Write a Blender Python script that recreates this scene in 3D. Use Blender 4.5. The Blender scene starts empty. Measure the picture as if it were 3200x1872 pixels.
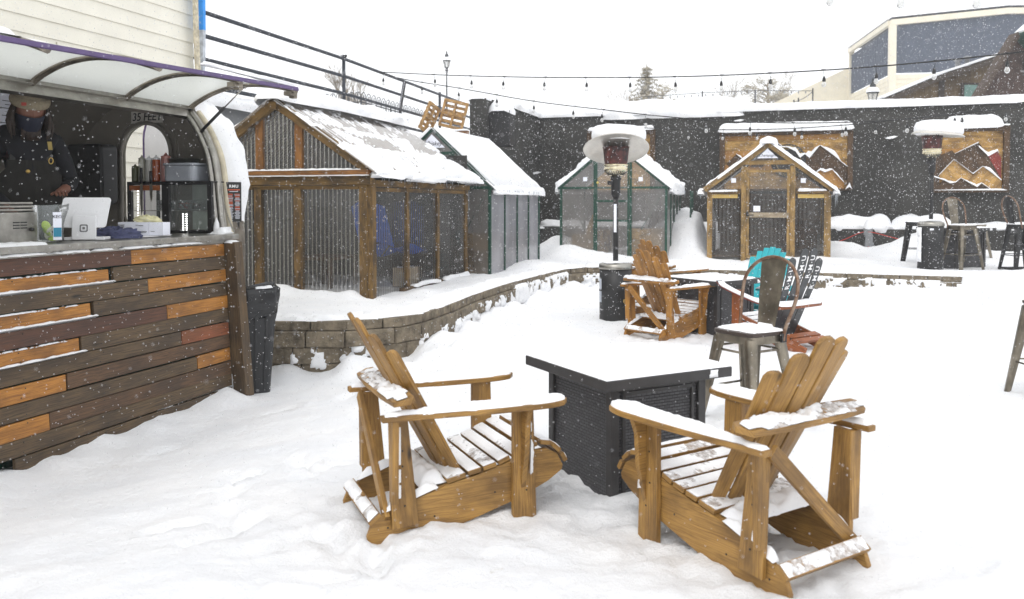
import bpy, math, random
import numpy as np
from mathutils import Vector as V, Matrix, noise as mnoise
R = math.radians
random.seed(7)
rng = np.random.default_rng(7)
sc = bpy.context.scene
# ------------------------------------------------------------------ camera
FPX, PX, PY, PITCH, EYE = 2612.0, 1600.0, 713.0, R(1.76), 1.5   # photo is 3200 px wide
cam_d = bpy.data.cameras.new('camera'); cam = bpy.data.objects.new('camera', cam_d)
sc.collection.objects.link(cam); sc.camera = cam
cam.location = (0, 0, EYE); cam.rotation_euler = (R(90) - PITCH, 0, 0)
cam_d.sensor_width = 36; cam_d.lens = FPX / 3200 * 36
cam_d.shift_y = -(936 - 713) / 3200.0
cam_d.clip_start = 0.05; cam_d.clip_end = 600
cam_d.dof.use_dof = True; cam_d.dof.focus_distance = 7.0; cam_d.dof.aperture_fstop = 3.2
# ------------------------------------------------------------------ world: snowing overcast
w = bpy.data.worlds.new('World'); sc.world = w; w.use_nodes = True
nt = w.node_tree; bg = nt.nodes['Background']
sky = nt.nodes.new('ShaderNodeTexSky'); sky.sky_type = 'NISHITA'; sky.sun_disc = False
SUN_EL, SUN_AZ = 55, 200
sky.sun_elevation = R(SUN_EL); sky.sun_rotation = R(SUN_AZ)
hs = nt.nodes.new('ShaderNodeHueSaturation'); hs.inputs['Saturation'].default_value = 0.10
hs.inputs['Value'].default_value = 0.9
mx = nt.nodes.new('ShaderNodeMixRGB'); mx.inputs[0].default_value = 0.72
mx.inputs[2].default_value = (8.9, 9.05, 9.3, 1)      # even cloud light
nt.links.new(sky.outputs[0], hs.inputs['Color']); nt.links.new(hs.outputs[0], mx.inputs[1])
nt.links.new(mx.outputs[0], bg.inputs['Color']); bg.inputs['Strength'].default_value = 0.12
sun_d = bpy.data.lights.new('sun', 'SUN'); sun_d.energy = 0.6; sun_d.angle = R(30); sun_d.color = (1, .97, .93)
sun = bpy.data.objects.new('sun', sun_d); sc.collection.objects.link(sun)
sun.rotation_euler = (R(90 - SUN_EL), 0, R(-SUN_AZ + 180))
sc.view_settings.view_transform = 'Standard'; sc.view_settings.look = 'None'
sc.view_settings.exposure = 0.51; sc.view_settings.gamma = 1
sc.cycles.max_bounces = 7; sc.cycles.diffuse_bounces = 3; sc.cycles.glossy_bounces = 3
sc.cycles.transmission_bounces = 4; sc.cycles.transparent_max_bounces = 14; sc.cycles.volume_bounces = 1

# ------------------------------------------------------------------ measuring helpers (photo pixel -> place)
CP, SP = math.cos(PITCH), math.sin(PITCH)
def ray(sx, sy):
    dx = (sx - PX) / FPX; dy = -(sy - PY) / FPX
    return V((dx, CP + dy * SP, -SP + dy * CP))
def G(sx, sy, z=0.0):                       # where that pixel meets height z
    d = ray(sx, sy); t = (z - EYE) / d.z
    return V((0, 0, EYE)) + d * t
def PD(sx, sy, Y):                          # ... meets distance Y
    d = ray(sx, sy); return V((0, 0, EYE)) + d * (Y / d.y)
ANG = R(17.5)
E1 = V((math.sin(ANG), math.cos(ANG), 0)); E2 = V((math.cos(ANG), -math.sin(ANG), 0)); UZ = V((0, 0, 1))
SITE = R(90) - ANG                          # local x = E1 (away), local y = -E2 (left)
def PL(sx, sy, P0, n):
    d = ray(sx, sy); o = V((0, 0, EYE)); t = (P0 - o).dot(n) / d.dot(n); return o + d * t
# ------------------------------------------------------------------ numpy noise
def _h(i, j, k, s):
    n = (i * 374761393 + j * 668265263 + k * 2147483647 + s * 974634777) & 0xffffffff
    n = ((n ^ (n >> 13)) * 1274126177) & 0xffffffff
    return ((n ^ (n >> 16)) & 0xffff) / 65535.0
def vn(x, y, s=0, z=0.0):
    x = np.asarray(x, float); y = np.asarray(y, float)
    i = np.floor(x).astype(np.int64); j = np.floor(y).astype(np.int64)
    u = x - i; v = y - j; u = u * u * u * (u * (u * 6 - 15) + 10); v = v * v * v * (v * (v * 6 - 15) + 10)
    a = _h(i, j, 0, s); b = _h(i + 1, j, 0, s); c = _h(i, j + 1, 0, s); d = _h(i + 1, j + 1, 0, s)
    return (a + (b - a) * u) * (1 - v) + (c + (d - c) * u) * v - 0.5
def fbm(x, y, s=0, oct=4, g=.5):
    t = 0; a = 1
    for k in range(oct):
        t = t + a * vn(x * 2 ** k + 13.7 * k, y * 2 ** k - 7.3 * k, s + k); a *= g
    return t
# ------------------------------------------------------------------ mesh builder
class MB:
    def __init__(s): s.v = []; s.f = []; s.uv = []; s.m = []; s.sm = []
    def face(s, idx, uv=None, m=0, smooth=False):
        s.f.append(tuple(idx)); s.uv.append(uv or [(0, 0)] * len(idx)); s.m.append(m); s.sm.append(smooth)
    def board(s, p0, p1, w, t, N=(0, 0, 1), m=0, w1=None, t1=None):
        p0 = V(p0); p1 = V(p1); L = (p1 - p0); ln = L.length; L.normalize()
        N = V(N); N = (N - L * N.dot(L)).normalized(); W = N.cross(L)
        w1 = w if w1 is None else w1; t1 = t if t1 is None else t1
        b = len(s.v); ro = random.uniform(0, 60); rv = random.uniform(0, 30)
        for p, ww, tt in ((p0, w, t), (p1, w1, t1)):
            for a, c in ((-1, -1), (1, -1), (1, 1), (-1, 1)):
                s.v.append(p + W * (a * ww / 2) + N * (c * tt / 2))
        def q(i, v0, v1): return [(ro, rv + v0), (ro, rv + v1), (ro + ln, rv + v1), (ro + ln, rv + v0)]
        s.face((b, b + 1, b + 5, b + 4), q(0, 0, w), m)
        s.face((b + 1, b + 2, b + 6, b + 5), q(0, w, w + t), m)
        s.face((b + 2, b + 3, b + 7, b + 6), q(0, w + t + .3, 2 * w + t + .3), m)
        s.face((b + 3, b, b + 4, b + 7), q(0, 2 * w + t, 2 * w + 2 * t), m)
        e = [(ro, rv), (ro + .02, rv), (ro + .02, rv + w), (ro, rv + w)]
        s.face((b + 3, b + 2, b + 1, b), e, m); s.face((b + 4, b + 5, b + 6, b + 7), e, m)
    def box(s, c, d, m=0, rot=None):
        c = V(c); X, Y, Z = V((1, 0, 0)), V((0, 1, 0)), V((0, 0, 1))
        if rot is not None:
            M = Matrix.Rotation(rot, 3, 'Z') if isinstance(rot, (int, float)) else rot
            X, Y, Z = M @ X, M @ Y, M @ Z
        ax = sorted([(d[0], X), (d[1], Y), (d[2], Z)], key=lambda t: -t[0])
        s.board(c - ax[0][1] * ax[0][0] / 2, c + ax[0][1] * ax[0][0] / 2, ax[1][0], ax[2][0], ax[2][1], m)
    def prism(s, poly, O, U, W, t, m=0, smooth=False):   # poly in (U,W), thickness t along U x W
        O = V(O); U = V(U).normalized(); W = V(W).normalized(); N = U.cross(W).normalized()
        b = len(s.v); n = len(poly); ro = random.uniform(0, 60); rv = random.uniform(0, 30)
        for k in (0, 1):
            for (x, y) in poly: s.v.append(O + U * x + W * y + N * (k * t))
        uv = [(ro + x, rv + y) for x, y in poly]
        area = sum(poly[i][0] * poly[(i + 1) % n][1] - poly[(i + 1) % n][0] * poly[i][1] for i in range(n))
        f0 = list(range(b, b + n)); f1 = list(range(b + n, b + 2 * n))
        if area > 0: s.face(f0[::-1], uv[::-1], m); s.face(f1, uv, m)
        else: s.face(f0, uv, m); s.face(f1[::-1], uv[::-1], m)
        for i in range(n):
            j = (i + 1) % n
            q = (b + i, b + j, b + n + j, b + n + i)
            u0, u1 = uv[i], uv[j]
            qu = [u0, u1, (u1[0], u1[1] + t), (u0[0], u0[1] + t)]
            if area <= 0: q = q[::-1]; qu = qu[::-1]
            s.face(q, qu, m, smooth)
    def tube(s, pts, r, seg=8, m=0, closed=False, smooth=True, cap=True, flat=None):
        pts = [V(p) for p in pts]; n = len(pts)
        rr = r if isinstance(r, (list, tuple)) else [r] * n
        b = len(s.v); prev = None; ro = random.uniform(0, 40); acc = 0
        us = []
        for i, p in enumerate(pts):
            a = pts[(i - 1) % n] if (closed or i > 0) else p
            c = pts[(i + 1) % n] if (closed or i < n - 1) else p
            d = (c - a).normalized()
            if prev is None:
                x = d.orthogonal().normalized()
            else:
                x = (prev - d * prev.dot(d))
                x = x.normalized() if x.length > 1e-6 else d.orthogonal().normalized()
            prev = x; y = d.cross(x)
            if i: acc += (p - pts[i - 1]).length
            us.append(acc)
            for k in range(seg):
                an = 2 * math.pi * k / seg
                s.v.append(p + x * math.cos(an) * rr[i] + y * math.sin(an) * rr[i])
        for i in range(n if closed else n - 1):
            for k in range(seg):
                i2 = (i + 1) % n; k2 = (k + 1) % seg
                s.face((b + i * seg + k, b + i * seg + k2, b + i2 * seg + k2, b + i2 * seg + k),
                       [(ro + us[i], k / seg * .3), (ro + us[i], (k + 1) / seg * .3), (ro + us[i2], (k + 1) / seg * .3), (ro + us[i2], k / seg * .3)], m, smooth)
        if cap and not closed:
            s.face([b + k for k in range(seg)][::-1], None, m); s.face([b + (n - 1) * seg + k for k in range(seg)], None, m)
    def lathe(s, prof, O=(0, 0, 0), seg=24, m=0, smooth=True, M=None, sx=1, sy=1):
        O = V(O); b = len(s.v); n = len(prof)
        for (r, z) in prof:
            for k in range(seg):
                an = 2 * math.pi * k / seg; p = V((r * math.cos(an) * sx, r * math.sin(an) * sy, z))
                s.v.append(O + (M @ p if M else p))
        for i in range(n - 1):
            for k in range(seg):
                k2 = (k + 1) % seg
                s.face((b + i * seg + k, b + i * seg + k2, b + (i + 1) * seg + k2, b + (i + 1) * seg + k),
                       [(k / seg, prof[i][1]), ((k + 1) / seg, prof[i][1]), ((k + 1) / seg, prof[i + 1][1]), (k / seg, prof[i + 1][1])], m, smooth)
    def grid(s, P, m=0, smooth=True, mask=None, uv=None):    # P: array (a,b,3)
        P = np.asarray(P); na, nb = P.shape[:2]; b = len(s.v)
        s.v.extend([tuple(p) for p in P.reshape(-1, 3)])
        for i in range(na - 1):
            for j in range(nb - 1):
                if mask is not None and not (mask[i, j] or mask[i + 1, j] or mask[i, j + 1] or mask[i + 1, j + 1]): continue
                q = (b + i * nb + j, b + (i + 1) * nb + j, b + (i + 1) * nb + j + 1, b + i * nb + j + 1)
                s.face(q, [uv(a, c) for a, c in ((i, j), (i + 1, j), (i + 1, j + 1), (i, j + 1))] if uv else None, m, smooth)
    def build(s, name, mats, parent=None, bevel=0, loc=None, rot=None, props=None, seg=2):
        me = bpy.data.meshes.new(name); me.from_pydata([tuple(v) for v in s.v], [], s.f)
        if not isinstance(mats, (list, tuple)): mats = [mats]
        for m in mats: me.materials.append(m)
        me.polygons.foreach_set('material_index', s.m); me.polygons.foreach_set('use_smooth', s.sm)
        u = me.uv_layers.new(name='UVMap'); flat = []
        for q in s.uv:
            for a in q: flat += [a[0], a[1]]
        u.data.foreach_set('uv', flat); me.update()
        o = bpy.data.objects.new(name, me); sc.collection.objects.link(o)
        if parent: o.parent = parent
        if loc is not None: o.location = loc
        if rot is not None: o.rotation_euler = (0, 0, rot)
        if bevel:
            b = o.modifiers.new('bevel', 'BEVEL'); b.width = bevel; b.segments = seg; b.limit_method = 'ANGLE'; b.angle_limit = R(40)
        return o
def tag(o, label=None, cat=None, group=None, kind=None):
    if label: o['label'] = label
    if cat: o['category'] = cat
    if group: o['group'] = group
    if kind: o['kind'] = kind
    return o
def thing(name, loc, rz, label, cat, group=None):
    o = bpy.data.objects.new(name, None); sc.collection.objects.link(o); o.empty_display_size = .2
    o.location = loc; o.rotation_euler = (0, 0, rz); return tag(o, label, cat, group)
def children(o): return [c for c in bpy.data.objects if c.parent == o]
def copy_tree(o, parent=None):
    c = o.copy(); sc.collection.objects.link(c)
    if parent: c.parent = parent; c.matrix_parent_inverse = o.matrix_parent_inverse.copy()
    for ch in children(o): copy_tree(ch, c)
    return c
def text_mesh(name, body, size, M, mat, parent=None, ext=.001, shear=0, align='CENTER', bold=0, space=1.0):
    cu = bpy.data.curves.new(name, 'FONT'); cu.body = body; cu.size = size; cu.align_x = align; cu.align_y = 'CENTER'
    cu.extrude = ext; cu.shear = shear; cu.offset = bold; cu.resolution_u = 3; cu.space_character = space
    t = bpy.data.objects.new('tmp_text', cu)
    dg = bpy.context.evaluated_depsgraph_get()
    sc.collection.objects.link(t); dg.update()
    me = bpy.data.meshes.new_from_object(t.evaluated_get(bpy.context.evaluated_depsgraph_get()))
    bpy.data.objects.remove(t); me.transform(M); me.materials.clear(); me.materials.append(mat)
    o = bpy.data.objects.new(name, me); sc.collection.objects.link(o)
    if parent: o.parent = parent
    return o
def frame(O, U, W):
    U = V(U).normalized(); W = V(W).normalized(); N = U.cross(W)
    M = Matrix.Identity(4)
    for i in range(3): M[i][0] = U[i]; M[i][1] = W[i]; M[i][2] = N[i]; M[i][3] = O[i]
    return M
# snow lying on a surface: O corner, U length dir, W width dir (centre line), N up
def e0(X, Yv, seed, w): return fbm(X / max(w, .03) * 1.1 + seed, Yv / max(w, .03) * 1.1, seed + 41, 4) * w * .22 - .0
def snow_sheet(mb, O, U, W, N, L, Wd, th=.02, cover=1.0, seed=0, cell=.02, wf=None, nz=.35, fs=None, edge=None, m=0, over=0.0):
    O = V(O); U = V(U).normalized(); W = V(W).normalized(); N = V(N).normalized()
    nx = max(4, int(L / cell)); ny = max(4, int(Wd / cell))
    s = np.linspace(-over, 1 + over, nx + 1)[:, None]; q = np.linspace(-1 - over, 1 + over, ny + 1)[None, :]
    hw = np.array([(wf(min(max(a, 0), 1)) if wf else 1.0) for a in s[:, 0]])[:, None] * Wd / 2
    X = s * L + 0 * q; Yv = q * hw
    fs = fs or (1 / (.06 + .12 * min(L, Wd)))
    n3 = fbm(X * fs * 7 + 3, Yv * fs * 7 + seed, seed + 19, 3)
    n = fbm(X * fs + seed * 3.1, Yv * fs + seed, seed, 4)
    n2 = fbm(X * fs * 3 + 9, Yv * fs * 3 + seed, seed + 9, 3)
    e = edge or max(th * 1.6, .012)
    dl = np.minimum(s * L, (1 - s) * L) + over * L; dw = hw * (1 + over) - np.abs(Yv)
    d = np.minimum(dl, dw) + np.minimum(0, e0(X, Yv, seed, min(L, Wd)) - .1 * 0); ed = np.clip(d / e + .0 * n, 0, 1); ed = np.sqrt(np.clip(1 - (1 - ed) ** 2, 0, 1))
    n3 = fbm(X * fs * 7 + 3, Yv * fs * 7 + seed, seed + 19, 3)
    craw = (cover - .5 + n * 1.1 + n2 * .7 + n3 * .5) * 3 + .5 if cover < 1 else np.ones_like(X)
    c = np.clip(craw, 0, 1); c = np.sqrt(1 - (1 - c) ** 2)
    h = th * np.maximum(.15, 1 + nz * n * 1.6 + .25 * n2) * ed * c + .0006
    sg = np.minimum(craw, d / e); z = np.where(sg > 0, h, np.maximum(sg * th * .9, -.003))
    mask = (sg > 0) & (hw + 0 * q > 1e-4)
    P = np.zeros(X.shape + (3,))
    for k in range(3): P[..., k] = O[k] + U[k] * X + W[k] * Yv + N[k] * z
    mb.grid(P, m=m, mask=mask)
# ------------------------------------------------------------------ materials
def newmat(name):
    m = bpy.data.materials.new(name); m.use_nodes = True; n = m.node_tree
    return m, n, n.nodes['Principled BSDF'], n.nodes['Material Output']
def L_(n, a, b): n.links.new(a, b)
def ramp(n, fac, stops):
    r = n.nodes.new('ShaderNodeValToRGB'); L_(n, fac, r.inputs[0])
    el = r.color_ramp.elements
    while len(el) < len(stops): el.new(.5)
    for e, (p, c) in zip(el, stops): e.position = p; e.color = (*c, 1)
    return r.outputs[0]
def tex(n, kind, vec, **kw):
    t = n.nodes.new(kind)
    if vec is not None: L_(n, vec, t.inputs['Vector'])
    for k, v in kw.items(): t.inputs[k.replace('_', ' ')].default_value = v
    return t
def mapping(n, src, sc3, loc=(0, 0, 0)):
    mp = n.nodes.new('ShaderNodeMapping'); L_(n, src, mp.inputs[0]); mp.inputs['Scale'].default_value = sc3; mp.inputs['Location'].default_value = loc
    return mp.outputs[0]
def mixc(n, fac, a, b, mode='MIX'):
    x = n.nodes.new('ShaderNodeMixRGB'); x.blend_type = mode
    for i, v in ((0, fac), (1, a), (2, b)):
        if isinstance(v, (int, float)): x.inputs[i].default_value = v
        elif isinstance(v, tuple): x.inputs[i].default_value = (*v, 1)
        else: L_(n, v, x.inputs[i])
    return x.outputs[0]
def bump(n, h, strength, dist=.01):
    b = n.nodes.new('ShaderNodeBump'); b.inputs['Strength'].default_value = strength; b.inputs['Distance'].default_value = dist
    L_(n, h, b.inputs['Height']); return b.outputs[0]
def lin(r, g, b):
    f = lambda c: (c / 255 / 12.92) if c / 255 <= .04045 else ((c / 255 + .055) / 1.055) ** 2.4
    return (f(r), f(g), f(b))
def wood(name, c1, c2, c3, rough=.65, stain=.35, us=1.0, vs=1.0, wet=.0, snowy=0.0):
    m, n, p, o = newmat(name)
    uv = n.nodes.new('ShaderNodeUVMap').outputs[0]
    d = tex(n, 'ShaderNodeTexNoise', mapping(n, uv, (1.3 * us, 5 * vs, 1)), Scale=2.0, Detail=3.0)
    wv = n.nodes.new('ShaderNodeVectorMath'); wv.operation = 'MULTIPLY_ADD'
    L_(n, d.outputs['Color'], wv.inputs[0]); wv.inputs[1].default_value = (.25, .035, 0); L_(n, uv, wv.inputs[2])
    g = tex(n, 'ShaderNodeTexNoise', mapping(n, wv.outputs[0], (1.8 * us, 60 * vs, 1)), Scale=2.6, Detail=8.0, Roughness=.62)
    b = tex(n, 'ShaderNodeTexNoise', mapping(n, uv, (1.7 * us, 4 * vs, 1), (3, 5, 0)), Scale=1.6, Detail=4.0, Roughness=.6)
    col = ramp(n, g.outputs[0], [(.34, c2), (.52, c1), (.70, tuple(min(1, x * 1.3) for x in c1))])
    st = ramp(n, b.outputs[0], [(.38, (1, 1, 1)), (.58, (0, 0, 0))])
    sf = n.nodes.new('ShaderNodeMath'); sf.operation = 'MULTIPLY'; L_(n, st, sf.inputs[0]); sf.inputs[1].default_value = stain
    col = mixc(n, sf.outputs[0], col, c3)
    kn = tex(n, 'ShaderNodeTexVoronoi', mapping(n, wv.outputs[0], (2.2 * us, 7 * vs, 1)), Scale=1.0)
    kr = ramp(n, kn.outputs['Distance'], [(.03, (1, 1, 1)), (.10, (0, 0, 0))])
    col = mixc(n, kr, col, tuple(x * .25 for x in c3))
    L_(n, col, p.inputs['Base Color']); p.inputs['Roughness'].default_value = rough
    L_(n, bump(n, g.outputs[0], .35, .004), p.inputs['Normal'])
    return m
def plain(name, col, rough=.6, metal=0, var=.15, ns=6, bp=0, bd=.003, coord='Object', spec=.5, col2=None, thr=(.4, .65)):
    m, n, p, o = newmat(name)
    tc = n.nodes.new('ShaderNodeTexCoord').outputs[coord]
    t = tex(n, 'ShaderNodeTexNoise', tc, Scale=float(ns), Detail=6.0, Roughness=.6)
    c2 = col2 or tuple(x * (1 - var) for x in col)
    c = ramp(n, t.outputs[0], [(thr[0], c2), (thr[1], tuple(min(1, x * (1 + var * .6)) for x in col))])
    L_(n, c, p.inputs['Base Color']); p.inputs['Roughness'].default_value = rough; p.inputs['Metallic'].default_value = metal
    p.inputs['Specular IOR Level'].default_value = spec
    if bp:
        t2 = tex(n, 'ShaderNodeTexNoise', tc, Scale=float(ns) * 5, Detail=5.0)
        L_(n, bump(n, t2.outputs[0], bp, bd), p.inputs['Normal'])
    return m
def make_snow(name, b1=.35, dirt=0.0):
    m, n, p, o = newmat(name)
    tc = n.nodes.new('ShaderNodeTexCoord').outputs['Object']
    t = tex(n, 'ShaderNodeTexNoise', tc, Scale=22.0, Detail=10.0, Roughness=.72)
    t2 = tex(n, 'ShaderNodeTexNoise', tc, Scale=1.6, Detail=6.0, Roughness=.65)
    c = ramp(n, t2.outputs[0], [(.35, (.87, .88, .90)), (.62, (.925, .925, .93))])
    if dirt:
        t3 = tex(n, 'ShaderNodeTexNoise', mapping(n, tc, (1, 1, 1), (4, 2, 0)), Scale=3.1, Detail=12.0, Roughness=.74)
        f = ramp(n, t3.outputs[0], [(.63, (0, 0, 0)), (.73, (dirt, dirt, dirt))])
        c = mixc(n, f, c, (.60, .56, .47))
    L_(n, c, p.inputs['Base Color']); p.inputs['Roughness'].default_value = .8; p.inputs['Specular IOR Level'].default_value = .2
    L_(n, bump(n, t.outputs[0], b1, .02), p.inputs['Normal'])
    return m
SNOW = make_snow('snow', .35); SNOWG = make_snow('packed_snow', .8, .8)
def make_frost():
    m, n, p, o = newmat('frost_crust'); tc = n.nodes.new('ShaderNodeTexCoord').outputs['Object']
    t = tex(n, 'ShaderNodeTexNoise', tc, Scale=34.0, Detail=8.0, Roughness=.75); f = ramp(n, t.outputs[0], [(.36, (.97, .97, .97)), (.60, (.25, .25, .25))])
    tp = n.nodes.new('ShaderNodeBsdfTransparent'); mx_ = n.nodes.new('ShaderNodeMixShader'); L_(n, f, mx_.inputs[0]); L_(n, tp.outputs[0], mx_.inputs[1]); L_(n, p.outputs[0], mx_.inputs[2])
    p.inputs['Base Color'].default_value = (.88, .88, .89, 1); p.inputs['Roughness'].default_value = .85; L_(n, mx_.outputs[0], o.inputs['Surface']); return m
FROST = make_frost()
CHAIRW = wood('honey_stained_wood', lin(164, 125, 64), lin(124, 89, 42), lin(90, 64, 32), .5, .7)
CHAIRW2 = wood('amber_stained_wood', lin(172, 122, 52), lin(128, 84, 32), lin(92, 62, 28), .5, .7)
SHEDW = wood('weathered_shed_lumber', lin(120, 92, 47), lin(76, 56, 28), lin(54, 42, 27), .7, .85)
SHEDO = wood('fresh_orange_lumber', lin(146, 98, 44), lin(104, 64, 26), lin(80, 54, 28), .6, .7)
CHAMPW = wood('yellow_pine_lumber', lin(166, 134, 80), lin(118, 90, 48), lin(80, 64, 40), .65, .75)
P_DARK = wood('dark_weathered_plank', lin(94, 75, 51), lin(42, 33, 22), lin(56, 45, 34), .6, .7)
P_BRN = wood('brown_stained_plank', lin(96, 70, 46), lin(50, 35, 24), lin(50, 40, 31), .6, .6)
P_MAH = wood('mahogany_plank', lin(88, 56, 38), lin(52, 33, 23), lin(56, 40, 34), .55, .5)
P_ORG = wood('orange_cedar_plank', lin(172, 116, 46), lin(124, 76, 28), lin(100, 64, 28), .5, .65)
P_RED = wood('red_cedar_plank', lin(130, 74, 44), lin(92, 48, 28), lin(100, 66, 40), .6, .5)
M_YEL = wood('pine_panel_board', lin(196, 156, 88), lin(152, 108, 54), lin(84, 58, 30), .6, .7)
M_BRN = wood('walnut_panel_board', lin(86, 62, 36), lin(54, 38, 22), lin(40, 30, 20), .65, .6)
M_ORG = wood('orange_panel_board', lin(178, 132, 66), lin(132, 88, 38), lin(120, 72, 30), .6, .35)
M_RED = wood('red_painted_board', lin(140, 50, 38), lin(100, 30, 24), lin(90, 40, 30), .6, .35)
PALLET = wood('pallet_wood', lin(190, 150, 92), lin(140, 100, 54), lin(96, 72, 44), .7, .6)
BLACKST = plain('charcoal_stucco', lin(62, 61, 58), .9, var=.32, ns=1.0, bp=.5, bd=.008)
BLACKST2 = plain('black_painted_metal', lin(34, 34, 36), .55, var=.25, ns=5)
BLACK = plain('black_paint', lin(30, 30, 31), .45, var=.2, ns=8)
DARKG = plain('dark_grey_paint', lin(56, 54, 54), .5, var=.2, ns=8)
RUBBER = plain('black_plastic', lin(38, 39, 41), .45, var=.2, ns=6, bp=.15)
STEEL = plain('brushed_steel', lin(165, 162, 155), .35, 1, var=.2, ns=9)
STEELD = plain('dull_trailer_metal', lin(150, 142, 130), .4, .9, var=.35, ns=7)
GUN = plain('gunmetal_stool_finish', lin(140, 132, 118), .34, .9, var=.35, ns=5, bp=.1)
RUST = plain('rust_tinged_steel', lin(140, 122, 106), .45, .8, var=.4, ns=18, col2=lin(112, 82, 64))
STONE = plain('split_concrete_block', lin(128, 117, 99), .95, var=.35, ns=9, bp=.9, bd=.02, col2=lin(82, 74, 63), thr=(.3, .66))
CREAM = plain('cream_painted_siding', lin(238, 234, 220), .6, var=.05, ns=2)
CREAM2 = plain('far_cream_siding', lin(226, 218, 198), .6, var=.06, ns=2)
BLUE = plain('bright_blue_trim_paint', lin(52, 150, 235), .5, var=.08)
PURPLE = plain('purple_painted_edge', lin(90, 72, 116), .5, var=.15, ns=12)
WHITE = plain('white_plastic', lin(236, 236, 238), .35, var=.03)
PAPER = plain('white_paper', lin(238, 240, 250), .7, var=.03)
GREEN = plain('dark_green_aluminium', lin(26, 70, 56), .5, var=.2, ns=14)
GREYP = plain('grey_plastic_tub', lin(150, 154, 162), .45, var=.1)
GREYW = plain('grey_concrete', lin(138, 140, 142), .9, var=.12, ns=3, bp=.3)
INNER = plain('trailer_liner', lin(124, 119, 110), .6, var=.08, ns=3)
TEAL = plain('turquoise_resin', lin(44, 176, 186), .45, var=.1, ns=4)
REDM = plain('red_canvas', lin(170, 40, 48), .8, var=.15)
DKRED = plain('scorched_red_mesh', lin(92, 50, 46), .5, .3, var=.5, ns=12, col2=lin(42, 34, 34))
HATKNIT = plain('cream_knit', lin(130, 120, 100), .95, var=.15, ns=60, bp=.5)
SKIN = plain('skin', lin(116, 76, 60), .55, var=.08)
HAIR = plain('brown_hair', lin(46, 34, 27), .7, var=.4, ns=60, bp=.6)
SHIRT = plain('navy_plaid_shirt', lin(12, 13, 20), .9, var=.5, ns=12, bp=.2)
APRON = plain('olive_grey_apron', lin(25, 23, 19), .9, var=.2, ns=20, bp=.2)
MASKB = plain('dark_navy_mask', lin(20, 24, 44), .8, var=.2)
BRASS = plain('brass', lin(190, 160, 90), .35, .8)
TEALW = plain('chalk_white_paint', lin(240, 240, 240), .6, var=.03)
SLATB = plain('blue_grey_cladding', lin(76, 84, 98), .6, var=.12, ns=4)
BROWNB = wood('brown_barn_board', lin(112, 94, 68), lin(78, 62, 44), lin(66, 54, 42), .8, .5, us=.3, vs=.25)
BROWND = plain('dark_brown_shingle', lin(70, 54, 47), .85, var=.3, ns=7, bp=.3)
IRONB = plain('wrought_iron', lin(44, 46, 50), .6, var=.2)
RAILM = plain('dark_steel_pipe', lin(62, 66, 74), .55, .3, var=.3, ns=15)
SKIB = plain('black_ski_base', lin(62, 64, 66), .35, var=.15, ns=6)
CEDARR = wood('red_cedar', lin(160, 90, 42), lin(112, 56, 24), lin(86, 44, 22), .45, .6)
GOLD = plain('gold_print', lin(196, 164, 96), .6, var=.05)
CORD_R = plain('red_cord', lin(190, 60, 50), .6, var=.1)
LIME = plain('lime_green', lin(170, 200, 50), .5, var=.1)
TOWEL = plain('blue_cloth', lin(86, 90, 122), .95, var=.3, ns=30, bp=.6)
GLOVE = plain('latex_glove', lin(226, 220, 176), .6, var=.1, ns=20)
BLUEF = plain('bright_blue_fabric', lin(30, 112, 246), .7, var=.15, ns=4)
WICKER = None
def make_wicker():
    m, n, p, o = newmat('black_woven_resin')
    uv = n.nodes.new('ShaderNodeUVMap').outputs[0]
    br = tex(n, 'ShaderNodeTexBrick', mapping(n, uv, (1, 1, 1)), Scale=6.5)
    br.inputs['Mortar Size'].default_value = .02; br.inputs['Mortar Smooth'].default_value = 1.0
    br.inputs['Color1'].default_value = (1, 1, 1, 1); br.inputs['Color2'].default_value = (.75, .75, .75, 1); br.inputs['Mortar'].default_value = (0, 0, 0, 1)
    br.inputs['Brick Width'].default_value = .22; br.inputs['Row Height'].default_value = .10
    c = ramp(n, br.outputs[0], [(0, lin(18, 18, 19)), (.6, lin(58, 57, 59)), (1, lin(84, 83, 86))])
    L_(n, c, p.inputs['Base Color']); p.inputs['Roughness'].default_value = .5
    L_(n, bump(n, br.outputs[0], .8, .006), p.inputs['Normal']); return m
WICKER = make_wicker()
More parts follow.
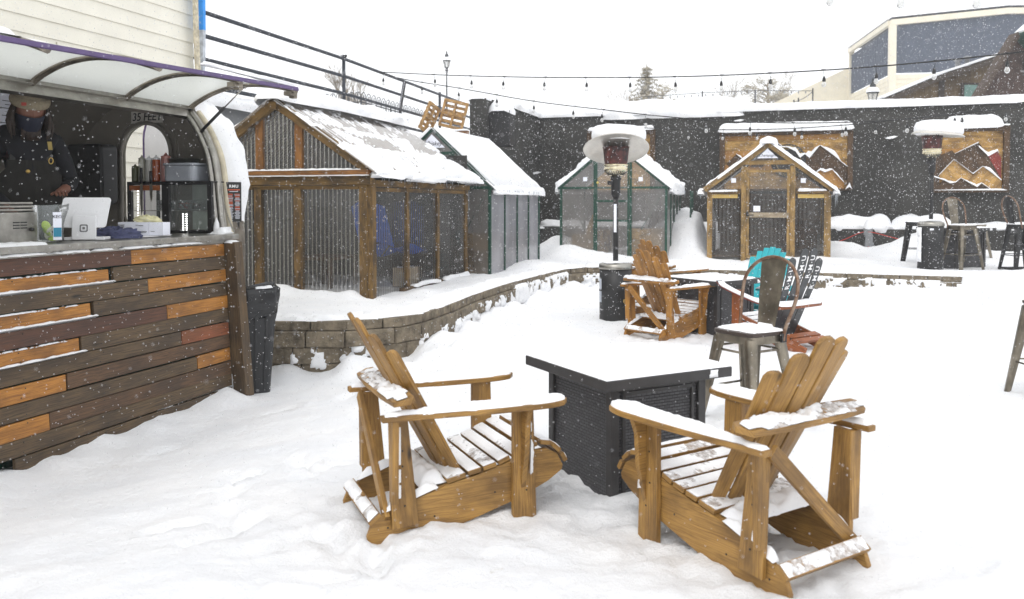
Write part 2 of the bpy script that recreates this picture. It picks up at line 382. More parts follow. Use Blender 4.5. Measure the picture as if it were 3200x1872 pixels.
def translucent(name, col, tr, transp=.35, rough=.15, glossy=.12, ns=0, col2=None):
    m, n, p, o = newmat(name); n.nodes.remove(p)
    df = n.nodes.new('ShaderNodeBsdfDiffuse'); df.inputs[0].default_value = (*col, 1)
    tl = n.nodes.new('ShaderNodeBsdfTranslucent'); tl.inputs[0].default_value = (*col, 1)
    tp = n.nodes.new('ShaderNodeBsdfTransparent'); gl = n.nodes.new('ShaderNodeBsdfGlossy'); gl.inputs['Roughness'].default_value = rough
    def mix(a, b, f):
        x = n.nodes.new('ShaderNodeMixShader')
        if isinstance(f, (int, float)): x.inputs[0].default_value = f
        else: L_(n, f, x.inputs[0])
        L_(n, a, x.inputs[1]); L_(n, b, x.inputs[2]); return x.outputs[0]
    a = mix(df.outputs[0], tl.outputs[0], tr)
    if ns:
        tc = n.nodes.new('ShaderNodeTexCoord').outputs['Object']
        t = tex(n, 'ShaderNodeTexNoise', mapping(n, tc, (1, 1, .35)), Scale=float(ns), Detail=5.0)
        f = ramp(n, t.outputs[0], [(.35, (max(0, transp - .18),) * 3), (.65, (min(1, transp + .18),) * 3)])
        a = mix(a, tp.outputs[0], f)
    else: a = mix(a, tp.outputs[0], transp)
    fr = n.nodes.new('ShaderNodeFresnel'); fr.inputs[0].default_value = 1.45
    mm = n.nodes.new('ShaderNodeMath'); mm.operation = 'MULTIPLY_ADD'; L_(n, fr.outputs[0], mm.inputs[0]); mm.inputs[1].default_value = .75; mm.inputs[2].default_value = glossy
    mm.use_clamp = True
    a = mix(a, gl.outputs[0], mm.outputs[0])
    L_(n, a, o.inputs['Surface']); return m
CORR = translucent('clear_corrugated_plastic', lin(104, 102, 98), .35, .60, .08, .02, 2.2)
CORRD = translucent('darkened_rear_plastic', lin(48, 46, 43), .3, .12, .2, .02)  # corrugated plastic tinted dark, painting in the dim shed interior
CORRR = translucent('frosted_roof_panel', lin(138, 120, 96), .35, .20, .2, .05)
POLY = translucent('twinwall_polycarbonate', lin(160, 156, 152), .35, .60, .3, .05, 1.2)
POLYW = translucent('clear_polycarbonate', lin(205, 206, 212), .5, .25, .25, .05, 1.5)
POLYS = translucent('snow_lit_polycarbonate', lin(200, 200, 208), .45, .25, .25, .06, 1.6)  # paler side-pane copy, light bounced off the snow put into its colour
HATCH = translucent('milky_fibreglass', lin(232, 235, 230), .6, .0, .3, .02)
GLASS = translucent('clear_glass', lin(200, 210, 210), .2, .86, .02, .02)
GLASSM = translucent('frosted_bulb_glass', lin(220, 220, 215), .4, .6, .05, .08)
ICE = translucent('ice', lin(225, 232, 240), .5, .35, .05, .1)
def emis(name, col, s):
    m, n, p, o = newmat(name); p.inputs['Base Color'].default_value = (*col, 1)
    p.inputs['Emission Color'].default_value = (*col, 1); p.inputs['Emission Strength'].default_value = s; return m
LED = emis('led_strip', (1, 1, .97), 7.0)
# ================================================================== GROUND
TERR = .35
CAPPX = [(745, 1000), (846, 1003), (1079, 1003), (1121, 999), (1261, 991), (1336, 975), (1407, 951), (1479, 921), (1563, 893), (1621, 876), (1700, 857), (1753, 843), (1796, 835), (1872, 833), (2062, 837), (2300, 844), (2578, 852), (2900, 861), (3008, 864)]
WALLP = [V((-6.5, 8.0, 0))] + [V((p.x, p.y, 0)) for p in (G(a, b, .38) for a, b in CAPPX)]
WX = np.array([p.x for p in WALLP]); WY = np.array([p.y for p in WALLP])
BT = V((-2.48, 7.2, 0))                       # trailer: near end of the serving opening
SH1 = V((-1.74, 10.1, 0)); SHW = V((-.34, 13.5, 0)); SHG = V((3.10, 16.7, 0)); SHC = V((6.155, 16.2, 0))
KW = V((.73, 23.0, 0))                        # inner corner of the dark wall
ML = [(-.275, 4.11), (.98, 3.68), (.632, 4.645), (1.80, 9.5), (2.40, 9.84), (1.62, 5.70), (3.0, 9.2)]
def H(x, y):
    x = np.asarray(x, float); y = np.asarray(y, float)
    yl = np.interp(x, WX, WY, right=WY[-1] - .6)
    slope = np.interp(x + .1, WX, WY) - np.interp(x - .1, WX, WY)
    d = (y - yl) * np.cos(np.arctan(slope / .2))
    wid = np.interp(x, [6.2, 7.4], [.0, 1.0])
    t = np.clip((d - .10 + wid * 1.5) / (.12 + wid * 2.2), 0, 1); t = t * t * (3 - 2 * t)
    h = TERR * t
    h = h + .05 * fbm(x * .35, y * .35, 3, 3) + .030 * fbm(x * 1.3, y * 1.3, 21, 3)
    rough = .015 * fbm(x * 5, y * 5, 31, 5, .66)
    # trampled snow round the furniture
    tr = 0
    for cx, cy in ML: tr = np.maximum(tr, np.exp(-((x - cx) ** 2 + (y - cy) ** 2) / .55))
    lump = fbm(x * 5, y * 5, 41, 4, .62); lump = np.abs(lump) * 1.6 - .3
    h = h + rough + tr * (.052 * lump + .020 * vn(x * 14, y * 14, 55)) - .03 * tr * np.clip(fbm(x * 2.5, y * 2.5, 77, 2), 0, 1)
    # footprints trails
    fp = np.clip(vn(x * 3.1, y * 2.6, 91) - .28, 0, .2) * 5
    lane = np.exp(-((x - (-.9 + .10 * (y - 4))) / 1.5) ** 2) * (y < 9)
    h = h - .045 * fp * lane * (d < 0) - .015 * np.clip(vn(x * 9, y * 8, 97) - .2, 0, 1) * lane
    rf = np.random.default_rng(5)
    for k in range(90):
        v_ = rf.random(); py = 2.3 + 6.2 * v_; px = (-.9 + .10 * (py - 4)) + rf.normal() * .75 + (.16 if k % 2 else -.16); an = 1.2 + rf.normal() * .7
        if k % 3 == 0: px = 1.9 + rf.random() * 1.9; py = 3.2 + rf.random() * 5
        c_, s_ = math.cos(an), math.sin(an); m_ = (np.abs(x - px) < .3) & (np.abs(y - py) < .3)
        X_ = ((x[m_] - px) * c_ + (y[m_] - py) * s_) / .145; Y_ = (-(x[m_] - px) * s_ + (y[m_] - py) * c_) / .06
        rr_ = np.sqrt(X_ ** 2 + Y_ ** 2); dp = .016 + .020 * rf.random()
        h[m_] = h[m_] - dp * (1 / (1 + np.exp((rr_ - 1) * 9))) + dp * .45 * np.exp(-((rr_ - 1.3) / .22) ** 2)
    def g(cx, cy, a, sx, sy, rot=0):
        c, s_ = math.cos(rot), math.sin(rot); X = (x - cx) * c + (y - cy) * s_; Y = -(x - cx) * s_ + (y - cy) * c
        return a * np.exp(-(X / sx) ** 2 - (Y / sy) ** 2) * (1 + .35 * fbm(x * 2, y * 2, 63, 3))
    # drift along the plank counter
    rx, ry = x - (BT.x + .20), y - BT.y
    al = rx * E1.x + ry * E1.y; ac = rx * E2.x + ry * E2.y
    near = np.clip((1.5 - al) / .7, 0, 1)
    h = h - near * .125 * np.exp(-(np.clip(ac - .1, 0, 9) / 1.1) ** 2)
    h = h + np.clip((-.12 - al) / .25, 0, 1) * np.exp(-((ac - .02) / .26) ** 2) * (.085 + .09 * vn(al * 2.1, 0 * al, 7) + .05 * vn(al * 7, ac * 5, 8))
    dw_ = np.clip(-d, 0, 5); h = h + (d < .1) * np.exp(-((dw_ - .12) / .28) ** 2) * (.075 + .16 * fbm(x * 2.2, y * 2.2, 88, 3)) * np.clip((x + 2.2) / .5, 0, 1) * (x < 7)
    # drifts at the sheds, walls and banks
    h = h + g(-2.35, 10.1, .07, .3, .2, -.3) - g(-1.6, 9.9, .03, .3, .25) + g(-2.9, 10.2, .16, .25, .25) + g(-1.95, 10.15, .07, .12, .2) + g(-1.15, 10.55, .06, .2, .3)
    h = h + np.clip(-((x - SHC.x) * E2.x + (y - SHC.y) * E2.y) - 2.28, 0, .3) / .3 * .97 * np.exp(-(((x - 3.75) / .85) ** 2 + ((y - 18.9) / 1.8) ** 2) ** 2) * (1 + .12 * fbm(x * 2.2, y * 2.2, 65, 3)) + g(4.9, 20.2, .6, .8, .5) - g(4.4, 16.5, .10, .5, .4) + g(1.05, 17.9, .42, .6, .8) + g(1.6, 17.0, .16, .8, .4)
    h = h + g(5.6, 16.35, .12, 1.6, .3, -.3) + g(3.6, 16.0, .1, .6, .3) + g(.5, 14.6, .12, .5, 1.2, .2)
    h = h + g(8.9, 17.9, .62, .9, .8) + g(11.4, 16.6, .35, 1.4, 1.0) + g(7.2, 18.7, .25, .8, .6) + g(9.3, 12.6, .22, 1.8, 1.0) + g(8.2, 10.6, .10, 1.2, .5)
    h = h + g(-2.15, 8.05, .17, .22, .22) + g(-1.5, 7.75, .05, .5, .15) + g(-.35, 8.2, .17, .4, .3) + g(.35, 9.3, .14, .35, .45, .5) + g(5.8, 13.0, .10, 1.4, .3)
    return h
def axis(a, b, st):
    out = [a]
    while out[-1] < b: out.append(out[-1] + st(out[-1]))
    return np.array(out)
xs = axis(-8, 17, lambda v: .036 if -1.6 < v < 2.2 else .055 if -4.5 < v < 8 else .12)
ys = axis(1.2, 26, lambda v: .03 if v < 5.5 else .045 if v < 10 else .07 if v < 18 else .15)
Xg, Yg = np.meshgrid(xs, ys, indexing='ij')
me = bpy.data.meshes.new('snow_ground'); nx_, ny_ = Xg.shape
vv = np.stack([Xg, Yg, H(Xg, Yg)], -1).reshape(-1, 3)
ii = (np.arange(nx_ - 1)[:, None] * ny_ + np.arange(ny_ - 1)[None, :]).reshape(-1)
ff = np.stack([ii, ii + ny_, ii + ny_ + 1, ii + 1], -1)
me.vertices.add(len(vv)); me.vertices.foreach_set('co', vv.astype(np.float32).ravel())
me.loops.add(ff.size); me.loops.foreach_set('vertex_index', ff.astype(np.int32).ravel())
me.polygons.add(len(ff)); me.polygons.foreach_set('loop_start', (np.arange(len(ff)) * 4).astype(np.int32))
me.update(calc_edges=True); me.polygons.foreach_set('use_smooth', [True] * len(ff)); me.materials.append(SNOWG)
o = bpy.data.objects.new('snow_ground', me); sc.collection.objects.link(o); tag(o, kind='structure')
def Hz(x, y): return float(H(np.array([x]), np.array([y]))[0])
# wide ground to the horizon
b = MB(); b.grid([[(-260, -60, -.5), (-260, 420, -.5)], [(260, -60, -.5), (260, 420, -.5)]]); tag(b.build('wide_snow_field', SNOW), kind='structure')
# upper lot behind the walls (3 m up)
front = [V((-30, 2, 0)), V((-9, 9.2, 0)), V((-5.35, 9.3, 0)), V((-4.55, 12.2, 0)), V((-3.45, 16.5, 0)), V((-2.75, 19.2, 0)), V((-.95, 19.25, 0)), V((-.25, 19.6, 0)), KW + V((-.3, .25, 0)), KW + E2 * 4 + V((0, .25, 0)), KW + E2 * 9 + V((0, .25, 0)), KW + E2 * 16 + V((0, .25, 0)), KW + E2 * 45]
far = [V((-260, 60, 0)), V((-120, 200, 0)), V((-60, 240, 0)), V((-40, 260, 0)), V((-25, 260, 0)), V((-15, 260, 0)), V((-5, 260, 0)), V((5, 260, 0)), V((20, 260, 0)), V((60, 260, 0)), V((100, 240, 0)), V((160, 220, 0)), V((260, 60, 0))]
P = np.zeros((len(front) * 6 - 5, 60, 3))
for i in range(P.shape[0]):
    k = min(i // 6, len(front) - 2); f = (i - k * 6) / 6
    a = front[k].lerp(front[k + 1], f); c = far[k].lerp(far[k + 1], f)
    for j in range(60):
        t = (j / 59) ** 2.6; p = a.lerp(c, t)
        hill = 0
        if p.x < 3: hill = 1.75 * min(1, max(0, (p.y - 29.3) / 1.2)) * min(1, max(0, (3 - p.x) / 4)) * min(1, max(0, (90 - p.y) / 40))
        P[i, j] = (p.x, p.y, 3.02 + hill + .08 * float(fbm(p.x * .5, p.y * .5, 5, 3)))
b = MB(); b.grid(P); tag(b.build('upper_lot_snow', SNOW), kind='structure')
# ================================================================== BLOCK RETAINING WALL
t = thing('block_retaining_wall', (0, 0, 0), 0, 'low curved retaining wall of tan concrete blocks half buried in snow', 'retaining wall')
pts = WALLP[:]; cum = [0]
for a, c in zip(pts, pts[1:]): cum.append(cum[-1] + (c - a).length)
def along(s):
    for k in range(len(cum) - 1):
        if s <= cum[k + 1] or k == len(cum) - 2:
            d = (pts[k + 1] - pts[k]).normalized(); return pts[k] + d * (s - cum[k]), d
caps = MB(); blk = MB()
for z0, z1, ln, mb, off, dep in ((.285, .375, .42, caps, .0, .0), (.13, .281, .46, blk, .23, .03), (-.03, .126, .46, blk, .0, .015), (-.2, -.034, .46, blk, .2, .0)):
    s = -off + .01
    while s < cum[-1]:
        l = ln * random.uniform(.8, 1.08) * (.55 if random.random() < .15 else 1)
        s1 = min(s + l, cum[-1])
        a, d0 = along(max(s, 0)); c, d1 = along(s1 - .008)
        d = (c - a)
        if d.length > .05:
            d = d.normalized(); nrm = V((d.y, -d.x, 0))
            back = -nrm * (.15 - dep + random.uniform(-.006, .008))
            mb.board(a + back + V((0, 0, (z0 + z1) / 2)), c + back + V((0, 0, (z0 + z1) / 2)), z1 - z0, .30, nrm)
        s = s1
o = blk.build('blocks', STONE, t, bevel=.012); caps.build('cap_blocks', STONE, t, bevel=.01)
sn = MB()
for s0, s1, cov, th, zt in ((4.4, 5.8, .30, .05, -.16), (9.3, 11.8, .60, .05, .0), (7.6, 9.5, .50, .05, -.05), (5.7, 7.8, .42, .05, -.12), (14.6, 17.0, .42, .04, 0), (17.0, 20.0, .66, .06, -.02), (12.2, 14.6, .46, .04, -.06), (20.0, 22.6, .62, .06, -.02)):
    a, d = along(s0); c, d1 = along(s1); 
    k = s0
    while k < s1:
        a, d = along(k); c, _ = along(min(k + .7, s1)); d = (c - a).normalized(); nrm = V((d.y, -d.x, 0))
        snow_sheet(sn, a + nrm * -.002 + V((0, 0, .16 + zt)), d, V((0, 0, 1)), nrm, (c - a).length + .05, .34, th, cov, seed=int(k * 10), cell=.022, fs=6)
        k += .7
sn.build('snow_clumps', SNOW, t)
# snow on cap
sn = MB(); k = 1.0
while k < cum[-1] - .1:
    a, d = along(k); c, _ = along(min(k + .6, cum[-1])); d = (c - a).normalized(); nrm = V((d.y, -d.x, 0))
    snow_sheet(sn, a - nrm * .19 + V((0, 0, .373)), d, nrm, V((0, 0, 1)), (c - a).length + .06, .36, .035, 1, seed=int(k * 7), cell=.03, nz=.6)
    k += .6
sn.build('snow_on_caps', SNOW, t)
# ================================================================== DARK WALLS
def snow_log(mb, pts, rw, rh, seed=0, seg=14, step=.05, nz=.3, side=None, m=0):
    pts = [V(p) for p in pts]; path = []
    for a, c in zip(pts, pts[1:]):
        n = max(1, int((c - a).length / step))
        for k in range(n): path.append((a.lerp(c, k / n), (c - a).normalized()))
    path.append((pts[-1], (pts[-1] - pts[-2]).normalized()))
    n = len(path); P = np.zeros((n, seg + 1, 3)); tot = sum((c - a).length for a, c in zip(pts, pts[1:]))
    for i, (p, d) in enumerate(path):
        s = V((-d.y, d.x, 0)).normalized(); x = i / max(1, n - 1) * tot
        e = min(x, tot - x); k = math.sqrt(max(0, 1 - (1 - min(1, e / (rh * 1.1))) ** 2)) if rh > 0 else 1
        for j in range(seg + 1):
            an = math.pi * (j / seg * 1.16 - .08)
            r = 1 + nz * float(fbm(x * 2.2 + seed * 5, j * .35 + seed, seed, 3)) + .12 * float(vn(x * 9, j * .9, seed + 3))
            P[i, j] = p + s * (math.cos(an) * rw * r * (.5 + .5 * k)) + UZ * (math.sin(an) * rh * r * k)
    mb.grid(P, m=m)
t = thing('charcoal_wall', KW, SITE, 'long charcoal stucco yard wall with a thick cap of snow', 'wall')
WT = 3.86
b = MB()
b.board((0.12, 0, WT / 2), (.12, -17, WT / 2), WT, .24, (1, 0, 0))                    # back wall along E2
b.board((.24, .12, WT / 2), (-3.9, .12, WT / 2), WT, .24, (0, 1, 0))                    # left wall toward camera
b.build('stucco_walls', BLACKST, t)
b = MB(); b.box((-4.22, .19, 1.92), (.34, .39, 3.84)); b.build('pillar', BLACKST, t, bevel=.01)
b = MB(); b.box((-3.98, -.25, 3.18), (.42, .50, .80)); b.build('vent_box', BLACKST2, t, bevel=.01)
b = MB()
snow_log(b, [(.12, .3, WT - .01), (.12, -5.5, WT - .01), (.12, -11, WT - .01), (.12, -17, WT - .01)], .2, .17, 3, step=.08, nz=.25)
snow_log(b, [(.3, .12, WT - .01), (-2.6, .12, WT - .01)], .22, .2, 9, step=.08, nz=.3)
snow_log(b, [(-3.72, -.25, 3.56), (-4.26, -.25, 3.56)], .30, .30, 5, step=.05, nz=.2)
snow_log(b, [(-4.0, .2, 3.83), (-4.42, .2, 3.83)], .24, .12, 6, step=.05)
snow_log(b, [(.7, -1.6, WT - .05), (.7, -5.6, WT - .05)], .8, .46, 12, step=.1, nz=.15)
b.build('snow_cap', SNOW, t)
# low ledge at the wall's foot
t = thing('low_planter_ledge', KW, SITE, 'low black ledge along the foot of the charcoal wall, topped with lumpy snow', 'ledge')
b = MB(); b.box((-.45, -8.4, .55), (.86, 16.6, .64)); b.build('ledge', BLACKST, t, bevel=.01)
b = MB()
for y0, y1, h in ((-.2, -2.6, .16), (-2.6, -5.8, .14), (-5.8, -6.9, .12), (-6.9, -8.9, .3), (-8.8, -10.2, .3), (-10.2, -12, .16), (-12, -16.6, .26)):
    snow_log(b, [(-.46, y0, .86), (-.46, y1, .86)], .42, h, int(-y0 * 7), step=.07, nz=.6)
b.build('snow', SNOW, t)
# ================================================================== LEFT LOT WALL + RAILING
a, c = V((-5.0, 10.15, 0)), V((-3.28, 16.55, 0)); c2 = V((-2.60, 19.1, 0))
b = MB(); b.board(a + UZ * 1.45, c2 + UZ * 1.45, 2.96, .2, (1, -.3, 0)); b.board(c2 + UZ * 1.45 + V((-.05, .05, 0)), V((-.9, 19.05, 1.45)), 2.96, .2, (0, 1, 0))
tag(b.build('lot_retaining_wall', GREYW), 'grey concrete wall holding up the snowy lot behind the first shed', 'retaining wall')
b = MB(); snow_log(b, [a + UZ * 2.92, c + UZ * 2.92, c2 + UZ * 2.92], .32, .2, 4, step=.1); snow_log(b, [c2 + UZ * 2.92, V((-.95, 19.1, 2.92))], .3, .12, 8, step=.08)
tag(b.build('snow_bank', SNOW), kind='structure')
t = thing('pipe_railing', (0, 0, 0), 0, 'long dark pipe railing of four rails along the raised lot', 'railing')
def rl(Y, z): return V((-4.46 + .269 * (Y - 12.2), Y, z))
for z in (4.32, 3.98, 3.64, 3.26):
    b = MB(); b.tube([rl(10.7, z - .09), rl(14, z - .04), rl(16.5, z), rl(21.8, z - .02), rl(25.5, z - .02)], .032, 10)
    b.build('rail', RAILM, t)
for Y in (11.0, 16.5, 21.8):
    b = MB(); b.tube([rl(Y, 2.95), rl(Y, 4.36)], .034, 10); b.build('post', RAILM, t)
b = MB()
for k in range(3): b.tube([rl(16.5, 4.36) + V((.06 * math.cos(a_), .03 * math.sin(a_ * 2), .03 * math.sin(a_ + k))) for a_ in np.linspace(0, 6.28, 14)], .008, 5, closed=True)
b.build('cable_tie', BLACK, t)
sp = MB(); p0 = PD(1243, 362, 19.2); p1 = PD(1264, 258, 19.3)
sp.board(p0 - UZ * .9 - V((.12, 0, 0)), p1, .075, .045, (0, 1, 0)); o = sp.build('leaning_sign_post', DARKG)
tag(o, 'perforated dark steel post tilting behind the pipe railing', 'post')
d = (p1 - p0).normalized(); hb = MB()
for k in range(22): hb.box(p0 + d * (k * .04 - .05) + V((0, -.025, 0)), (.018, .006, .018))
hb.build('punched_holes', PAPER, o)
# cold snow field between rails and fence: iron fence
t = thing('iron_fence', (0, 0, 0), 0, 'far wrought iron fence with hooped tops running round the snowy hill', 'fence')
def fence(a, c, n, base, hh):
    b = MB(); d = (c - a); dn = d.normalized()
    for k in range(n):
        p = a + d * (k / n); w_ = d.length / n
        pts_ = [p + UZ * base, p + UZ * (base + hh - w_ * .4)] + [p + dn * (w_ * .4 * (1 - math.cos(q))) + UZ * (base + hh - w_ * .4 + w_ * .4 * math.sin(q)) for q in (.5, 1.0, 1.57, 2.1, 2.6)] + [p + dn * (w_ * .8) + UZ * (base + hh - w_ * .4), p + dn * (w_ * .8) + UZ * base]
        b.tube(pts_, .018, 4, cap=False)
        m_ = p + dn * w_ * .4; b.tube([m_ + UZ * base, m_ + UZ * (base + hh - w_ * .2)], .014, 4)
        b.lathe([(0, .10), (.022, .04), (.028, 0), (0, -.05)], m_ + UZ * (base + hh - w_ * .35), 5)
    for z in (.15, hh * .62): b.tube([a + UZ * (base + z), c + UZ * (base + z)], .026, 4)
    b.build('hoop_panel', IRONB, t)
    for k in range(0, n + 1, 6):
        p = a + d * (k / n); q = MB(); q.tube([p + UZ * (base - .1), p + UZ * (base + hh * .8)], .028, 5); q.build('fence_post', IRONB, t)
fa = PD(975, 300, 33); fb = PD(1130, 300, 32); fc = PD(1478, 352, 46)
for p in (fa, fb, fc): p.z = 0
fence(fa, fb, 8, 4.7, 1.02); fence(fb, fc, 30, 4.7, 1.02)
# beige low building below the fence
b = MB(); pa = PD(1235, 380, 30.5); pb = PD(1480, 400, 38); pa.z = pb.z = 0
b.board(pa + UZ * 3.7, pb + UZ * 3.7, 1.75, .3, (.6, -.8, 0)); o = b.build('beige_garage_wall', CREAM2)
tag(o, 'low beige panelled wall under the far iron fence', 'wall')
sl = MB(); dd = (pb - pa); nn = V((dd.y, -dd.x, 0)).normalized()
for k in range(40): sl.board(pa + dd * (k / 40) + nn * .152 + UZ * 2.9, pa + dd * (k / 40) + nn * .152 + UZ * 4.5, .02, .01, nn)
sl.build('panel_seams', plain('seam_tan', lin(206, 190, 168), .7), o)
sl = MB(); snow_log(sl, [pa + UZ * 4.57 - dd * .02, pb + UZ * 4.57], .4, .16, 4, step=.2); sl.build('snow', SNOW, o)
# ================================================================== CREAM BUILDING (far left)
t = thing('cream_clapboard_house', (-4.16, 11.0, 0), SITE, 'cream clapboard house behind the food trailer, with bright blue corner trim', 'house')
b = MB(); zt = .2
while zt < 6.6:
    b.board((.0, .012, zt + .09), (-9.5, .012, zt + .09), .188, .012, (0, -1, .09)); zt += .178
b.build('clapboard', CREAM, t)
b = MB(); b.box((-4.75, 1.6, 3.3), (9.48, 3.1, 6.6)); b.build('wall_core', CREAM, t)
b = MB()
for x, z in ((-.9, 5.05), (-1.95, 4.52), (-2.85, 4.34), (-3.6, 4.9), (-2.2, 3.1)): b.box((x, -.004, z + .01), (.006, .012, .17))
b.build('board_joints', plain('joint_tan', lin(190, 184, 165), .8), t)  # slightly darker strips mark the joints between clapboards
b = MB(); b.board((.03, -.07, 3.75), (.03, -.07, 6.6), .15, .05, (-1, 0, 0)); b.build('blue_corner_board', BLUE, t)
b = MB(); b.board((.03, -.075, 3.0), (.03, -.07, 3.75), .10, .048, (-1, 0, 0), w1=.15); b.build('bare_corner_board', plain('weathered_grey_board', lin(200, 206, 214), .8, var=.3, ns=12), t)
b = MB(); b.prism([(0, 0), (.035, -.02), (.06, -1.0), (.10, -1.9), (.02, -1.85), (-.02, -1.0), (-.03, -.2)], (-.12, -.1, 4.7), (1, 0, 0), (0, 0, 1), .03); b.build('split_trim_board', plain('raw_split_wood', lin(206, 196, 172), .9, var=.3, ns=20), t)
# ================================================================== GREENHOUSES / SHEDS
def yl(C, sx):                        # local y on the front plane through C
    r = (sx - PX) / FPX; return (C.x - C.y * r) / (E2.x - r * E2.y) if False else (C.x - C.y * r) / (.9537 + .3007 * r)
def xl(C, sx):                        # local x on the right side plane
    r = (sx - PX) / FPX; return (C.x - C.y * r) / (.9537 * r - .3007)
def corr_sheet(mb, O, U, W, N, L, Wd, pitch=.07, amp=.008, top=None, m=0, sub=8):
    """corrugated sheet: waves across U, flutes run along W; top(u) optional height profile"""
    O, U, W, N = V(O), V(U).normalized(), V(W).normalized(), V(N).normalized()
    n = max(4, int(L / pitch * sub)); P = np.zeros((n + 1, 2, 3))
    for i in range(n + 1):
        u = L * i / n; h = Wd if top is None else top(u); off = N * (amp * math.sin(2 * math.pi * u / pitch))
        P[i, 0] = O + U * u + off; P[i, 1] = O + U * u + W * h + off
    mb.grid(P, m=m)
def icicles(mb, p0, p1, n, lo, hi, r=.007, seed=1):
    rr = random.Random(seed); p0, p1 = V(p0), V(p1)
    for k in range(n):
        p = p0.lerp(p1, rr.random()); l = rr.uniform(lo, hi) * rr.uniform(.5, 1)
        mb.tube([p + UZ * .02, p - UZ * l * .4, p - UZ * l], [r, r * .7, .001], 5)
def roofside(mb, x0, x1, yr, zr, ye, ze, **k):
    s = V((0, ye - yr, ze - zr)); corr_sheet(mb, (x0, yr, zr), (1, 0, 0), s, V((1, 0, 0)).cross(s) * (1 if ye > yr else -1), x1 - x0, s.length, **k)

# ---- big wooden shed on the left
W1, D1, ZB, ZE, ZP = 2.52, 3.42, .25, 1.78, 2.76; ym = W1 / 2
sh = thing('wooden_greenhouse', SH1, SITE, 'largest brown timber greenhouse nearest the food trailer, snow sliding off its corrugated roof', 'greenhouse', 'heated greenhouse huts on the terrace')
F_ = (-1, 0, 0); S_ = (0, -1, 0)
def post(x, y, w_, d_, N, z1=ZE, m=SHEDW, z0=.1, p=None):
    b = MB(); b.board((x, y, z0), (x, y, z1), w_, d_, N); return b.build('post', m, p or sh, bevel=.004)
post(.04, .055, .11, .12, F_, z0=0); post(.05, -.012, .10, .10, S_, z0=0, z1=1.78)
for y in (.975, 1.545, 2.44): post(.03, y, .105, .07, F_, z1=1.74)
for x, z1 in ((1.13, 1.70), (2.18, 1.7), (3.34, 1.75)): post(x, .02, .085 if x < 3 else .12, .07, S_, z1=z1)
b = MB(); b.board((0, -.06, 1.79), (0, W1 + .06, 1.79), .11, .15, (0, 0, 1)); b.board((-.02, -.0, 1.70), (-.02, W1, 1.70), .03, .02, (0, 0, 1))
for y0, y1 in ((.12, .92), (1.03, 1.49), (1.6, 2.4)): b.board((.02, y0, 1.685), (.02, y1, 1.685), .075, .05, (0, 0, 1))
b.build('top_plate', SHEDW, sh, bevel=.003)
b = MB(); b.board((-.06, -.06, 1.865), (-.06, W1 + .1, 1.865), .055, .09, (-1, 0, 0)); b.build('ledger_board', SHEDO, sh, bevel=.003)
b = MB(); b.board((.1, .0, 1.735), (D1, .0, 1.735), .08, .08, (0, 0, 1))
for x0, x1 in ((.1, 1.08), (1.18, 2.13), (2.23, 3.28)): b.board((x0, .015, 1.66), (x1, .015, 1.66), .05, .05, (0, 0, 1))
b.build('side_plate', SHEDW, sh, bevel=.003)
b = MB(); b.board((.9, -.02, .31), (D1 + .02, -.02, .31), .13, .07, S_); b.build('sill_board', wood('sill_wood', lin(96, 76, 54), lin(64, 50, 38), lin(58, 50, 42), .8, .5), sh, bevel=.004)
for y, m_ in ((.955, SHEDO), (1.52, SHEDO)):
    zt = 1.93 + (y - .05) * .685 if y < ym else 1.93 + (W1 - .05 - y) * .685
    b = MB(); b.board((.03, y, 1.89), (.03, y, zt), .105, .06, F_); b.build('gable_stud', m_, sh, bevel=.003)
for sgn, ye, yr in ((1, -.02, ym), (-1, W1 + .02, ym)):
    b = MB(); b.board((-.03, ye, 1.90), (-.03, yr, 2.745), .115, .07, (1, 0, 0)); b.build('rafter', SHEDW, sh, bevel=.003)
b = MB(); b.board((-.1, ym, 2.70), (D1 + .1, ym, 2.70), .11, .09, (0, 0, 1)); b.build('ridge_beam', SHEDW, sh)
b = MB(); corr_sheet(b, (.03, .0, ZB), (0, 1, 0), UZ, F_, W1, 1.5, .058, .009); b.build('front_panel', CORR, sh)
b = MB(); corr_sheet(b, (.02, .05, 1.86), (0, 1, 0), UZ, F_, W1 - .1, 1, .058, .008, top=lambda u: max(.02, .685 * min(u, W1 - .1 - u))); b.build('gable_panel', CORR, sh)
b = MB(); corr_sheet(b, (.02, .02, .33), (1, 0, 0), UZ, S_, D1, 1.37, .066, .011); b.build('side_panel', CORR, sh)
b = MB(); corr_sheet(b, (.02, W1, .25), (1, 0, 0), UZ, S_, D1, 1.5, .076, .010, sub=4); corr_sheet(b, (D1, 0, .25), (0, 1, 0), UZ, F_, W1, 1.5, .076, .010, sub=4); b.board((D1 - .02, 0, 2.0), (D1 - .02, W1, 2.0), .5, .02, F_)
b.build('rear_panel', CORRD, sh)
b = MB(); roofside(b, -.12, D1 + .12, ym, 2.80, -.14, 1.86, pitch=.105, amp=.019, sub=12); roofside(b, -.12, D1 + .12, ym, 2.80, W1 + .14, 1.86, pitch=.078, amp=.012, sub=6)
b.build('roof', CORRR, sh)
sl = V((0, -.14 - ym, 1.86 - 2.80)); sd = sl.normalized(); sN = V((0, -sd.z, sd.y)); sN = V((0, sd.z, -sd.y)) if sN.z < 0 else sN
b = MB()
snow_sheet(b, V((-.12, ym, 2.80)) + sd * .60 + sN * -.015, (1, 0, 0), sd, sN, D1 + .22, 1.15, .016, 1, 30, .014, nz=.25, fs=2.2)
snow_sheet(b, V((-.12, ym, 2.80)) + sd * .42 + sN * .006, (1, 0, 0), sd, sN, D1 + .22, .62, .014, .22, 31, .018, fs=3.2)
snow_sheet(b, V((-.12, ym, 2.80)) + sd * .92 + sN * .0, (1, 0, 0), sd, sN, D1 + .22, .60, .034, .34, 32, .018, fs=2.6)
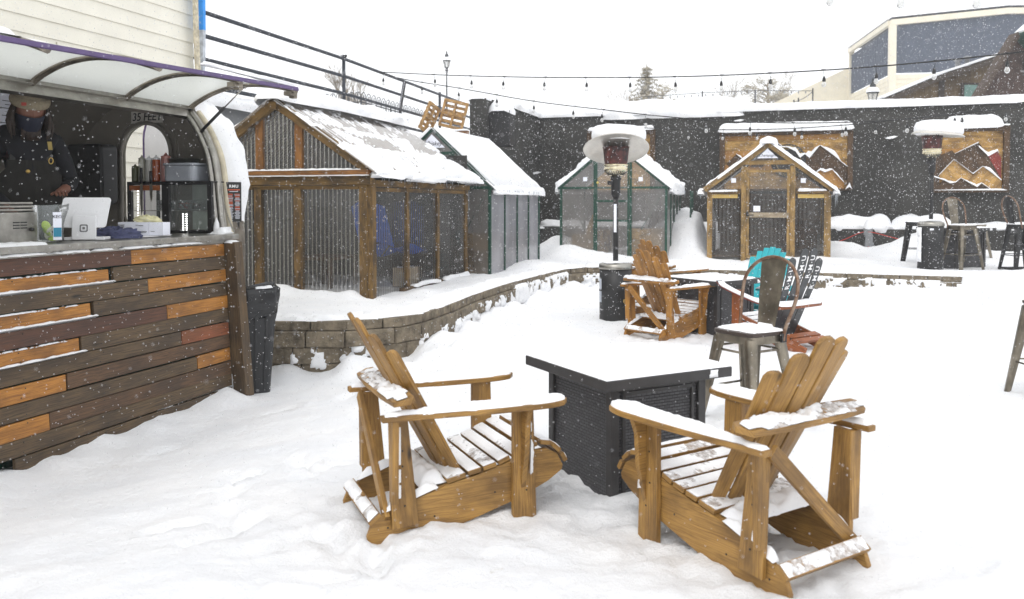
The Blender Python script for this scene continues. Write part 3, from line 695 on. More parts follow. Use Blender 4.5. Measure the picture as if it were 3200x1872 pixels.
snow_sheet(b, V((-.10, ym, 2.80)) + sd * 1.42 + sN * .006, (1, 0, 0), sd, sN, D1 + .20, .62, .06, .72, 33, .022, nz=.8, fs=3.4, edge=.12)
b.build('sliding_snow', SNOW, sh)
b = MB(); 
for k, (x0, x1) in enumerate(((-.1, .9), (.8, 1.9), (1.8, 2.9), (2.7, 3.56))):
    s0 = V((0, ym, 2.80)) + sd * (1.70 + .05 * math.sin(k * 2.1)); snow_log(b, [(x0, s0.y, s0.z - .03), (x1, s0.y - .01, s0.z - .035)], .075, .085, 40 + k, nz=.8, step=.04)
b.build('overhanging_snow', SNOW, sh)
b = MB(); snow_log(b, [(-.22, ym, 2.77), (1.2, ym + .03, 2.80), (2.6, ym - .02, 2.78), (D1 + .15, ym, 2.77)], .26, .17, 14, step=.05, nz=.35)
s2 = V((0, W1 + .14 - ym, -.94)).normalized(); snow_sheet(b, V((-.14, ym, 2.80)) + s2 * .78, (1, 0, 0), s2, V((0, .56, .83)), D1 + .4, 1.5, .09, 1, 36, .06)
b.build('ridge_snow', SNOW, sh)
b = MB(); snow_sheet(b, (-.07, .05, 1.893), (0, 1, 0), (1, 0, 0), UZ, W1, .08, .02, .8, 5, .02); snow_sheet(b, (-.055, -.05, 1.822), (0, 1, 0), (1, 0, 0), UZ, W1 + .1, .10, .032, 1, 6, .02)
snow_sheet(b, (-.0, 1.0, 1.893), (0, 1, 0), (1, 0, 0), UZ, .5, .05, .02, 1, 8, .02)
for x0, x1 in ((1.2, 2.1), (2.25, 3.3)): snow_log(b, [(x0, -.045, .365), (x1, -.045, .365)], .05, .04, int(x0 * 9), step=.03, nz=.9)
b.build('ledge_snow', SNOW, sh)
b = MB(); icicles(b, (0, -.17, 1.83), (D1 + .2, -.17, 1.83), 60, .03, .13, .006, 3); b.build('icicles', ICE, sh)
b = MB(); b.box((1.7, 1.3, .3), (3.3, 2.4, .05)); b.board((1.8, 2.3, .7), (.3, 2.3, .7), .05, .5, (0, 0, 1)); b.build('floor', P_DARK, sh)
b = MB(); b.box((2.9, 1.3, .86), (.5, 2.2, 1.15)); b.box((.8, 2.2, .78), (1.3, .4, .95)); b.build('dark_bench_backdrop', DARKG, sh, bevel=.02)  # dark boxes added to darken the interior seen through the panels
def soft_seat(name, O, rz, mat, label, cat, grp=None, s=1.0):
    t = thing(name, O, rz, label, cat, grp)
    b = MB()
    P = np.zeros((9, 9, 3))
    for i in range(9):
        for j in range(9):
            u = i / 8; v = (j / 8 - .5); P[i, j] = (.22 - .5 * u + .05, v * .5, .42 + .05 * math.cos(v * 5) - .06 * math.sin(u * 3) + (0 if u < .5 else 0))
    b.grid(P * s)
    b.build('seat', mat, t)
    b = MB(); P = np.zeros((9, 9, 3))
    for i in range(9):
        for j in range(9):
            u = i / 8; v = (j / 8 - .5); P[i, j] = (-.26 - .16 * u - .08 * math.cos(v * 3), v * .56, .42 + .5 * u + .05 * math.cos(v * 4))
    b.grid(P * s); b.build('backrest', mat, t)
    for sx, sy in ((.22, .24), (.22, -.24), (-.28, .24), (-.28, -.24)):
        b = MB(); b.tube([(sx * s, sy * s, 0), (-sx * .6 * s, sy * s, .45 * s)], .012, 6); b.build('leg', BLACK, t)
    return t
def inW(C, x, y, z=0): return C + E1 * x - E2 * y + UZ * z
soft_seat('folding_chair', inW(SH1, 1.75, .50, .36), SITE - 1.9, BLUEF, 'bright blue folding chair seen through the side panel of the wooden shed', 'chair', s=1.2)
t = thing('cardboard_box', inW(SH1, 1.55, .22, .33), SITE, 'pale cardboard box standing low inside the side panel of the wooden shed', 'box')
b = MB(); b.box((0, 0, .14), (.34, .24, .26)); b.build('carton', plain('pale_cardboard', lin(200, 184, 160), .8, var=.2), t, bevel=.004)
b = MB(); b.box((0, 0, .274), (.35, .10, .006)); b.build('tape', PAPER, t)
t = thing('low_table', inW(SH1, 1.1, 1.2, .33), SITE, 'low plank table inside the big wooden shed', 'table')
b = MB(); b.box((0, 0, .42), (.8, .6, .04)); b.build('tabletop', P_BRN, t)
for sx in (-.35, .35):
    for sy in (-.25, .25): b = MB(); b.box((sx, sy, .2), (.05, .05, .4)); b.build('leg', P_BRN, t)
# ---- Champagne shed
YR = yl(SHC, 2210); W2, D2 = YR, 2.6
def cy(sx): return yl(SHC, sx)
def cz(sx, sy): return PL(sx, sy, SHC, E1).z
ZE2 = 1.76; ZP2 = cz(2400, 445); ym2 = cy(2399)
ch = thing('pine_greenhouse', SHC, SITE, 'small yellow pine greenhouse with corrugated door and a white triangular sign reading Champagne', 'greenhouse', 'heated greenhouse huts on the terrace')
def P2(x, y, wd, z0, z1, d=.06, N=F_, m=CHAMPW, nm='post'):
    b = MB(); b.board((x, y, z0), (x, y, z1), wd, d, N); return b.build(nm, m, ch, bevel=.003)
P2(.0, .05, .10, .2, ZE2 - .08, .08); P2(.0, W2 - .05, .10, .2, ZE2 - .08, .08)
yd0, yd1 = cy(2476), cy(2324)
P2(-.01, yd0, .10, .3, 2.22); P2(-.01, yd1, .10, .3, 2.22)
P2(.02, .0, .09, .2, ZE2 - .1, .05, S_); P2(D2, .02, .09, .2, ZE2 - .1, .05, S_)
for y0, y1 in ((.0, yd0 - .06), (yd1 + .06, W2)):
    b = MB(); b.board((-.03, y0 - .0, ZE2 - .06), (-.03, y1, ZE2 - .06), .055, .10, F_); b.build('dark_plate', SHEDW, ch, bevel=.003)
    b = MB(); b.board((-.0, y0 + .06, ZE2 - .135), (-.0, y1 - .04, ZE2 - .135), .075, .05, F_); b.build('window_head', wood('pale_new_pine', lin(222, 190, 110), lin(190, 150, 76), lin(150, 110, 60), .6, .25), ch, bevel=.003)
    b = MB(); snow_log(b, [(-.05, y0 + .05, ZE2 - .035), (-.05, y1 - .03, ZE2 - .035)], .06, .035, int(y0 * 9), step=.03, nz=1.2); b.build('ledge_snow', SNOW, ch)
zc = cz(2400, 508)
b = MB(); b.board((-.02, yd0 - .02, zc), (-.02, yd1 + .02, zc), .08, .06, F_); b.build('collar_beam', CHAMPW, ch, bevel=.003)
for ye in (-.06, W2 + .06):
    b = MB(); b.board((-.03, ye, ZE2 - .01), (-.03, ym2, ZP2 - .04), .10, .06, (1, 0, 0)); b.build('rafter', CHAMPW, ch, bevel=.003)
for y, zt in ((.42, 2.0), (W2 - .42, 2.0)):
    pass
b = MB(); corr_sheet(b, (.03, 0, .2), (0, 1, 0), UZ, F_, yd0, 1.5, .076, .009); corr_sheet(b, (.03, yd1, .2), (0, 1, 0), UZ, F_, W2 - yd1, 1.5, .076, .009)
corr_sheet(b, (.03, 0, .2), (1, 0, 0), UZ, S_, D2, 1.5, .076, .009, sub=5); corr_sheet(b, (.03, W2, .2), (1, 0, 0), UZ, S_, D2, 1.5, .076, .009, sub=5)
corr_sheet(b, (D2, 0, .2), (0, 1, 0), UZ, F_, W2, 1.5, .076, .009, sub=5)
b.build('wall_panels', CORR, ch)
kk = (ZP2 - ZE2) / ym2
b = MB(); corr_sheet(b, (.02, .03, ZE2), (0, 1, 0), UZ, F_, W2 - .06, 1, .076, .007, top=lambda u: max(.01, (ZP2 - ZE2 - .05) * (1 - abs((u + .03) - ym2) / ym2))); b.build('gable_panel', CORR, ch)
# door with its own frame
dr = MB(); z0, z1 = .42, 2.12
dr.board((-.05, yd0 + .08, z0), (-.05, yd0 + .08, z1), .05, .04, F_); dr.board((-.05, yd1 - .08, z0), (-.05, yd1 - .08, z1), .05, .04, F_)
dr.board((-.05, yd0 + .06, z1), (-.05, yd1 - .06, z1), .05, .04, F_); dr.board((-.05, yd0 + .06, z0), (-.05, yd1 - .06, z0), .06, .04, F_)
do = dr.build('door', CHAMPW, ch, bevel=.003)
b = MB(); corr_sheet(b, (-.04, yd0 + .08, z0), (0, 1, 0), UZ, F_, yd1 - yd0 - .16, z1 - z0, .076, .008); b.build('door_panel', CORR, do)
b = MB(); zm = cz(2400, 672); b.board((-.055, yd0 + .06, zm), (-.055, yd1 - .06, zm), .10, .03, F_); b.build('cross_rail', wood('bleached_rail', lin(170, 156, 132), lin(120, 104, 84), lin(84, 70, 56), .8, .6), do)
b = MB(); b.box((-.09, yd1 - .07, cz(2320, 668)), (.05, .05, .09)); b.tube([(-.1, yd1 - .07, zm), (-.1, yd1 - .2, zm)], .01, 6); b.build('latch', BLACK, do)
b = MB(); b.box((-.06, cy(2365), cz(2365, 652)), (.006, .13, .11)); b.build('door_notice', PAPER, do)
for nm, sx in (('notice', 2292), ('notice', 2509)):
    b = MB(); b.box((-.0 - .02, cy(sx), cz(sx, 564)), (.004, .092, .088)); b.build(nm, PAPER, ch)
b = MB(); yc = cy(2397); tri = [(-.2, 0), (.2, 0), (.0, .19)]; zs = cz(2397, 495)
b.prism(tri, (-.075, yc, zs), (0, -1, 0), (0, 0, 1), .004); so = b.build('triangle_sign', PAPER, ch)
INK = plain('black_ink', (.01, .01, .01), .6)
text_mesh('sign_lettering', 'Champagne', .075, frame((-.082, yc, zs + .055), (0, -1, 0), (0, 0, 1)), INK, so, shear=.35, space=.95)
b = MB(); roofside(b, -.1, D2 + .15, ym2, ZP2, -.12, ZE2 - .05, pitch=.078, amp=.01, sub=5); roofside(b, -.1, D2 + .15, ym2, ZP2, W2 + .12, ZE2 - .05, pitch=.078, amp=.01, sub=5); b.build('roof', CORRR, ch)
b = MB()
for ye, sg in ((-.14, -1), (W2 + .14, 1)):
    s_ = V((0, ye - ym2, ZE2 - .06 - ZP2)); ln = s_.length; s_.normalize(); N_ = V((0, -s_.z * sg, abs(s_.y)))
    snow_sheet(b, V((-.13, ym2, ZP2)) + s_ * ln / 2, (1, 0, 0), s_, N_, D2 + .3, ln, .06, 1, 50 + sg, .05, over=.01)
    e = V((0, ym2, ZP2)) + s_ * (ln - .02); snow_log(b, [(-.16, e.y, e.z - .04), (D2 + .2, e.y, e.z - .04)], .06, .10, 51, nz=.6)
snow_log(b, [(-.2, ym2, ZP2 - .03), (D2 + .2, ym2, ZP2 - .03)], .17, .17, 55, nz=.3)
b.build('roof_snow', SNOW, ch)
b = MB(); icicles(b, (-.12, -.13, ZE2 - .09), (-.12, -.09, ZE2 - .09), 5, .15, .32, .006, 5); icicles(b, (-.1, -.13, ZE2 - .09), (D2, -.13, ZE2 - .09), 12, .05, .2, .006, 6); icicles(b, (-.12, W2 + .13, ZE2 - .09), (-.12, W2 + .1, ZE2 - .09), 3, .1, .2, .006, 7); b.build('icicles', ICE, ch)
b = MB(); b.box((D2 * .5, W2 / 2, .42), (D2 - .1, W2 - .1, .04)); b.box((D2 * .75, W2 / 2, .7), (.5, W2 - .3, .5)); b.build('bench', P_BRN, ch)
b = MB(); b.box((D2 - .1, W2 / 2, 1.25), (.04, W2 - .1, .9)); b.build('back_boards', P_BRN, ch)
# ---- green aluminium greenhouses
def alum(C, Wd, D, zb, ze, zp, label, sidem=None, door=True, sign=None, seed=1, snowth=.09, nstud=3):
    g = thing('aluminium_greenhouse', C, SITE, label, 'greenhouse', 'heated greenhouse huts on the terrace')
    ym = Wd / 2; k = (zp - ze) / ym
    def mem(p0, p1, w_, N, nm, dd=.035):
        b = MB(); b.board(p0, p1, w_, dd, N); return b.build(nm, GREEN, g, bevel=.002)
    for y in (.02, Wd - .02): mem((0, y, zb), (0, y, ze), .05, F_, 'corner_post')
    for y in (.0, Wd): mem((D, y, zb), (D, y, ze), .05, S_, 'corner_post')
    mem((0, 0, ze), (0, Wd, ze), .045, F_, 'tie_bar')
    for ye in (-.04, Wd + .04): mem((-.01, ye, ze - .02), (-.01, ym, zp), .055, (1, 0, 0), 'rafter')
    mem((0, 0, ze), (D, 0, ze), .06, S_, 'eave_rail'); mem((0, Wd, ze), (D, Wd, ze), .06, S_, 'eave_rail')
    for i in range(1, nstud + 1):
        mem((D * i / (nstud + 1), -.0, zb), (D * i / (nstud + 1), -.0, ze), .028, S_, 'side_stud')
    dw = .37; y0, y1 = ym - dw, ym + dw; hz = ze + k * (ym - dw) - .05
    for y in (y0, y1): mem((-.02, y, zb), (-.02, y, hz + .03), .045, F_, 'door_jamb')
    mem((-.02, y0, hz), (-.02, y1, hz), .05, F_, 'door_head')
    f = MB()
    for z in (zb + .06, zb + .66 * (hz - zb) * .62, zb + .60 * (hz - zb)): f.board((-.045, y0 + .03, z), (-.045, y1 - .03, z), .04, .02, F_)
    for y in (y0 + .045, y1 - .045): f.board((-.045, y, zb + .02), (-.045, y, hz - .03), .032, .02, F_)
    d_ = f.build('door', GREEN, g, bevel=.002)
    b = MB(); b.grid([[(-.043, y0 + .04, zb + .05), (-.043, y0 + .04, hz - .03)], [(-.043, y1 - .04, zb + .05), (-.043, y1 - .04, hz - .03)]], smooth=False); b.build('door_glazing', POLY, d_)
    b = MB()
    b.grid([[(.005, 0, zb), (.005, 0, ze)], [(.005, y0, zb), (.005, y0, ze)]], smooth=False); b.grid([[(.005, y1, zb), (.005, y1, ze)], [(.005, Wd, zb), (.005, Wd, ze)]], smooth=False)
    b.grid([[(D, 0, zb), (D, 0, ze)], [(D, Wd, zb), (D, Wd, ze)]], smooth=False)
    n = len(b.v); b.v += [V((.005, .02, ze)), V((.005, Wd - .02, ze)), V((.005, ym, zp - .02))]; b.face((n, n + 1, n + 2))
    bs = MB(); bs.grid([[(0, 0.006, zb), (0, 0.006, ze)], [(D, 0.006, zb), (D, 0.006, ze)]], smooth=False); bs.build('side_pane', sidem or POLY, g); b.grid([[(0, Wd, zb), (0, Wd, ze)], [(D, Wd, zb), (D, Wd, ze)]], smooth=False)
    b.build('glazing', POLY, g)
    b = MB()
    for y, s_ in ((.1, 1), (Wd - .1, -1)): b.board((.02, y, ze - .1), (.02, y + s_ * .42, ze - .85), .02, .01, F_)
    b.build('brace', GREEN, g)
    b = MB()
    for ye in (-.08, Wd + .08): roofside(b, -.06, D + .05, ym, zp + .01, ye, ze - .04, pitch=.09, amp=.006, sub=6)
    b.build('roof', POLYW, g)
    b = MB()
    for ye, sg in ((-.1, -1), (Wd + .1, 1)):
        s_ = V((0, ye - ym, ze - .05 - zp)); ln = s_.length; s_.normalize(); N_ = V((0, -s_.z * sg, abs(s_.y)))
        snow_sheet(b, V((-.05, ym, zp + .012)) + s_ * ln / 2, (1, 0, 0), s_, N_, D + .08, ln, snowth, 1, seed + sg, .035, nz=.35, edge=.05)
        if snowth < .06 and True:
            for q in range(int(D / .09)):
                o_ = V((-.03 + q * .09, ym, zp + .028 + snowth * .9)); b.tube([o_ + s_ * .05, o_ + s_ * ln * .5, o_ + s_ * (ln - .03)], .018, 5)
        e = V((0, ym, zp)) + s_ * (ln - .03); snow_log(b, [(-.04, e.y, e.z - .05), (D + .06, e.y, e.z - .05)], .05, .07 + snowth, seed + 5, nz=.6)
    if snowth >= .06: snow_log(b, [(-.05, ym, zp - .02), (D, ym, zp - .02)], .2, .14, seed + 7)
    b.build('roof_snow', SNOW, g)
    b = MB(); icicles(b, (0, -.12, ze - .06), (D, -.12, ze - .06), 26, .04, .16, .006, seed); b.build('icicles', ICE, g)
    b = MB(); b.box((.45, Wd * .22, zb + .38), (.5, .7, .6)); b.box((.5, Wd * .80, zb + .30), (.5, .5, .5)); b.board((.3, Wd * .86, zb + .1), (.35, Wd * .70, zb + .95), .10, .05, (-1, 0, 0)); b.box((D * .5, ym, zb + .06), (D - .1, Wd - .1, .03)); b.box((D * .7, Wd * .78, zb + .35), (1.0, .4, .5)); b.box((D * .8, Wd * .25, zb + .35), (.7, .6, .5)); b.build('bench', CHAMPW, g)
    return g
gw = alum(SHW, 2.03, 2.85, .3, 1.74, 2.71, 'green framed greenhouse behind the big wooden shed, with a white triangular sign reading Whiskey', sidem=POLYS, seed=61, snowth=.035)
b = MB(); ys_ = yl(SHW, 1354); zs = PL(1354, 459, SHW, E1).z
b.prism([(-.23, 0), (.23, 0), (0, .22)], (-.05, ys_, zs - .02), (0, -1, 0), (0, 0, 1), .004); so = b.build('triangle_sign', PAPER, gw)
text_mesh('sign_lettering', 'Whiskey', .10, frame((-.057, ys_, zs + .05), (0, -1, 0), (0, 0, 1)), INK, so, shear=.35)
gg = alum(SHG, 2.2, 2.3, .28, 1.80, 2.72, 'green framed greenhouse with hazy panels standing behind the tall patio heater', seed=71, snowth=.11)
for sx in (1829, 2002):
    b = MB(); b.box((-.02, yl(SHG, sx), PL(sx, 560, SHG, E1).z), (.004, .085, .085)); b.build('notice', PAPER, gg)
b = MB(); b.lathe([(0, 0), (.024, 0), (.024, .004), (0, .004)], (-.06, yl(SHG, 1869), PL(1869, 571, SHG, E1).z), 12, M=Matrix.Rotation(R(-90), 3, 'Y')); b.build('round_sticker', plain('yellow_sticker', lin(222, 200, 110), .5), gg)
t = thing('stacked_garden_frames', inW(SHG, 1.35, -.28, .9), SITE, 'dark slatted frames leaning at the right side of the green greenhouse', 'frames')
for k in range(3): b = MB(); b.board((k * .22, -.05, .0), (k * .22, -.05, .85), .05, .03, (0, -1, 0)); b.build('slat', GREEN, t)
soft_seat('camp_chair', inW(SHG, 1.2, .55, .36), SITE + 2.6, DARKG, 'dark camp chair blurred behind the hazy right pane of the green greenhouse', 'chair')
# ================================================================== FOOD TRAILER
def TW(a, u, z): return BT + E1 * a - E2 * u + UZ * z
tr = thing('food_trailer', BT, SITE, 'rounded metal food trailer with its serving hatch propped open', 'food trailer')
HALF = [(0.0, .40), (0.0, 1.22), (.02, 1.345), (.04, 1.53), (.06, 1.72), (.095, 1.90), (.155, 2.04), (.225, 2.16), (.329, 2.29), (.50, 2.42), (.76, 2.52), (1.07, 2.56)]
PROF = HALF + [(2.14 - u, z) for u, z in HALF[-2::-1]]
def prof_at(a):                      # body narrows into a rounded nose beyond a = 0
    if a <= 0: return PROF
    t_ = min(1, a / .62); k = 1 - (1 - math.sqrt(max(0, 1 - t_ ** 2.3))) * .34
    return [(1.07 + (u - 1.07) * k, .4 + (z - .4) * (1 - (1 - math.sqrt(max(0, 1 - t_ ** 2.6))) * .16)) for u, z in PROF]
i0 = 8                                # opening rail index
b = MB()
As = [-4.6, -3, -1.5, 0]
b.grid([[(a, u, z) for u, z in PROF[i0:]] for a in As])
b.grid([[(a, 0, .4), (a, 0, 1.16)] for a in As])
nose = [0, .08, .16, .24, .32, .39]
b.grid([[(a, u, z) for u, z in prof_at(a)] for a in nose])
b.grid([[(-4.6, 2.14, .42), (-4.6, 0, .42)], [(.4, 2.1, .42), (.4, .02, .42)]], smooth=False)
b.build('body_shell', STEELD, tr)
b = MB()
inn = [(u + .03 if u < 1 else u - .03, z - (.03 if z > 2 else 0)) for u, z in PROF]
b.grid([[(a, u, z) for u, z in inn[i0:]] for a in As])
# end wall with arched window
A_E = .40; pe = prof_at(A_E); wc = (1.12, 1.96); wr = .275
def wout(an, r):
    x, y = math.cos(an), math.sin(an)
    if y >= 0: return (wc[0] + x * r, wc[1] + y * r)
    # straight sides down to z = 1.28
    k = r / max(abs(x), 1e-6); zb_ = (wc[1] - 1.28 + (r - wr)) / max(-y, 1e-6); kk_ = min(k, zb_)
    return (wc[0] + x * kk_, wc[1] + y * kk_)
def pout(an):
    d = (math.cos(an), math.sin(an)); best = 99
    q = pe + [pe[0]]
    for (x1, y1), (x2, y2) in zip(q, q[1:]):
        ex, ey = x2 - x1, y2 - y1; det = d[0] * (-ey) + d[1] * ex
        if abs(det) < 1e-9: continue
        rx, ry = x1 - wc[0], y1 - wc[1]
        t_ = (rx * (-ey) + ry * ex) / det; s_ = (d[0] * ry - d[1] * rx) / det
        if t_ > 0 and -1e-6 <= s_ <= 1 + 1e-6: best = min(best, t_)
    return (wc[0] + d[0] * best, wc[1] + d[1] * best)
NA = 72; Pw = np.zeros((NA + 1, 2, 3))
for i in range(NA + 1):
    an = 2 * math.pi * i / NA + .001; a_, b_ = wout(an, wr), pout(an); Pw[i, 0] = (A_E - .03, *a_); Pw[i, 1] = (A_E - .03, *b_)
b.grid(Pw, smooth=False)
b.grid([[(a, u, z) for u, z in [(x + (.02 if x < 1 else -.02), y - .02) for x, y in prof_at(a)]] for a in (0, .2, .37)])
b.build('inner_lining', INNER, tr)
b = MB(); Pw = np.zeros((NA + 1, 2, 3))
for i in range(NA + 1):
    an = 2 * math.pi * i / NA + .001; a_, b_ = wout(an, wr), pout(an); Pw[i, 0] = (A_E + .0, *a_); Pw[i, 1] = (A_E + .0, *b_)
b.grid(Pw, smooth=False)
b.build('end_wall', CREAM, tr)
b = MB(); b.tube([(A_E - .05, *wout(2 * math.pi * i / 48, wr + .012)) for i in range(48)], .022, 8, closed=True)
b.tube([(A_E - .03, *wout(2 * math.pi * i / 48, wr + .07)) for i in range(48)], .012, 8, closed=True); b.build('window_surround', INNER, tr)
# arched panel of the open end door seen through the window
b = MB(); pts_ = [(.30 * math.cos(q), .34 + .34 * math.sin(q)) for q in np.linspace(0, math.pi, 16)]; pts_ = [(.30, -.7)] + pts_ + [(-.30, -.7)]
b.prism(pts_, (.95, 1.32, 1.80), (.08, -1, 0), (0, 0, 1), .03); o = b.build('open_end_door', plain('grey_white_door', lin(222, 222, 226), .5, var=.04), tr)
b = MB(); b.tube([(.93 + .08 * x, 1.32 - x, 1.80 + z) for x, z in pts_], .017, 6); b.build('door_edge', PURPLE, o)
b = MB(); b.board((.40, .0, .3), (.02, .0, .3), .1, .1, (0, 0, 1)); 
# opening frame: arched jamb + rail
fr = MB()
arch = [(u, z) for u, z in PROF[1:i0 + 1]]
def smooth_path(p, n=4):
    out = []
    for i in range(len(p) - 1):
        p0 = V(p[max(i - 1, 0)]); p1 = V(p[i]); p2 = V(p[i + 1]); p3 = V(p[min(i + 2, len(p) - 1)])
        for k in range(n):
            t = k / n; out.append(.5 * ((2 * p1) + (-p0 + p2) * t + (2 * p0 - 5 * p1 + 4 * p2 - p3) * t * t + (-p0 + 3 * p1 - 3 * p2 + p3) * t ** 3))
    out.append(V(p[-1])); return out
ar3 = smooth_path([(0, u, z) for u, z in arch])
for da, du, r_ in ((-.06, .02, .022), (-.015, -.005, .028), (.03, -.005, .012)):
    fr.tube([(p.x + da, p.y + du, p.z) for p in ar3], r_, 8)
o = fr.build('arched_jamb', STEEL, tr)
b = MB(); b.tube([(p.x + .075, p.y - .012, p.z) for p in ar3], .03, 6); b.tube([(p.x - .04, p.y + .05, p.z) for p in ar3], .014, 6, m=1); b.build('jamb_seal', [plain('ivory_gasket', lin(206, 196, 172), .6, var=.15, ns=10), BLACK], tr)
b = MB(); b.board((-4.6, .335, 2.265), (.02, .335, 2.265), .075, .05, (0, -1, .4)); b.board((-4.6, .33, 2.315), (.03, .33, 2.315), .03, .05, (0, -1, .4)); b.build('header_rail', STEEL, tr, bevel=.004)
b = MB(); b.board((-4.6, .05, 1.225), (-.085, .05, 1.225), .52, .022, (0, 0, 1)); b.board((-4.6, -.205, 1.212), (-.085, -.205, 1.212), .035, .012, (0, -1, 0)); b.board((-4.6, -.16, 1.19), (-.2, -.16, 1.19), .05, .05, (0, -1, 0))
b.build('counter_shelf', STEEL, tr, bevel=.003)
b = MB()
snow_sheet(b, (-4.5, -.12, 1.236), (1, 0, 0), (0, 1, 0), UZ, 2.5, .16, .02, 1, 4, .02); snow_log(b, [(-.26, -.1, 1.232), (-.06, -.06, 1.232)], .09, .05, 5, nz=1, step=.02); snow_log(b, [(-.16, -.02, 1.23), (-.08, .04, 1.24)], .05, .13, 8, nz=1, step=.02)
snow_sheet(b, (-3.9, -.165, 1.178), (1, 0, 0), (0, 1, 0), UZ, 3.4, .11, .015, .8, 6, .02)
b.build('counter_snow', SNOW, tr)
# hatch
hatch = [(0, 2.325), (.07, 2.372), (.15, 2.412), (.25, 2.452), (.36, 2.482), (.50, 2.504), (.66, 2.506), (.82, 2.49), (.96, 2.462), (1.06, 2.435)]
hp = [(.33 - w_, z) for w_, z in hatch]
def hz_(a, u, z): return (a, u, z + .036 * a * (.33 - u) / 1.06)
b = MB(); b.grid([[hz_(a, u, z) for u, z in hp] for a in (-4.6, -2.3, .0)]); ho = b.build('serving_hatch', HATCH, tr)
b = MB(); b.board((-4.6, hp[-1][0] - .01, 2.440 - .165), (-.01, hp[-1][0] - .01, 2.440), .030, .02, (0, -1, .2)); b.build('purple_edge', PURPLE, ho, bevel=.003)
for a in (-.01, -.757, -1.626, -2.5, -3.4):
    b = MB(); q = smooth_path([V(hz_(a, u, z - .012)) for u, z in hp], 3); b.tube(q, .021, 8); b.tube([p + V((-.028, 0, -.004)) for p in q], .012, 6); b.build('hatch_rib', STEELD, ho)
for sx in (448, 717):
    for a in ((-.78,) if sx == 448 else (-.03,)): b = MB(); b.box((a + .02, hp[-1][0] + .06, 2.405 + .036 * a), (.10, .07, .035)); b.box((a + .06, hp[-1][0] + .06, 2.395 + .036 * a), (.05, .05, .045)); b.build('latch', STEELD, ho, bevel=.003)
b = MB(); snow_sheet(b, (-4.5, -.25, 2.35), (1, 0, .034), (0, 1, 0), UZ, 2.0, .6, .05, 1, 7, .04); snow_log(b, [(-1.2, -.715, 2.46), (-.02, -.715, 2.46)], .02, .018, 9, step=.02, nz=1.5); b.build('hatch_snow', SNOW, ho)
b = MB(); p0 = V((-.05, .20, 2.10)); p1 = V((-.02, -.235, 2.48)); pm = p0.lerp(p1, .55)
b.tube([p0, pm], .014, 8); st = b.build('gas_strut', BLACK, tr); b = MB(); b.tube([pm, p1], .006, 8); b.lathe([(0, -.02), (.018, -.02), (.018, .02), (0, .02)], p0, 8); b.lathe([(0, -.015), (.014, -.015), (.014, .015), (0, .015)], p1, 8); b.build('strut_rod', STEEL, st)
# chain from jamb to shelf
b = MB(); c0 = V((-.02, .03, 1.66)); c1 = V((-.12, -.19, 1.25)); NL = 24
for k in range(NL):
    t_ = (k + .5) / NL; p = c0.lerp(c1, t_) - UZ * .05 * math.sin(math.pi * t_); d = (c1 - c0).normalized()
    s_ = d.orthogonal().normalized(); s_ = s_ if k % 2 else d.cross(s_)
    b.tube([p + d * (.016 * math.cos(q)) + s_ * (.007 * math.sin(q)) for q in np.linspace(0, 2 * math.pi, 9)[:-1]], .0022, 4, closed=True)
b.build('chain', STEEL, tr)
# snow slab clinging round the nose
def nose_snow():
    b = MB(); A = np.linspace(.09, .42, 12); Pn = np.zeros((12, 70, 3))
    for i, a in enumerate(A):
        q = prof_at(a)[2:18]; qq = smooth_path([(a, u, z) for u, z in q], 5)[:70]
        while len(qq) < 70: qq.append(qq[-1])
        for j in range(70):
            p = qq[j]; n = V((0, p.y - 1.07, (p.z - 1.3) * 1.1)); n.normalize()
            e = math.sin(math.pi * min(1, max(0, i / 11))) ** .5; th = (.10 + .06 * float(fbm(j * .13, i * .25, 5, 4)) + .02 * float(vn(j * .5, i * .8, 8))) * e
            th *= min(1, max(.0, (p.z - 1.35) / .25)) * (1.0 if p.z > 1.6 else .8)
            Pn[i, j] = p + n * th + V((.05 * e, 0, 0))
    b.grid(Pn); return b
nose_snow().build('nose_snow', SNOW, tr)
b = MB(); snow_sheet(b, (-4.5, 1.07, 2.55), (1, 0, 0), (0, 1, 0), UZ, 4.9, 1.5, .12, 1, 12, .1); b.build('roof_snow', SNOW, tr)
for a in (-3.6,): b = MB(); b.lathe([(0, -.1), (.33, -.1), (.36, 0), (.33, .1), (0, .1)], (a, .25, .36), 24, M=Matrix.Rotation(R(90), 3, 'X')); b.build('wheel', RUBBER, tr)
# ------------------------------------------------------------------ plank front
pk = thing('plank_counter_front', BT, SITE, 'skirt of mixed dark, mahogany and orange reclaimed planks below the trailer counter', 'plank front')
PN = (BT + E2 * .165); 
def pa_(cx, z): return max(-4.4, (lambda p: (p - BT).dot(E1))(PL(cx * 900 / 1658, 700 + z * 800 / 1474, PN, E2)))
rows = [([(0, 740, 2), (744, 1280, 3)], 128), ([(0, 610, 3), (634, 1283, 0)], 200), ([(0, 831, 0), (834, 1286, 3)], 280), ([(0, 498, 3), (515, 1288, 0)], 355), ([(0, 934, 2), (937, 1290, 3)], 430), ([(0, 425, 3), (435, 1293, 0)], 506),
        ([(0, 1014, 0), (1016, 1297, 4)], 584), ([(0, 338, 3), (341, 1299, 1)], 662), ([(0, 1096, 0), (1099, 1303, 5)], 738), ([(0, 228, 3), (231, 1305, 1)], 812), ([(0, 1306, 0)], 885), ([(20, 1308, 0)], 950), ([(-600, 900, 0)], 1040)]
PM = [P_DARK, P_BRN, P_MAH, P_ORG, P_RED, P_ORG]
b = MB(); z = 1.165; sn = MB(); rh = .108
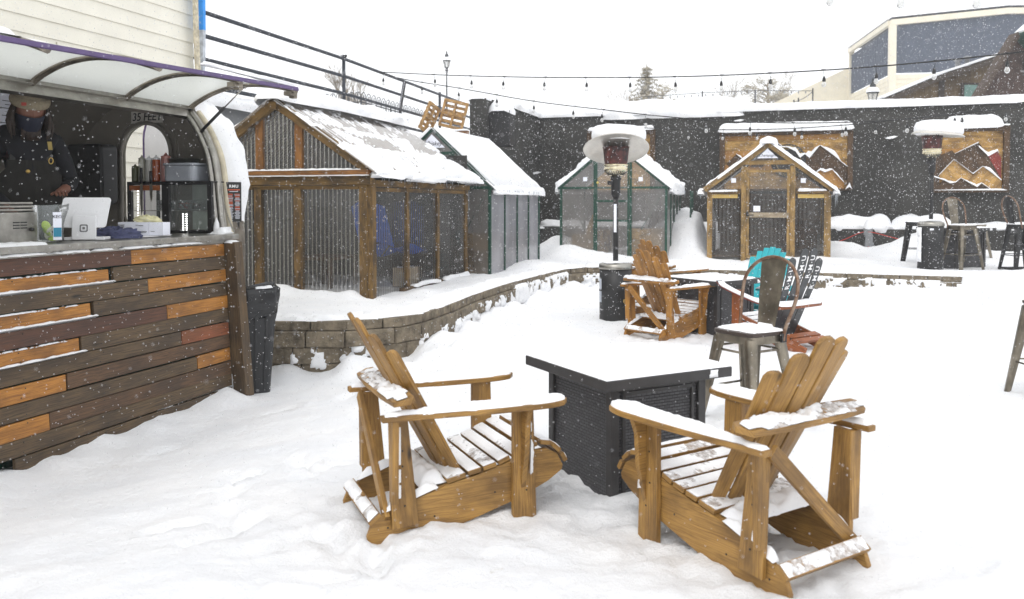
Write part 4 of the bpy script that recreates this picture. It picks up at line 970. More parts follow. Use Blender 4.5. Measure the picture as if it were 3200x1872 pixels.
for ri, (segs, yy) in enumerate(rows):
    zc = z - rh / 2; lean = .165 + (1.17 - zc) * .055
    for (s0, s1, m_) in segs:
        a0 = -4.4 if s0 <= 0 and ri != 11 else pa_(s0, yy); a1 = pa_(s1, yy) if s1 > 0 else -3
        if s1 > 1270: a1 = -.245
        hh = rh - random.uniform(.004, .010) - (.018 if (m_ == 3 and s0 == 0 and ri in (1, 3, 5)) else 0)
        pr = random.uniform(-.004, .004) + (.0 if m_ != 3 else .004)
        b.board((a0 + .002, -lean + pr, zc), (a1, -lean + pr + random.uniform(-.004, .004), zc + random.uniform(-.005, .005)), hh, .026, (0, -1, .055), m=m_)
        if m_ == 3 and s0 == 0 and ri in (1, 3, 5):
            snow_sheet(sn, (a0, -lean - .008, zc - hh / 2 - .012), (1, 0, 0), (0, -1, .5), (0, -.3, 1), a1 - a0 + .05, .05, .02, 1, ri, .015)
            snow_sheet(sn, (a1 - .9, -lean - .004, zc + hh / 2 - .001), (1, 0, 0), (0, 1, 0), UZ, .8, .022, .007, .6, ri + 20, .012)
    z -= rh
b.build('planks', PM, pk, bevel=.003)
nl = MB(); rn = random.Random(3)
for ri in range(12):
    zc = 1.165 - rh * (ri + .5); lean = .165 + (1.17 - zc) * .055
    for a_ in (-.33, -.95, -1.62, -2.25, -2.9, -3.5):
        for dz in (-.028, .028): nl.lathe([(0, 0), (.0042, 0), (.0042, .002), (0, .002)], (a_ + rn.uniform(-.03, .03), -lean - .0135, zc + dz + rn.uniform(-.006, .006)), 6, M=Matrix.Rotation(R(90), 3, 'X'))
tag(nl.build('nail_heads', BLACK, pk), kind='stuff')
for (cx_, yy, sz) in ((950, 1050, .085), (880, 1010, .02), (1035, 685, .022), (1290, 858, .03)):
    p = PL(cx_ * 900 / 1658, 700 + yy * 800 / 1474, BT + E2 * .20, E2); l = V(((p - BT).dot(E1), -(p - BT).dot(E2), p.z))
    q = MB(); snow_sheet(sn, l + V((-sz * .9, -.0, 0)), (1, 0, .15), (0, 0, 1), (0, -1, 0), sz * 1.9, sz * 1.3, sz * .35, .85, int(cx_), .008, fs=22)
sn.build('snow', SNOW, pk)
b = MB(); b.board((-4.4, -.10, .45), (-.2, -.10, .45), 1.35, .02, (0, -1, 0)); b.build('backing_sheet', GREEN, pk)
b = MB(); b.board((-.185, -.215, 1.17), (-.17, -.305, -.12), .118, .105, (-1, 0, 0), w1=.125, t1=.11); b.build('corner_post', P_DARK, pk, bevel=.006)
b = MB(); snow_log(b, [(-.25, -.2, 1.165), (-.13, -.2, 1.165)], .06, .025, 3, step=.02); b.build('post_snow', SNOW, pk)
# ------------------------------------------------------------------ things on / in the trailer
def cpos(sx, u):                    # point above the shelf: photo column sx, u metres inside
    p = PL(sx, 700, BT - E2 * u, E2); return V((p.x, p.y, 1.237))
def rel(p): return p
# menu board
mb_p = PD(731, 631, 7.28); t = thing('menu_board', mb_p, R(14), 'tall black menu board with tiny white and orange text hanging at the trailer corner', 'menu board')
b = MB(); b.box((0, 0, 0), (.125, .008, .345)); b.build('board', BLACK, t)
text_mesh('title', 'RMU', .034, frame((0, -.006, .135), (1, 0, 0), (0, 0, 1)), TEALW, t, bold=.0012, space=1.15)
ORT = plain('orange_print', lin(210, 96, 60), .7)
lines = MB(); lo_ = MB(); rr = random.Random(4)
lo_.box((0, -.0055, .105), (.10, .002, .009)); lines.box((0, -.0055, .09), (.07, .002, .004))
for col in (-1, 1):
    zz_ = .068
    while zz_ > -.15:
        if rr.random() < .26: lo_.box((col * .029, -.0055, zz_), (.04, .002, .005))
        else: lines.box((col * .029, -.0055, zz_), (rr.uniform(.028, .050), .002, .003))
        zz_ -= .0085
lines.build('small_print', PAPER, t); lo_.build('orange_print', ORT, t)
# tablet point-of-sale
p = cpos(268, .06); t = thing('payment_tablet', p, SITE - R(90) + R(30), 'white tablet on a white payment stand facing away over the counter', 'payment tablet')
def rrect(w_, h_, r_, n=5):
    out = []
    for cx, cy_, a0 in ((w_ / 2 - r_, h_ / 2 - r_, 0), (-w_ / 2 + r_, h_ / 2 - r_, 90), (-w_ / 2 + r_, -h_ / 2 + r_, 180), (w_ / 2 - r_, -h_ / 2 + r_, 270)):
        for k in range(n + 1): a = R(a0 + 90 * k / n); out.append((cx + r_ * math.cos(a), cy_ + r_ * math.sin(a)))
    return out
b = MB(); b.prism(rrect(.31, .225, .02), (-.01, .02, .19), (1, 0, 0), (.10, .40, 1), .012); tb = b.build('tablet', WHITE, t, bevel=.002)
b = MB(); b.prism(rrect(.155, .17, .012), (0, -.03, .088), (1, 0, 0), (0, .12, 1), .02); b.box((0, .04, .012), (.26, .17, .02)); b.build('stand', WHITE, t, bevel=.004)
b = MB(); O_ = V((0, -.052, .085))
def ring_sq(mb, O, s1, s2, y):
    o_ = rrect(s1, s1, s1 * .2); i_ = rrect(s2, s2, s2 * .2); n0 = len(mb.v)
    for q in o_: mb.v.append(O + V((q[0], y + q[1] * .12, q[1])))
    for q in i_: mb.v.append(O + V((q[0], y + q[1] * .12, q[1])))
    n = len(o_)
    for k in range(n): mb.face((n0 + k, n0 + (k + 1) % n, n0 + n + (k + 1) % n, n0 + n + k))
ring_sq(b, O_, .052, .036, -.0005); b.prism(rrect(.016, .016, .003), O_ + V((0, -.0005, 0)), (1, 0, 0), (0, .12, 1), .001); b.build('square_emblem', plain('grey_print', lin(120, 120, 122), .5), t)
# pitcher
p = cpos(152, .02); t = thing('glass_pitcher', p, SITE - R(90) + R(20), 'ribbed clear pitcher with lime wedges and a paper tag', 'pitcher')
b = MB(); prof = [(0, .004), (.075, .004), (.082, .02), (.088, .12), (.094, .22), (.098, .245)]
seg = 40; n0 = len(b.v)
for (r_, z_) in prof:
    for k in range(seg):
        a = 2 * math.pi * k / seg; rr_ = r_ * (1 + (.015 if k % 2 else 0) * (r_ > .05)) + (.03 * max(0, math.cos(a)) ** 8 if z_ > .2 else 0)
        b.v.append(V((rr_ * math.cos(a), rr_ * math.sin(a), z_ + (.012 * max(0, math.cos(a)) ** 4 if z_ > .23 else 0))))
for i in range(len(prof) - 1):
    for k in range(seg): b.face((n0 + i * seg + k, n0 + i * seg + (k + 1) % seg, n0 + (i + 1) * seg + (k + 1) % seg, n0 + (i + 1) * seg + k), None, 0, True)
b.build('jug', GLASS, t)
b = MB(); b.tube([(-.09, 0, .20), (-.15, 0, .195), (-.175, 0, .14), (-.16, 0, .08), (-.088, 0, .05)], .009, 8); b.build('handle', GLASS, t)
for k in range(5):
    b = MB(); b.lathe([(0, -.006), (.03, -.006), (.034, 0), (.03, .006), (0, .006)], (.03 * math.cos(k * 2.2), .03 * math.sin(k * 1.7), .03 + .02 * k), 14, M=Matrix.Rotation(k * .9 + .5, 3, 'X') @ Matrix.Rotation(k * 1.3, 3, 'Y')); b.build('lime_slice', LIME if k % 2 == 0 else plain('pale_citrus', lin(215, 215, 195), .5), t)
b = MB(); b.board((.085, -.06, .02), (.085, -.06, .20), .05, .003, (.6, -1, 0)); tg = b.build('paper_tag', PAPER, t)
text_mesh('tag_lettering', 'KEO', .028, frame((.088, -.064, .17), (1, .6, 0), (0, 0, 1)), INK, tg)
b = MB(); b.board((.087, -.0625, .04), (.087, -.0625, .10), .046, .003, (.6, -1, 0)); b.build('blue_print', plain('teal_print', lin(40, 130, 160), .5), tg)
# food warmer + trays
p = cpos(40, .10); t = thing('food_warmer', p, SITE, 'small steel food warmer with vent slots at the counter edge', 'food warmer')
b = MB(); b.box((-.04, .1, .10), (.36, .3, .20)); b.build('case', STEEL, t, bevel=.005)
b = MB()
for k in range(3):
    for s_ in range(2): b.box((-.02 + s_ * .055, -.052, .10 + k * .018), (.045, .004, .007))
b.lathe([(0, 0), (.012, 0), (.012, .02), (0, .02)], (.085, -.05, .09), 10, M=Matrix.Rotation(R(90), 3, 'X')); b.build('vents', BLACK, t)
t2 = thing('sheet_trays', V((p.x, p.y, p.z + .202)), SITE, 'stack of steel sheet trays on the food warmer', 'trays')
for k in range(3): b = MB(); b.board((-.2, .1, .012 + k * .022), (.12, .1, .012 + k * .022), .3 - .01 * k, .016, (0, 0, 1)); b.build('tray', STEEL, t2, bevel=.006)
# display case
FA, FU0, FU1 = -.11, .10, .86
def fu(sx): return (lambda p: -(p - BT).dot(E2))(PL(sx, 650, BT + E1 * FA, E1))
FU0, FU1 = fu(664), fu(402); fw = FU1 - FU0
fp = BT + E1 * FA - E2 * FU0 + UZ * 1.237
dc = thing('display_case', fp, SITE, 'black framed glass display fridge with two bays lit by small strip lamps', 'display fridge')
FH = .445; FD = .36
b = MB(); ym_ = fw * .54
for y in (.02, ym_, fw - .02): b.board((.0, y, 0), (.0, y, FH), .045 if y != ym_ else .075, .03, F_)
b.board((0, 0, FH - .015), (0, fw, FH - .015), .03, .03, F_); b.board((0, 0, .012), (0, fw, .012), .024, .03, F_)
for y in (.01, fw - .01): b.board((FD, y, 0), (FD, y, FH), .02, .03, F_)
b.box((FD / 2, fw / 2, .006), (FD, fw, .012)); b.box((FD / 2, fw / 2, FH - .006), (FD, fw, .012)); b.build('frame', BLACK, dc, bevel=.003)
b = MB(); b.grid([[(.01, .03, .02), (.01, .03, FH - .02)], [(.01, fw - .03, .02), (.01, fw - .03, FH - .02)]], smooth=False); b.build('glass_front', GLASS, dc)
b = MB(); b.grid([[(FD - .02, .02, .02), (FD - .02, .02, FH - .02)], [(FD - .02, ym_, .02), (FD - .02, ym_, FH - .02)]], smooth=False); b.build('back_panel', plain('grey_green_panel', lin(170, 182, 172), .4), dc)
for y0, y1 in ((.04, ym_ - .04), (ym_ + .04, fw - .03)): b = MB(); b.board((FD / 2, y0, .19), (FD / 2, y1, .19), .3, .006, (0, 0, 1)); b.build('shelf', STEEL, dc)
b = MB()
for y in (.055, fw - .075):
    for k in range(14): b.box((.03, y, .05 + k * .024), (.005, .006, .009))
for y in (ym_ - .11, ym_ - .075):
    for k in range(8): b.box((.12, y, .02 + k * .02), (.006, .01, .008))
b.build('strip_lamp', LED, dc)
t_ = [(ym_ - .10, .19, .09, M_RED), (ym_ - .19, .19, .08, DKRED), (ym_ + .12, .19, .10, APRON)]
for (y, z_, s_, m_) in t_:
    q = thing('food_tub', fp + E1 * .16 - E2 * y + UZ * (z_ + .005), SITE, {.09: 'clear food tub of red fruit on the right bay shelf', .08: 'small tub with dark red sauce beside the red fruit', .10: 'clear food tub of leafy greens in the left bay'}[s_], 'food tub')
    b = MB(); b.box((0, 0, .045), (.12, s_ * 1.1 + .02, .09)); b.build('tub', GLASS, q, bevel=.004)
    b = MB()
    for k in range(14): b.lathe([(0, -.012), (.014, 0), (0, .012)], (random.uniform(-.04, .04), random.uniform(-s_ * .45, s_ * .45), random.uniform(.015, .065)), 7)
    b.build('food', m_, q)
ft = fp + UZ * (FH + .001)
def ftop(sx, back=.1): 
    p = PL(sx, 560, BT + E1 * (FA + back), E1); return V((p.x, p.y, ft.z))
bt_spec = [(423, .155, .030, plain('olive_sauce', lin(74, 78, 42), .4), 'short squeeze bottle of dark green sauce, leftmost in the row'), (444, .235, .029, translucent('clear_cream_bottle', lin(225, 225, 212), .6, .15, .2, .04), 'clear squeeze bottle behind the big knife, almost empty'), (466, .228, .031, translucent('pale_bottle', lin(232, 232, 226), .6, .1, .2, .04), 'pale squeeze bottle second from the dark green sauce'), (489, .232, .034, translucent('orange_sauce', lin(206, 100, 40), .6, .05, .2, .04), 'squeeze bottle of orange hot sauce'), (519, .25, .043, translucent('pink_sauce', lin(222, 160, 152), .6, .05, .2, .04), 'wide squeeze bottle smeared with red sauce, rightmost in the row')]
for sx, h_, r_, m_, lb in bt_spec:
    t = thing('squeeze_bottle', ftop(sx, .05), 0, lb, 'squeeze bottle', 'squeeze bottles on the display fridge')
    b = MB(); b.lathe([(0, 0), (r_ * .96, 0), (r_, .01), (r_, h_ * .78), (r_ * .9, h_ * .84)], seg=20); b.build('bottle', m_, t)
    b = MB(); b.lathe([(r_ * .95, h_ * .83), (r_ * .95, h_ * .88), (r_ * .45, h_ * .91), (r_ * .25, h_ * .96), (r_ * .16, h_), (0, h_)], seg=16); b.build('cap', WHITE if sx in (466, 489) else m_, t)
t = thing('lidded_tub', ftop(592, .12), SITE, 'large grey lidded plastic tub on the display fridge', 'tub')
b = MB(); b.prism(rrect(.30, .33, .06), (0, 0, 0), (1, 0, 0), (0, 1, 0), .135); b.build('tub', GREYP, t, bevel=.008)
b = MB(); b.prism(rrect(.325, .355, .065), (0, 0, .136), (1, 0, 0), (0, 1, 0), .02); b.build('lid', GREYP, t, bevel=.006)
t = thing('foil_pan', ftop(575, .12) + UZ * .158, SITE, 'shallow round foil pan on top of the grey tub', 'pan')
b = MB(); b.lathe([(0, .002), (.115, .002), (.13, .04), (.135, .04)], seg=28); b.build('pan', STEEL, t)
b = MB(); b.board((-.02, fw * .60, FH - .055), (-.02, fw * .96, FH - .055), .045, .018, F_); b.build('knife_rack', CEDARR, dc, bevel=.003)
for sx, l1, l2, lb in ((454, .29, .13, 'long kitchen knife with a black handle on the magnetic rack'), (484, .17, .10, 'short kitchen knife with a black handle on the magnetic rack')):
    y = fu(sx); k = thing('kitchen_knife', fp + E1 * -.045 - E2 * (y - FU0) + UZ * (FH - .01), SITE, lb, 'knife')
    b = MB(); b.prism([(-.012, 0), (.012, 0), (.017, -.04), (.015, -l1 * .8), (.0, -l1), (-.012, -l1 * .6)], (0, 0, 0), (0, -1, 0), (0, 0, 1), .003); b.build('blade', STEEL, k)
    b = MB(); b.tube([(0, 0, -.01), (0, 0, l2 * .3), (0, 0, l2 * .7), (0, 0, l2)], [.010, .014, .012, .013], 8); b.build('handle', BLACK, k)
# glove box, gloves, towel, tray
t = thing('flat_plate', cpos(455, .05), SITE, 'flat white tray under the glove box', 'tray')
b = MB(); b.lathe([(0, .003), (.24, .003), (.25, .012), (0, .012)], seg=30, sx=1, sy=.5); b.build('plate', WHITE, t)
gb = cpos(452, .07) + UZ * .013
t = thing('glove_box', gb, SITE - R(90) + R(16), 'white cardboard box of disposable gloves with fine grey print', 'box')
b = MB(); b.box((-.06, 0, .05), (.235, .12, .10)); b.box((.115, .0, .05), (.11, .122, .098)); b.build('carton', PAPER, t, bevel=.002)
b = MB()
for x0, z0_, w_ in ((-.15, .08, .05), (-.15, .072, .045), (-.15, .064, .04), (-.03, .078, .02), (.0, .075, .035), (.02, .03, .05), (.02, .022, .04), (-.12, .03, .006), (.09, .03, .03)): b.box((x0, -.0625, z0_), (w_, .003, .004))
b.build('print', plain('grey_ink', lin(130, 130, 132), .6), t)
def crumple(name, O, rz, r_, h_, mat, lab, cat, seed):
    b = MB(); Pn = np.zeros((14, 22, 3))
    for i in range(14):
        for j in range(22):
            th = i / 13 * math.pi / 2 * 1.05; ph = j / 21 * 2 * math.pi
            k = 1 + 1.1 * float(fbm(math.cos(ph) * 2.2 + seed, math.sin(ph) * 2.2 + th * 2.5, seed, 5))
            Pn[i, j] = (r_ * math.sin(th) * math.cos(ph) * k, r_ * .7 * math.sin(th) * math.sin(ph) * k, max(0, h_ * math.cos(th) * k))
    b.grid(Pn); o = b.build(name, mat, loc=O, rot=rz); return tag(o, lab, cat)
crumple('loose_gloves', gb + UZ * .098 + E1 * .02, .5, .085, .042, GLOVE, 'crumpled pale yellow disposable gloves on the glove box', 'gloves', 3)
crumple('cleaning_cloth', cpos(350, .12), .3, .13, .065, TOWEL, 'crumpled grey blue cleaning cloth left of the glove box', 'cloth', 8)
# dispenser and notes
dp = PL(313, 540, BT + E1 * .22, E1); t = thing('towel_dispenser', dp, SITE, 'black paper towel dispenser on the trailer end wall', 'dispenser')
b = MB(); b.prism(rrect(.42, .56, .06), (.0, 0, -.02), (0, -1, 0), (0, 0, 1), .2); b.build('housing', RUBBER, t, bevel=.02)
b = MB(); b.box((-.205, .09, -.0), (.004, .10, .018)); b.build('badge', DARKG, t)
p35 = PL(462, 366, BT + E1 * (A_E - .06), E1); t = thing('paper_sign', p35, SITE, 'strip of paper hand lettered 35 FEET above the arched window', 'sign')
b = MB(); b.board((0, .19, 0), (0, -.17, 0), .11, .002, F_); b.build('strip', plain('dim_paper', lin(196, 192, 184), .8), t)
text_mesh('hand_lettering', '35 FEET', .105, frame((-.004, 0.01, 0), (0, -1, 0), (0, 0, 1)), INK, t, shear=.15, bold=.001, space=.95)
nt_ = PL(30, 390, BT - E2 * 1.55, E2); t = thing('paper_notes', nt_, SITE, 'sheets of handwritten notes taped inside the trailer at far left', 'notes')
b = MB(); b.board((0, 0, -.22), (0, -.05, .34), .44, .002, (0, -1, 0)); b.build('sheet', PAPER, t)
b = MB()
for k in range(14): b.box((.05 + .02 * math.sin(k * 5), -.012 - k * .002, -.2 + k * .03), (.28 + .05 * math.sin(k * 3), .003, .005))
b.build('writing', INK, t)
# ================================================================== PERSON IN THE TRAILER
def skin_mesh(chain, sub=2):
    """chain: list of (pos, radius(x,y), parent index)"""
    me = bpy.data.meshes.new('tmp'); me.from_pydata([tuple(c[0]) for c in chain], [(c[2], i) for i, c in enumerate(chain) if c[2] is not None], [])
    o = bpy.data.objects.new('tmp', me); sc.collection.objects.link(o)
    m = o.modifiers.new('s', 'SKIN'); m.use_smooth_shade = True
    for i, c in enumerate(chain):
        r = c[1] if isinstance(c[1], tuple) else (c[1], c[1]); me.skin_vertices[0].data[i].radius = r
        me.skin_vertices[0].data[i].use_root = (i == 0)
    s = o.modifiers.new('d', 'SUBSURF'); s.levels = sub; s.render_levels = sub
    dg = bpy.context.evaluated_depsgraph_get(); dg.update(); ev = o.evaluated_get(dg); r = bpy.data.meshes.new_from_object(ev)
    vs = [v.co.copy() for v in r.vertices]; fs = [tuple(p.vertices) for p in r.polygons]
    bpy.data.objects.remove(o); bpy.data.meshes.remove(r); return vs, fs
def add_vf(mb, vf, m=0):
    n = len(mb.v); mb.v += vf[0]
    for f in vf[1]: mb.face([n + k for k in f], None, m, True)
pp = BT + E1 * -1.38 - E2 * .66; pp.z = .50
pn = thing('person', pp, R(-48), 'person in cream beanie, dark mask and dark work clothes behind the trailer counter', 'person')
ch_ = [((0, 0, .95), (.15, .12), None), ((0, 0, 1.12), (.155, .115), 0), ((.01, 0, 1.30), (.17, .12), 1), ((.015, 0, 1.44), (.15, .11), 2), ((.03, 0, 1.54), .062, 3), ((.08, 0, 1.58), .056, 4),
       ((.0, .17, 1.47), .068, 3), ((-.01, .25, 1.27), .054, 6), ((.02, .285, 1.14), .045, 7), ((.15, .22, 1.10), .040, 8), ((.25, .16, 1.08), .028, 9), ((.30, .135, 1.07), (.034, .016), 10),
       ((.0, -.17, 1.47), .068, 3), ((-.01, -.25, 1.27), .054, 12), ((.02, -.27, 1.10), .045, 13), ((.15, -.20, .99), .038, 14), ((.24, -.13, .92), .028, 15), ((.28, -.10, .88), (.034, .016), 16),
       ((0, .10, .82), .095, 0), ((.01, .11, .48), .062, 18), ((0, .11, .10), .045, 19), ((.10, .12, .04), .035, 20), ((0, -.10, .82), .095, 0), ((.01, -.11, .48), .062, 22), ((0, -.11, .10), .045, 23), ((.10, -.12, .04), .035, 24)]
for base, sgn, bp in ((11, 1, V((.30, .135, 1.07))), (17, -1, V((.28, -.10, .88)))):
    for k, (dy, ln) in enumerate(((-.028, .062), (-.010, .072), (.009, .067), (.027, .052))):
        i = len(ch_); q = bp + V((.035, dy * sgn, .002)); ch_.append((q, .0085, base)); ch_.append((q + V((ln * .5, dy * .2 * sgn, -.006)), .008, i)); ch_.append((q + V((ln * .85, dy * .2 * sgn, -.028)), .0075, i + 1))
    i = len(ch_); q = bp + V((-.01, -.036 * sgn, -.004)); ch_.append((q, .010, base)); ch_.append((q + V((.035, -.018 * sgn, -.012)), .009, i))
b = MB(); add_vf(b, skin_mesh(ch_, 1))
# head with brow, nose, cheeks, ears
hc = V((.115, 0, 1.672)); Mh = Matrix.Rotation(R(22), 3, 'Y') * 1.16
Pn = np.zeros((28, 37, 3))
for i in range(28):
    for j in range(37):
        th = math.pi * i / 27; ph = 2 * math.pi * j / 36
        d = V((math.sin(th) * math.cos(ph), math.sin(th) * math.sin(ph), math.cos(th)))
        r_ = V((.098 * d.x, .078 * d.y, .118 * d.z)); f = max(0, d.x)
        r_.x += .026 * math.exp(-((d.y) / .16) ** 2 - ((d.z + .12) / .2) ** 2) * f            # nose
        r_.x += .008 * math.exp(-((d.z - .24) / .12) ** 2) * f - .010 * (math.exp(-((abs(d.y) - .34) / .14) ** 2 - ((d.z - .06) / .1) ** 2)) * f
        r_.x += .006 * math.exp(-((d.z + .5) / .08) ** 2 - (d.y / .25) ** 2) * f
        if d.z < -.3: r_.y *= 1 - .25 * (-.3 - d.z)
        Pn[i, j] = hc + Mh @ r_
b.grid(Pn)
for s_ in (1, -1): b.lathe([(0, -.006), (.024, -.006), (.03, .004), (.018, .012), (0, .006)], hc + Mh @ V((-.005, .08 * s_, -.01)), 10, M=Mh @ Matrix.Rotation(R(-90 * s_), 3, 'X'), sy=1.3)
b.build('body', SKIN, pn)
EYEM = plain('eye_white', lin(200, 196, 190), .3)
for s_ in (1, -1): b = MB(); b.lathe([(0, -.011), (.008, -.008), (.011, 0), (.008, .008), (0, .011)], hc + Mh @ V((.079, .030 * s_, .012)), 10); b.build('eye', EYEM, pn)
b = MB(); sc_ = [(p_, (tuple(x + .02 for x in r_) if isinstance(r_, tuple) else r_ + .018), q_) for (p_, r_, q_) in ch_[:9]]
sc_.append(((.17, .21, 1.095), .052, 8)); n9 = len(sc_)
sc_ += [(ch_[12][0], .086, 3), (ch_[13][0], .072, n9), (ch_[14][0], .062, n9 + 1), ((.19, -.16, .96), .050, n9 + 2)]
add_vf(b, skin_mesh(sc_, 2)); b.build('shirt', SHIRT, pn)
b = MB(); b.tube([(.03, 0, 1.535), (.02, 0, 1.50)], [.075, .09], 14); b.build('collar', SHIRT, pn)
b = MB(); Pn = np.zeros((14, 17, 3))
for i in range(14):
    for j in range(17):
        z_ = .62 + .68 * i / 13; hw = .155 if z_ > 1.2 else .20; y_ = (j / 16 * 2 - 1) * hw; Pn[i, j] = (.158 - .6 * y_ * y_ * (2.2 if z_ < 1.2 else 1.6) + (.012 if z_ > 1.1 else .02) + .004 * math.sin(j * 2.1 + i), y_, z_)
b.grid(Pn); ap = b.build('apron_bib', APRON, pn)
for s_ in (1, -1): b = MB(); b.board((.15, .12 * s_, 1.28), (.05, .10 * s_, 1.535), .035, .006, (1, 0, .3)); b.build('strap', BLACK, ap)
b = MB(); b.tube([(.165 + .004 * math.sin(q), .12 + .014 * math.cos(q), 1.30 + .022 * math.sin(q)) for q in np.linspace(0, 6.2, 12)], .0035, 6, closed=True); b.lathe([(0, 0), (.014, 0), (.014, .004), (0, .004)], (.172, -.03, 1.22), 12, M=Matrix.Rotation(R(90), 3, 'Y')); b.build('buckle', BRASS, ap)
b = MB(); b.board((.135, .125, 1.38), (.120, .122, 1.44), .028, .004, (1, 0, .3)); lb = b.build('strap_label', plain('mustard_patch', lin(150, 130, 70), .7), ap)
b = MB(); Pn = np.zeros((12, 21, 3))                    # face mask
for i in range(12):
    for j in range(21):
        v_ = i / 11; ph = (j / 20 * 2 - 1) * 1.45; zz = -.022 - .098 * v_; rr_ = .112 + .010 * math.sin(v_ * 3.1) + .012 * math.cos(ph) ** 6 * (1 - v_)
        Pn[i, j] = hc + Mh @ V((rr_ * math.cos(ph) * (1 - .12 * v_), .086 * math.sin(ph) * (1 - .2 * v_), zz))
b.grid(Pn); b.build('face_mask', MASKB, pn)
b = MB(); Pn = np.zeros((12, 41, 3))                    # beanie with ribbed cuff
for i in range(12):
    for j in range(41):
        v_ = i / 11; ph = 2 * math.pi * j / 40; z_ = .042 + .10 * math.sin(v_ * math.pi / 2); k_ = math.cos(v_ * math.pi / 2) ** .6
        Pn[i, j] = hc + Mh @ V((-.006 + .115 * k_ * math.cos(ph), .098 * k_ * math.sin(ph), z_))
b.grid(Pn)
Pn = np.zeros((6, 121, 3))
for i in range(6):
    for j in range(121):
        ph = 2 * math.pi * j / 120; o_ = .010 * math.sin(math.pi * i / 5) + (.003 if j % 2 else 0)
        Pn[i, j] = hc + Mh @ V((-.006 + (.116 + o_) * math.cos(ph), (.099 + o_) * math.sin(ph), .022 + .058 * i / 5))
b.grid(Pn); hb_ = b.build('beanie', HATKNIT, pn)
b = MB(); b.box(hc + Mh @ V((.105, -.055, .055)), (.012, .03, .022), rot=R(-28)); b.build('hat_patch', plain('red_patch', lin(150, 60, 50), .7), hb_)
b = MB(); rr = random.Random(8)
for k in range(170):
    s_ = -1 if k % 2 else 1; ph = rr.uniform(1.25, 2.9) * s_; r0 = V((.10 * math.cos(ph), .086 * math.sin(ph), .03)); p0_ = hc + Mh @ r0
    l_ = rr.uniform(.14, .25); out = V((math.cos(ph), math.sin(ph), 0)); wv_ = rr.uniform(-.02, .02)
    b.tube([p0_, p0_ + out * .022 - UZ * l_ * .35, p0_ + out * (.03 + wv_) - UZ * l_ * .7, p0_ + out * (.018 + wv_) - UZ * l_], [.009, .012, .010, .003], 5)
for k in range(60):
    y_ = rr.uniform(-.05, .05); p0_ = hc + Mh @ V((.085 - abs(y_) * .4, y_, -.10)); b.tube([p0_, p0_ + V((.0, 0, -.04)), p0_ + V((-.015, rr.uniform(-.01, .01), -.09))], [.009, .009, .002], 5)
b.build('hair', HAIR, pn)
# ================================================================== TRASH BIN
q0, q1 = G(808, 1213), G(792, 1213); bp_ = V((-2.235, 7.22, -.14))
t = thing('trash_bin', bp_, R(25), 'tall slim black trash bin with a crumpled black liner, beside the trailer post', 'trash bin')
t.scale = (1, 1, 1.08)
b = MB(); B0, B1, HB = (.24, .22), (.36, .31), .80
def rr_ring(w_, d_, z_, r_=.05, n=4): return [V((x, y, z_)) for x, y in rrect(w_, d_, r_, n)]
rings = [rr_ring(B0[0] + (B1[0] - B0[0]) * k, B0[1] + (B1[1] - B0[1]) * k, HB * k) for k in (0, .25, .5, .75, 1)]
n = len(rings[0]); n0 = len(b.v)
for r_ in rings: b.v += r_
for i in range(4):
    for k in range(n): b.face((n0 + i * n + k, n0 + i * n + (k + 1) % n, n0 + (i + 1) * n + (k + 1) % n, n0 + (i + 1) * n + k), None, 0, False)
for s_ in (-.07, .0, .07): b.board((s_, -.112 - .0, .05), (s_ * 1.3, -.155, .62), .03, .012, (0, -1, 0))
b.board((.122, .0, .05), (.166, 0, .62), .03, .012, (1, 0, 0)); b.build('bin_body', RUBBER, t)
b = MB(); NR = 64; levels = [(.60, .004), (.63, .016), (.68, .022), (.74, .026), (.80, .034), (.835, .03), (.85, .008), (.82, -.02), (.70, -.035), (.55, -.05), (.50, -.13)]
Pn = np.zeros((len(levels), NR + 1, 3))
for i, (z_, o_) in enumerate(levels):
    k = z_ / HB; w_ = B0[0] + (B1[0] - B0[0]) * min(k, 1) + 2 * o_; d_ = B0[1] + (B1[1] - B0[1]) * min(k, 1) + 2 * o_
    base = rrect(w_, d_, .06, 15)
    for j in range(NR + 1):
        x, y = base[j % len(base)]; a = math.atan2(y, x)
        f = 1 + .10 * float(fbm(math.cos(a) * 4, math.sin(a) * 4 + z_ * 9, 3, 5)) * (1.6 if i > 0 else .5); Pn[i, j] = (x * f, y * f, z_ + .075 * float(fbm(a * 3, z_ * 8, 9, 3)))
b.grid(Pn); ln_ = b.build('liner', plain('glossy_black_liner', lin(34, 35, 37), .22, var=.2, bp=.3, ns=9), t)
b = MB(); snow_sheet(b, (-.02, -.165, .842), (1, 0, .05), (0, 1, .1), UZ, .15, .05, .010, .6, 3, .008); b.build('snow', SNOW, t)
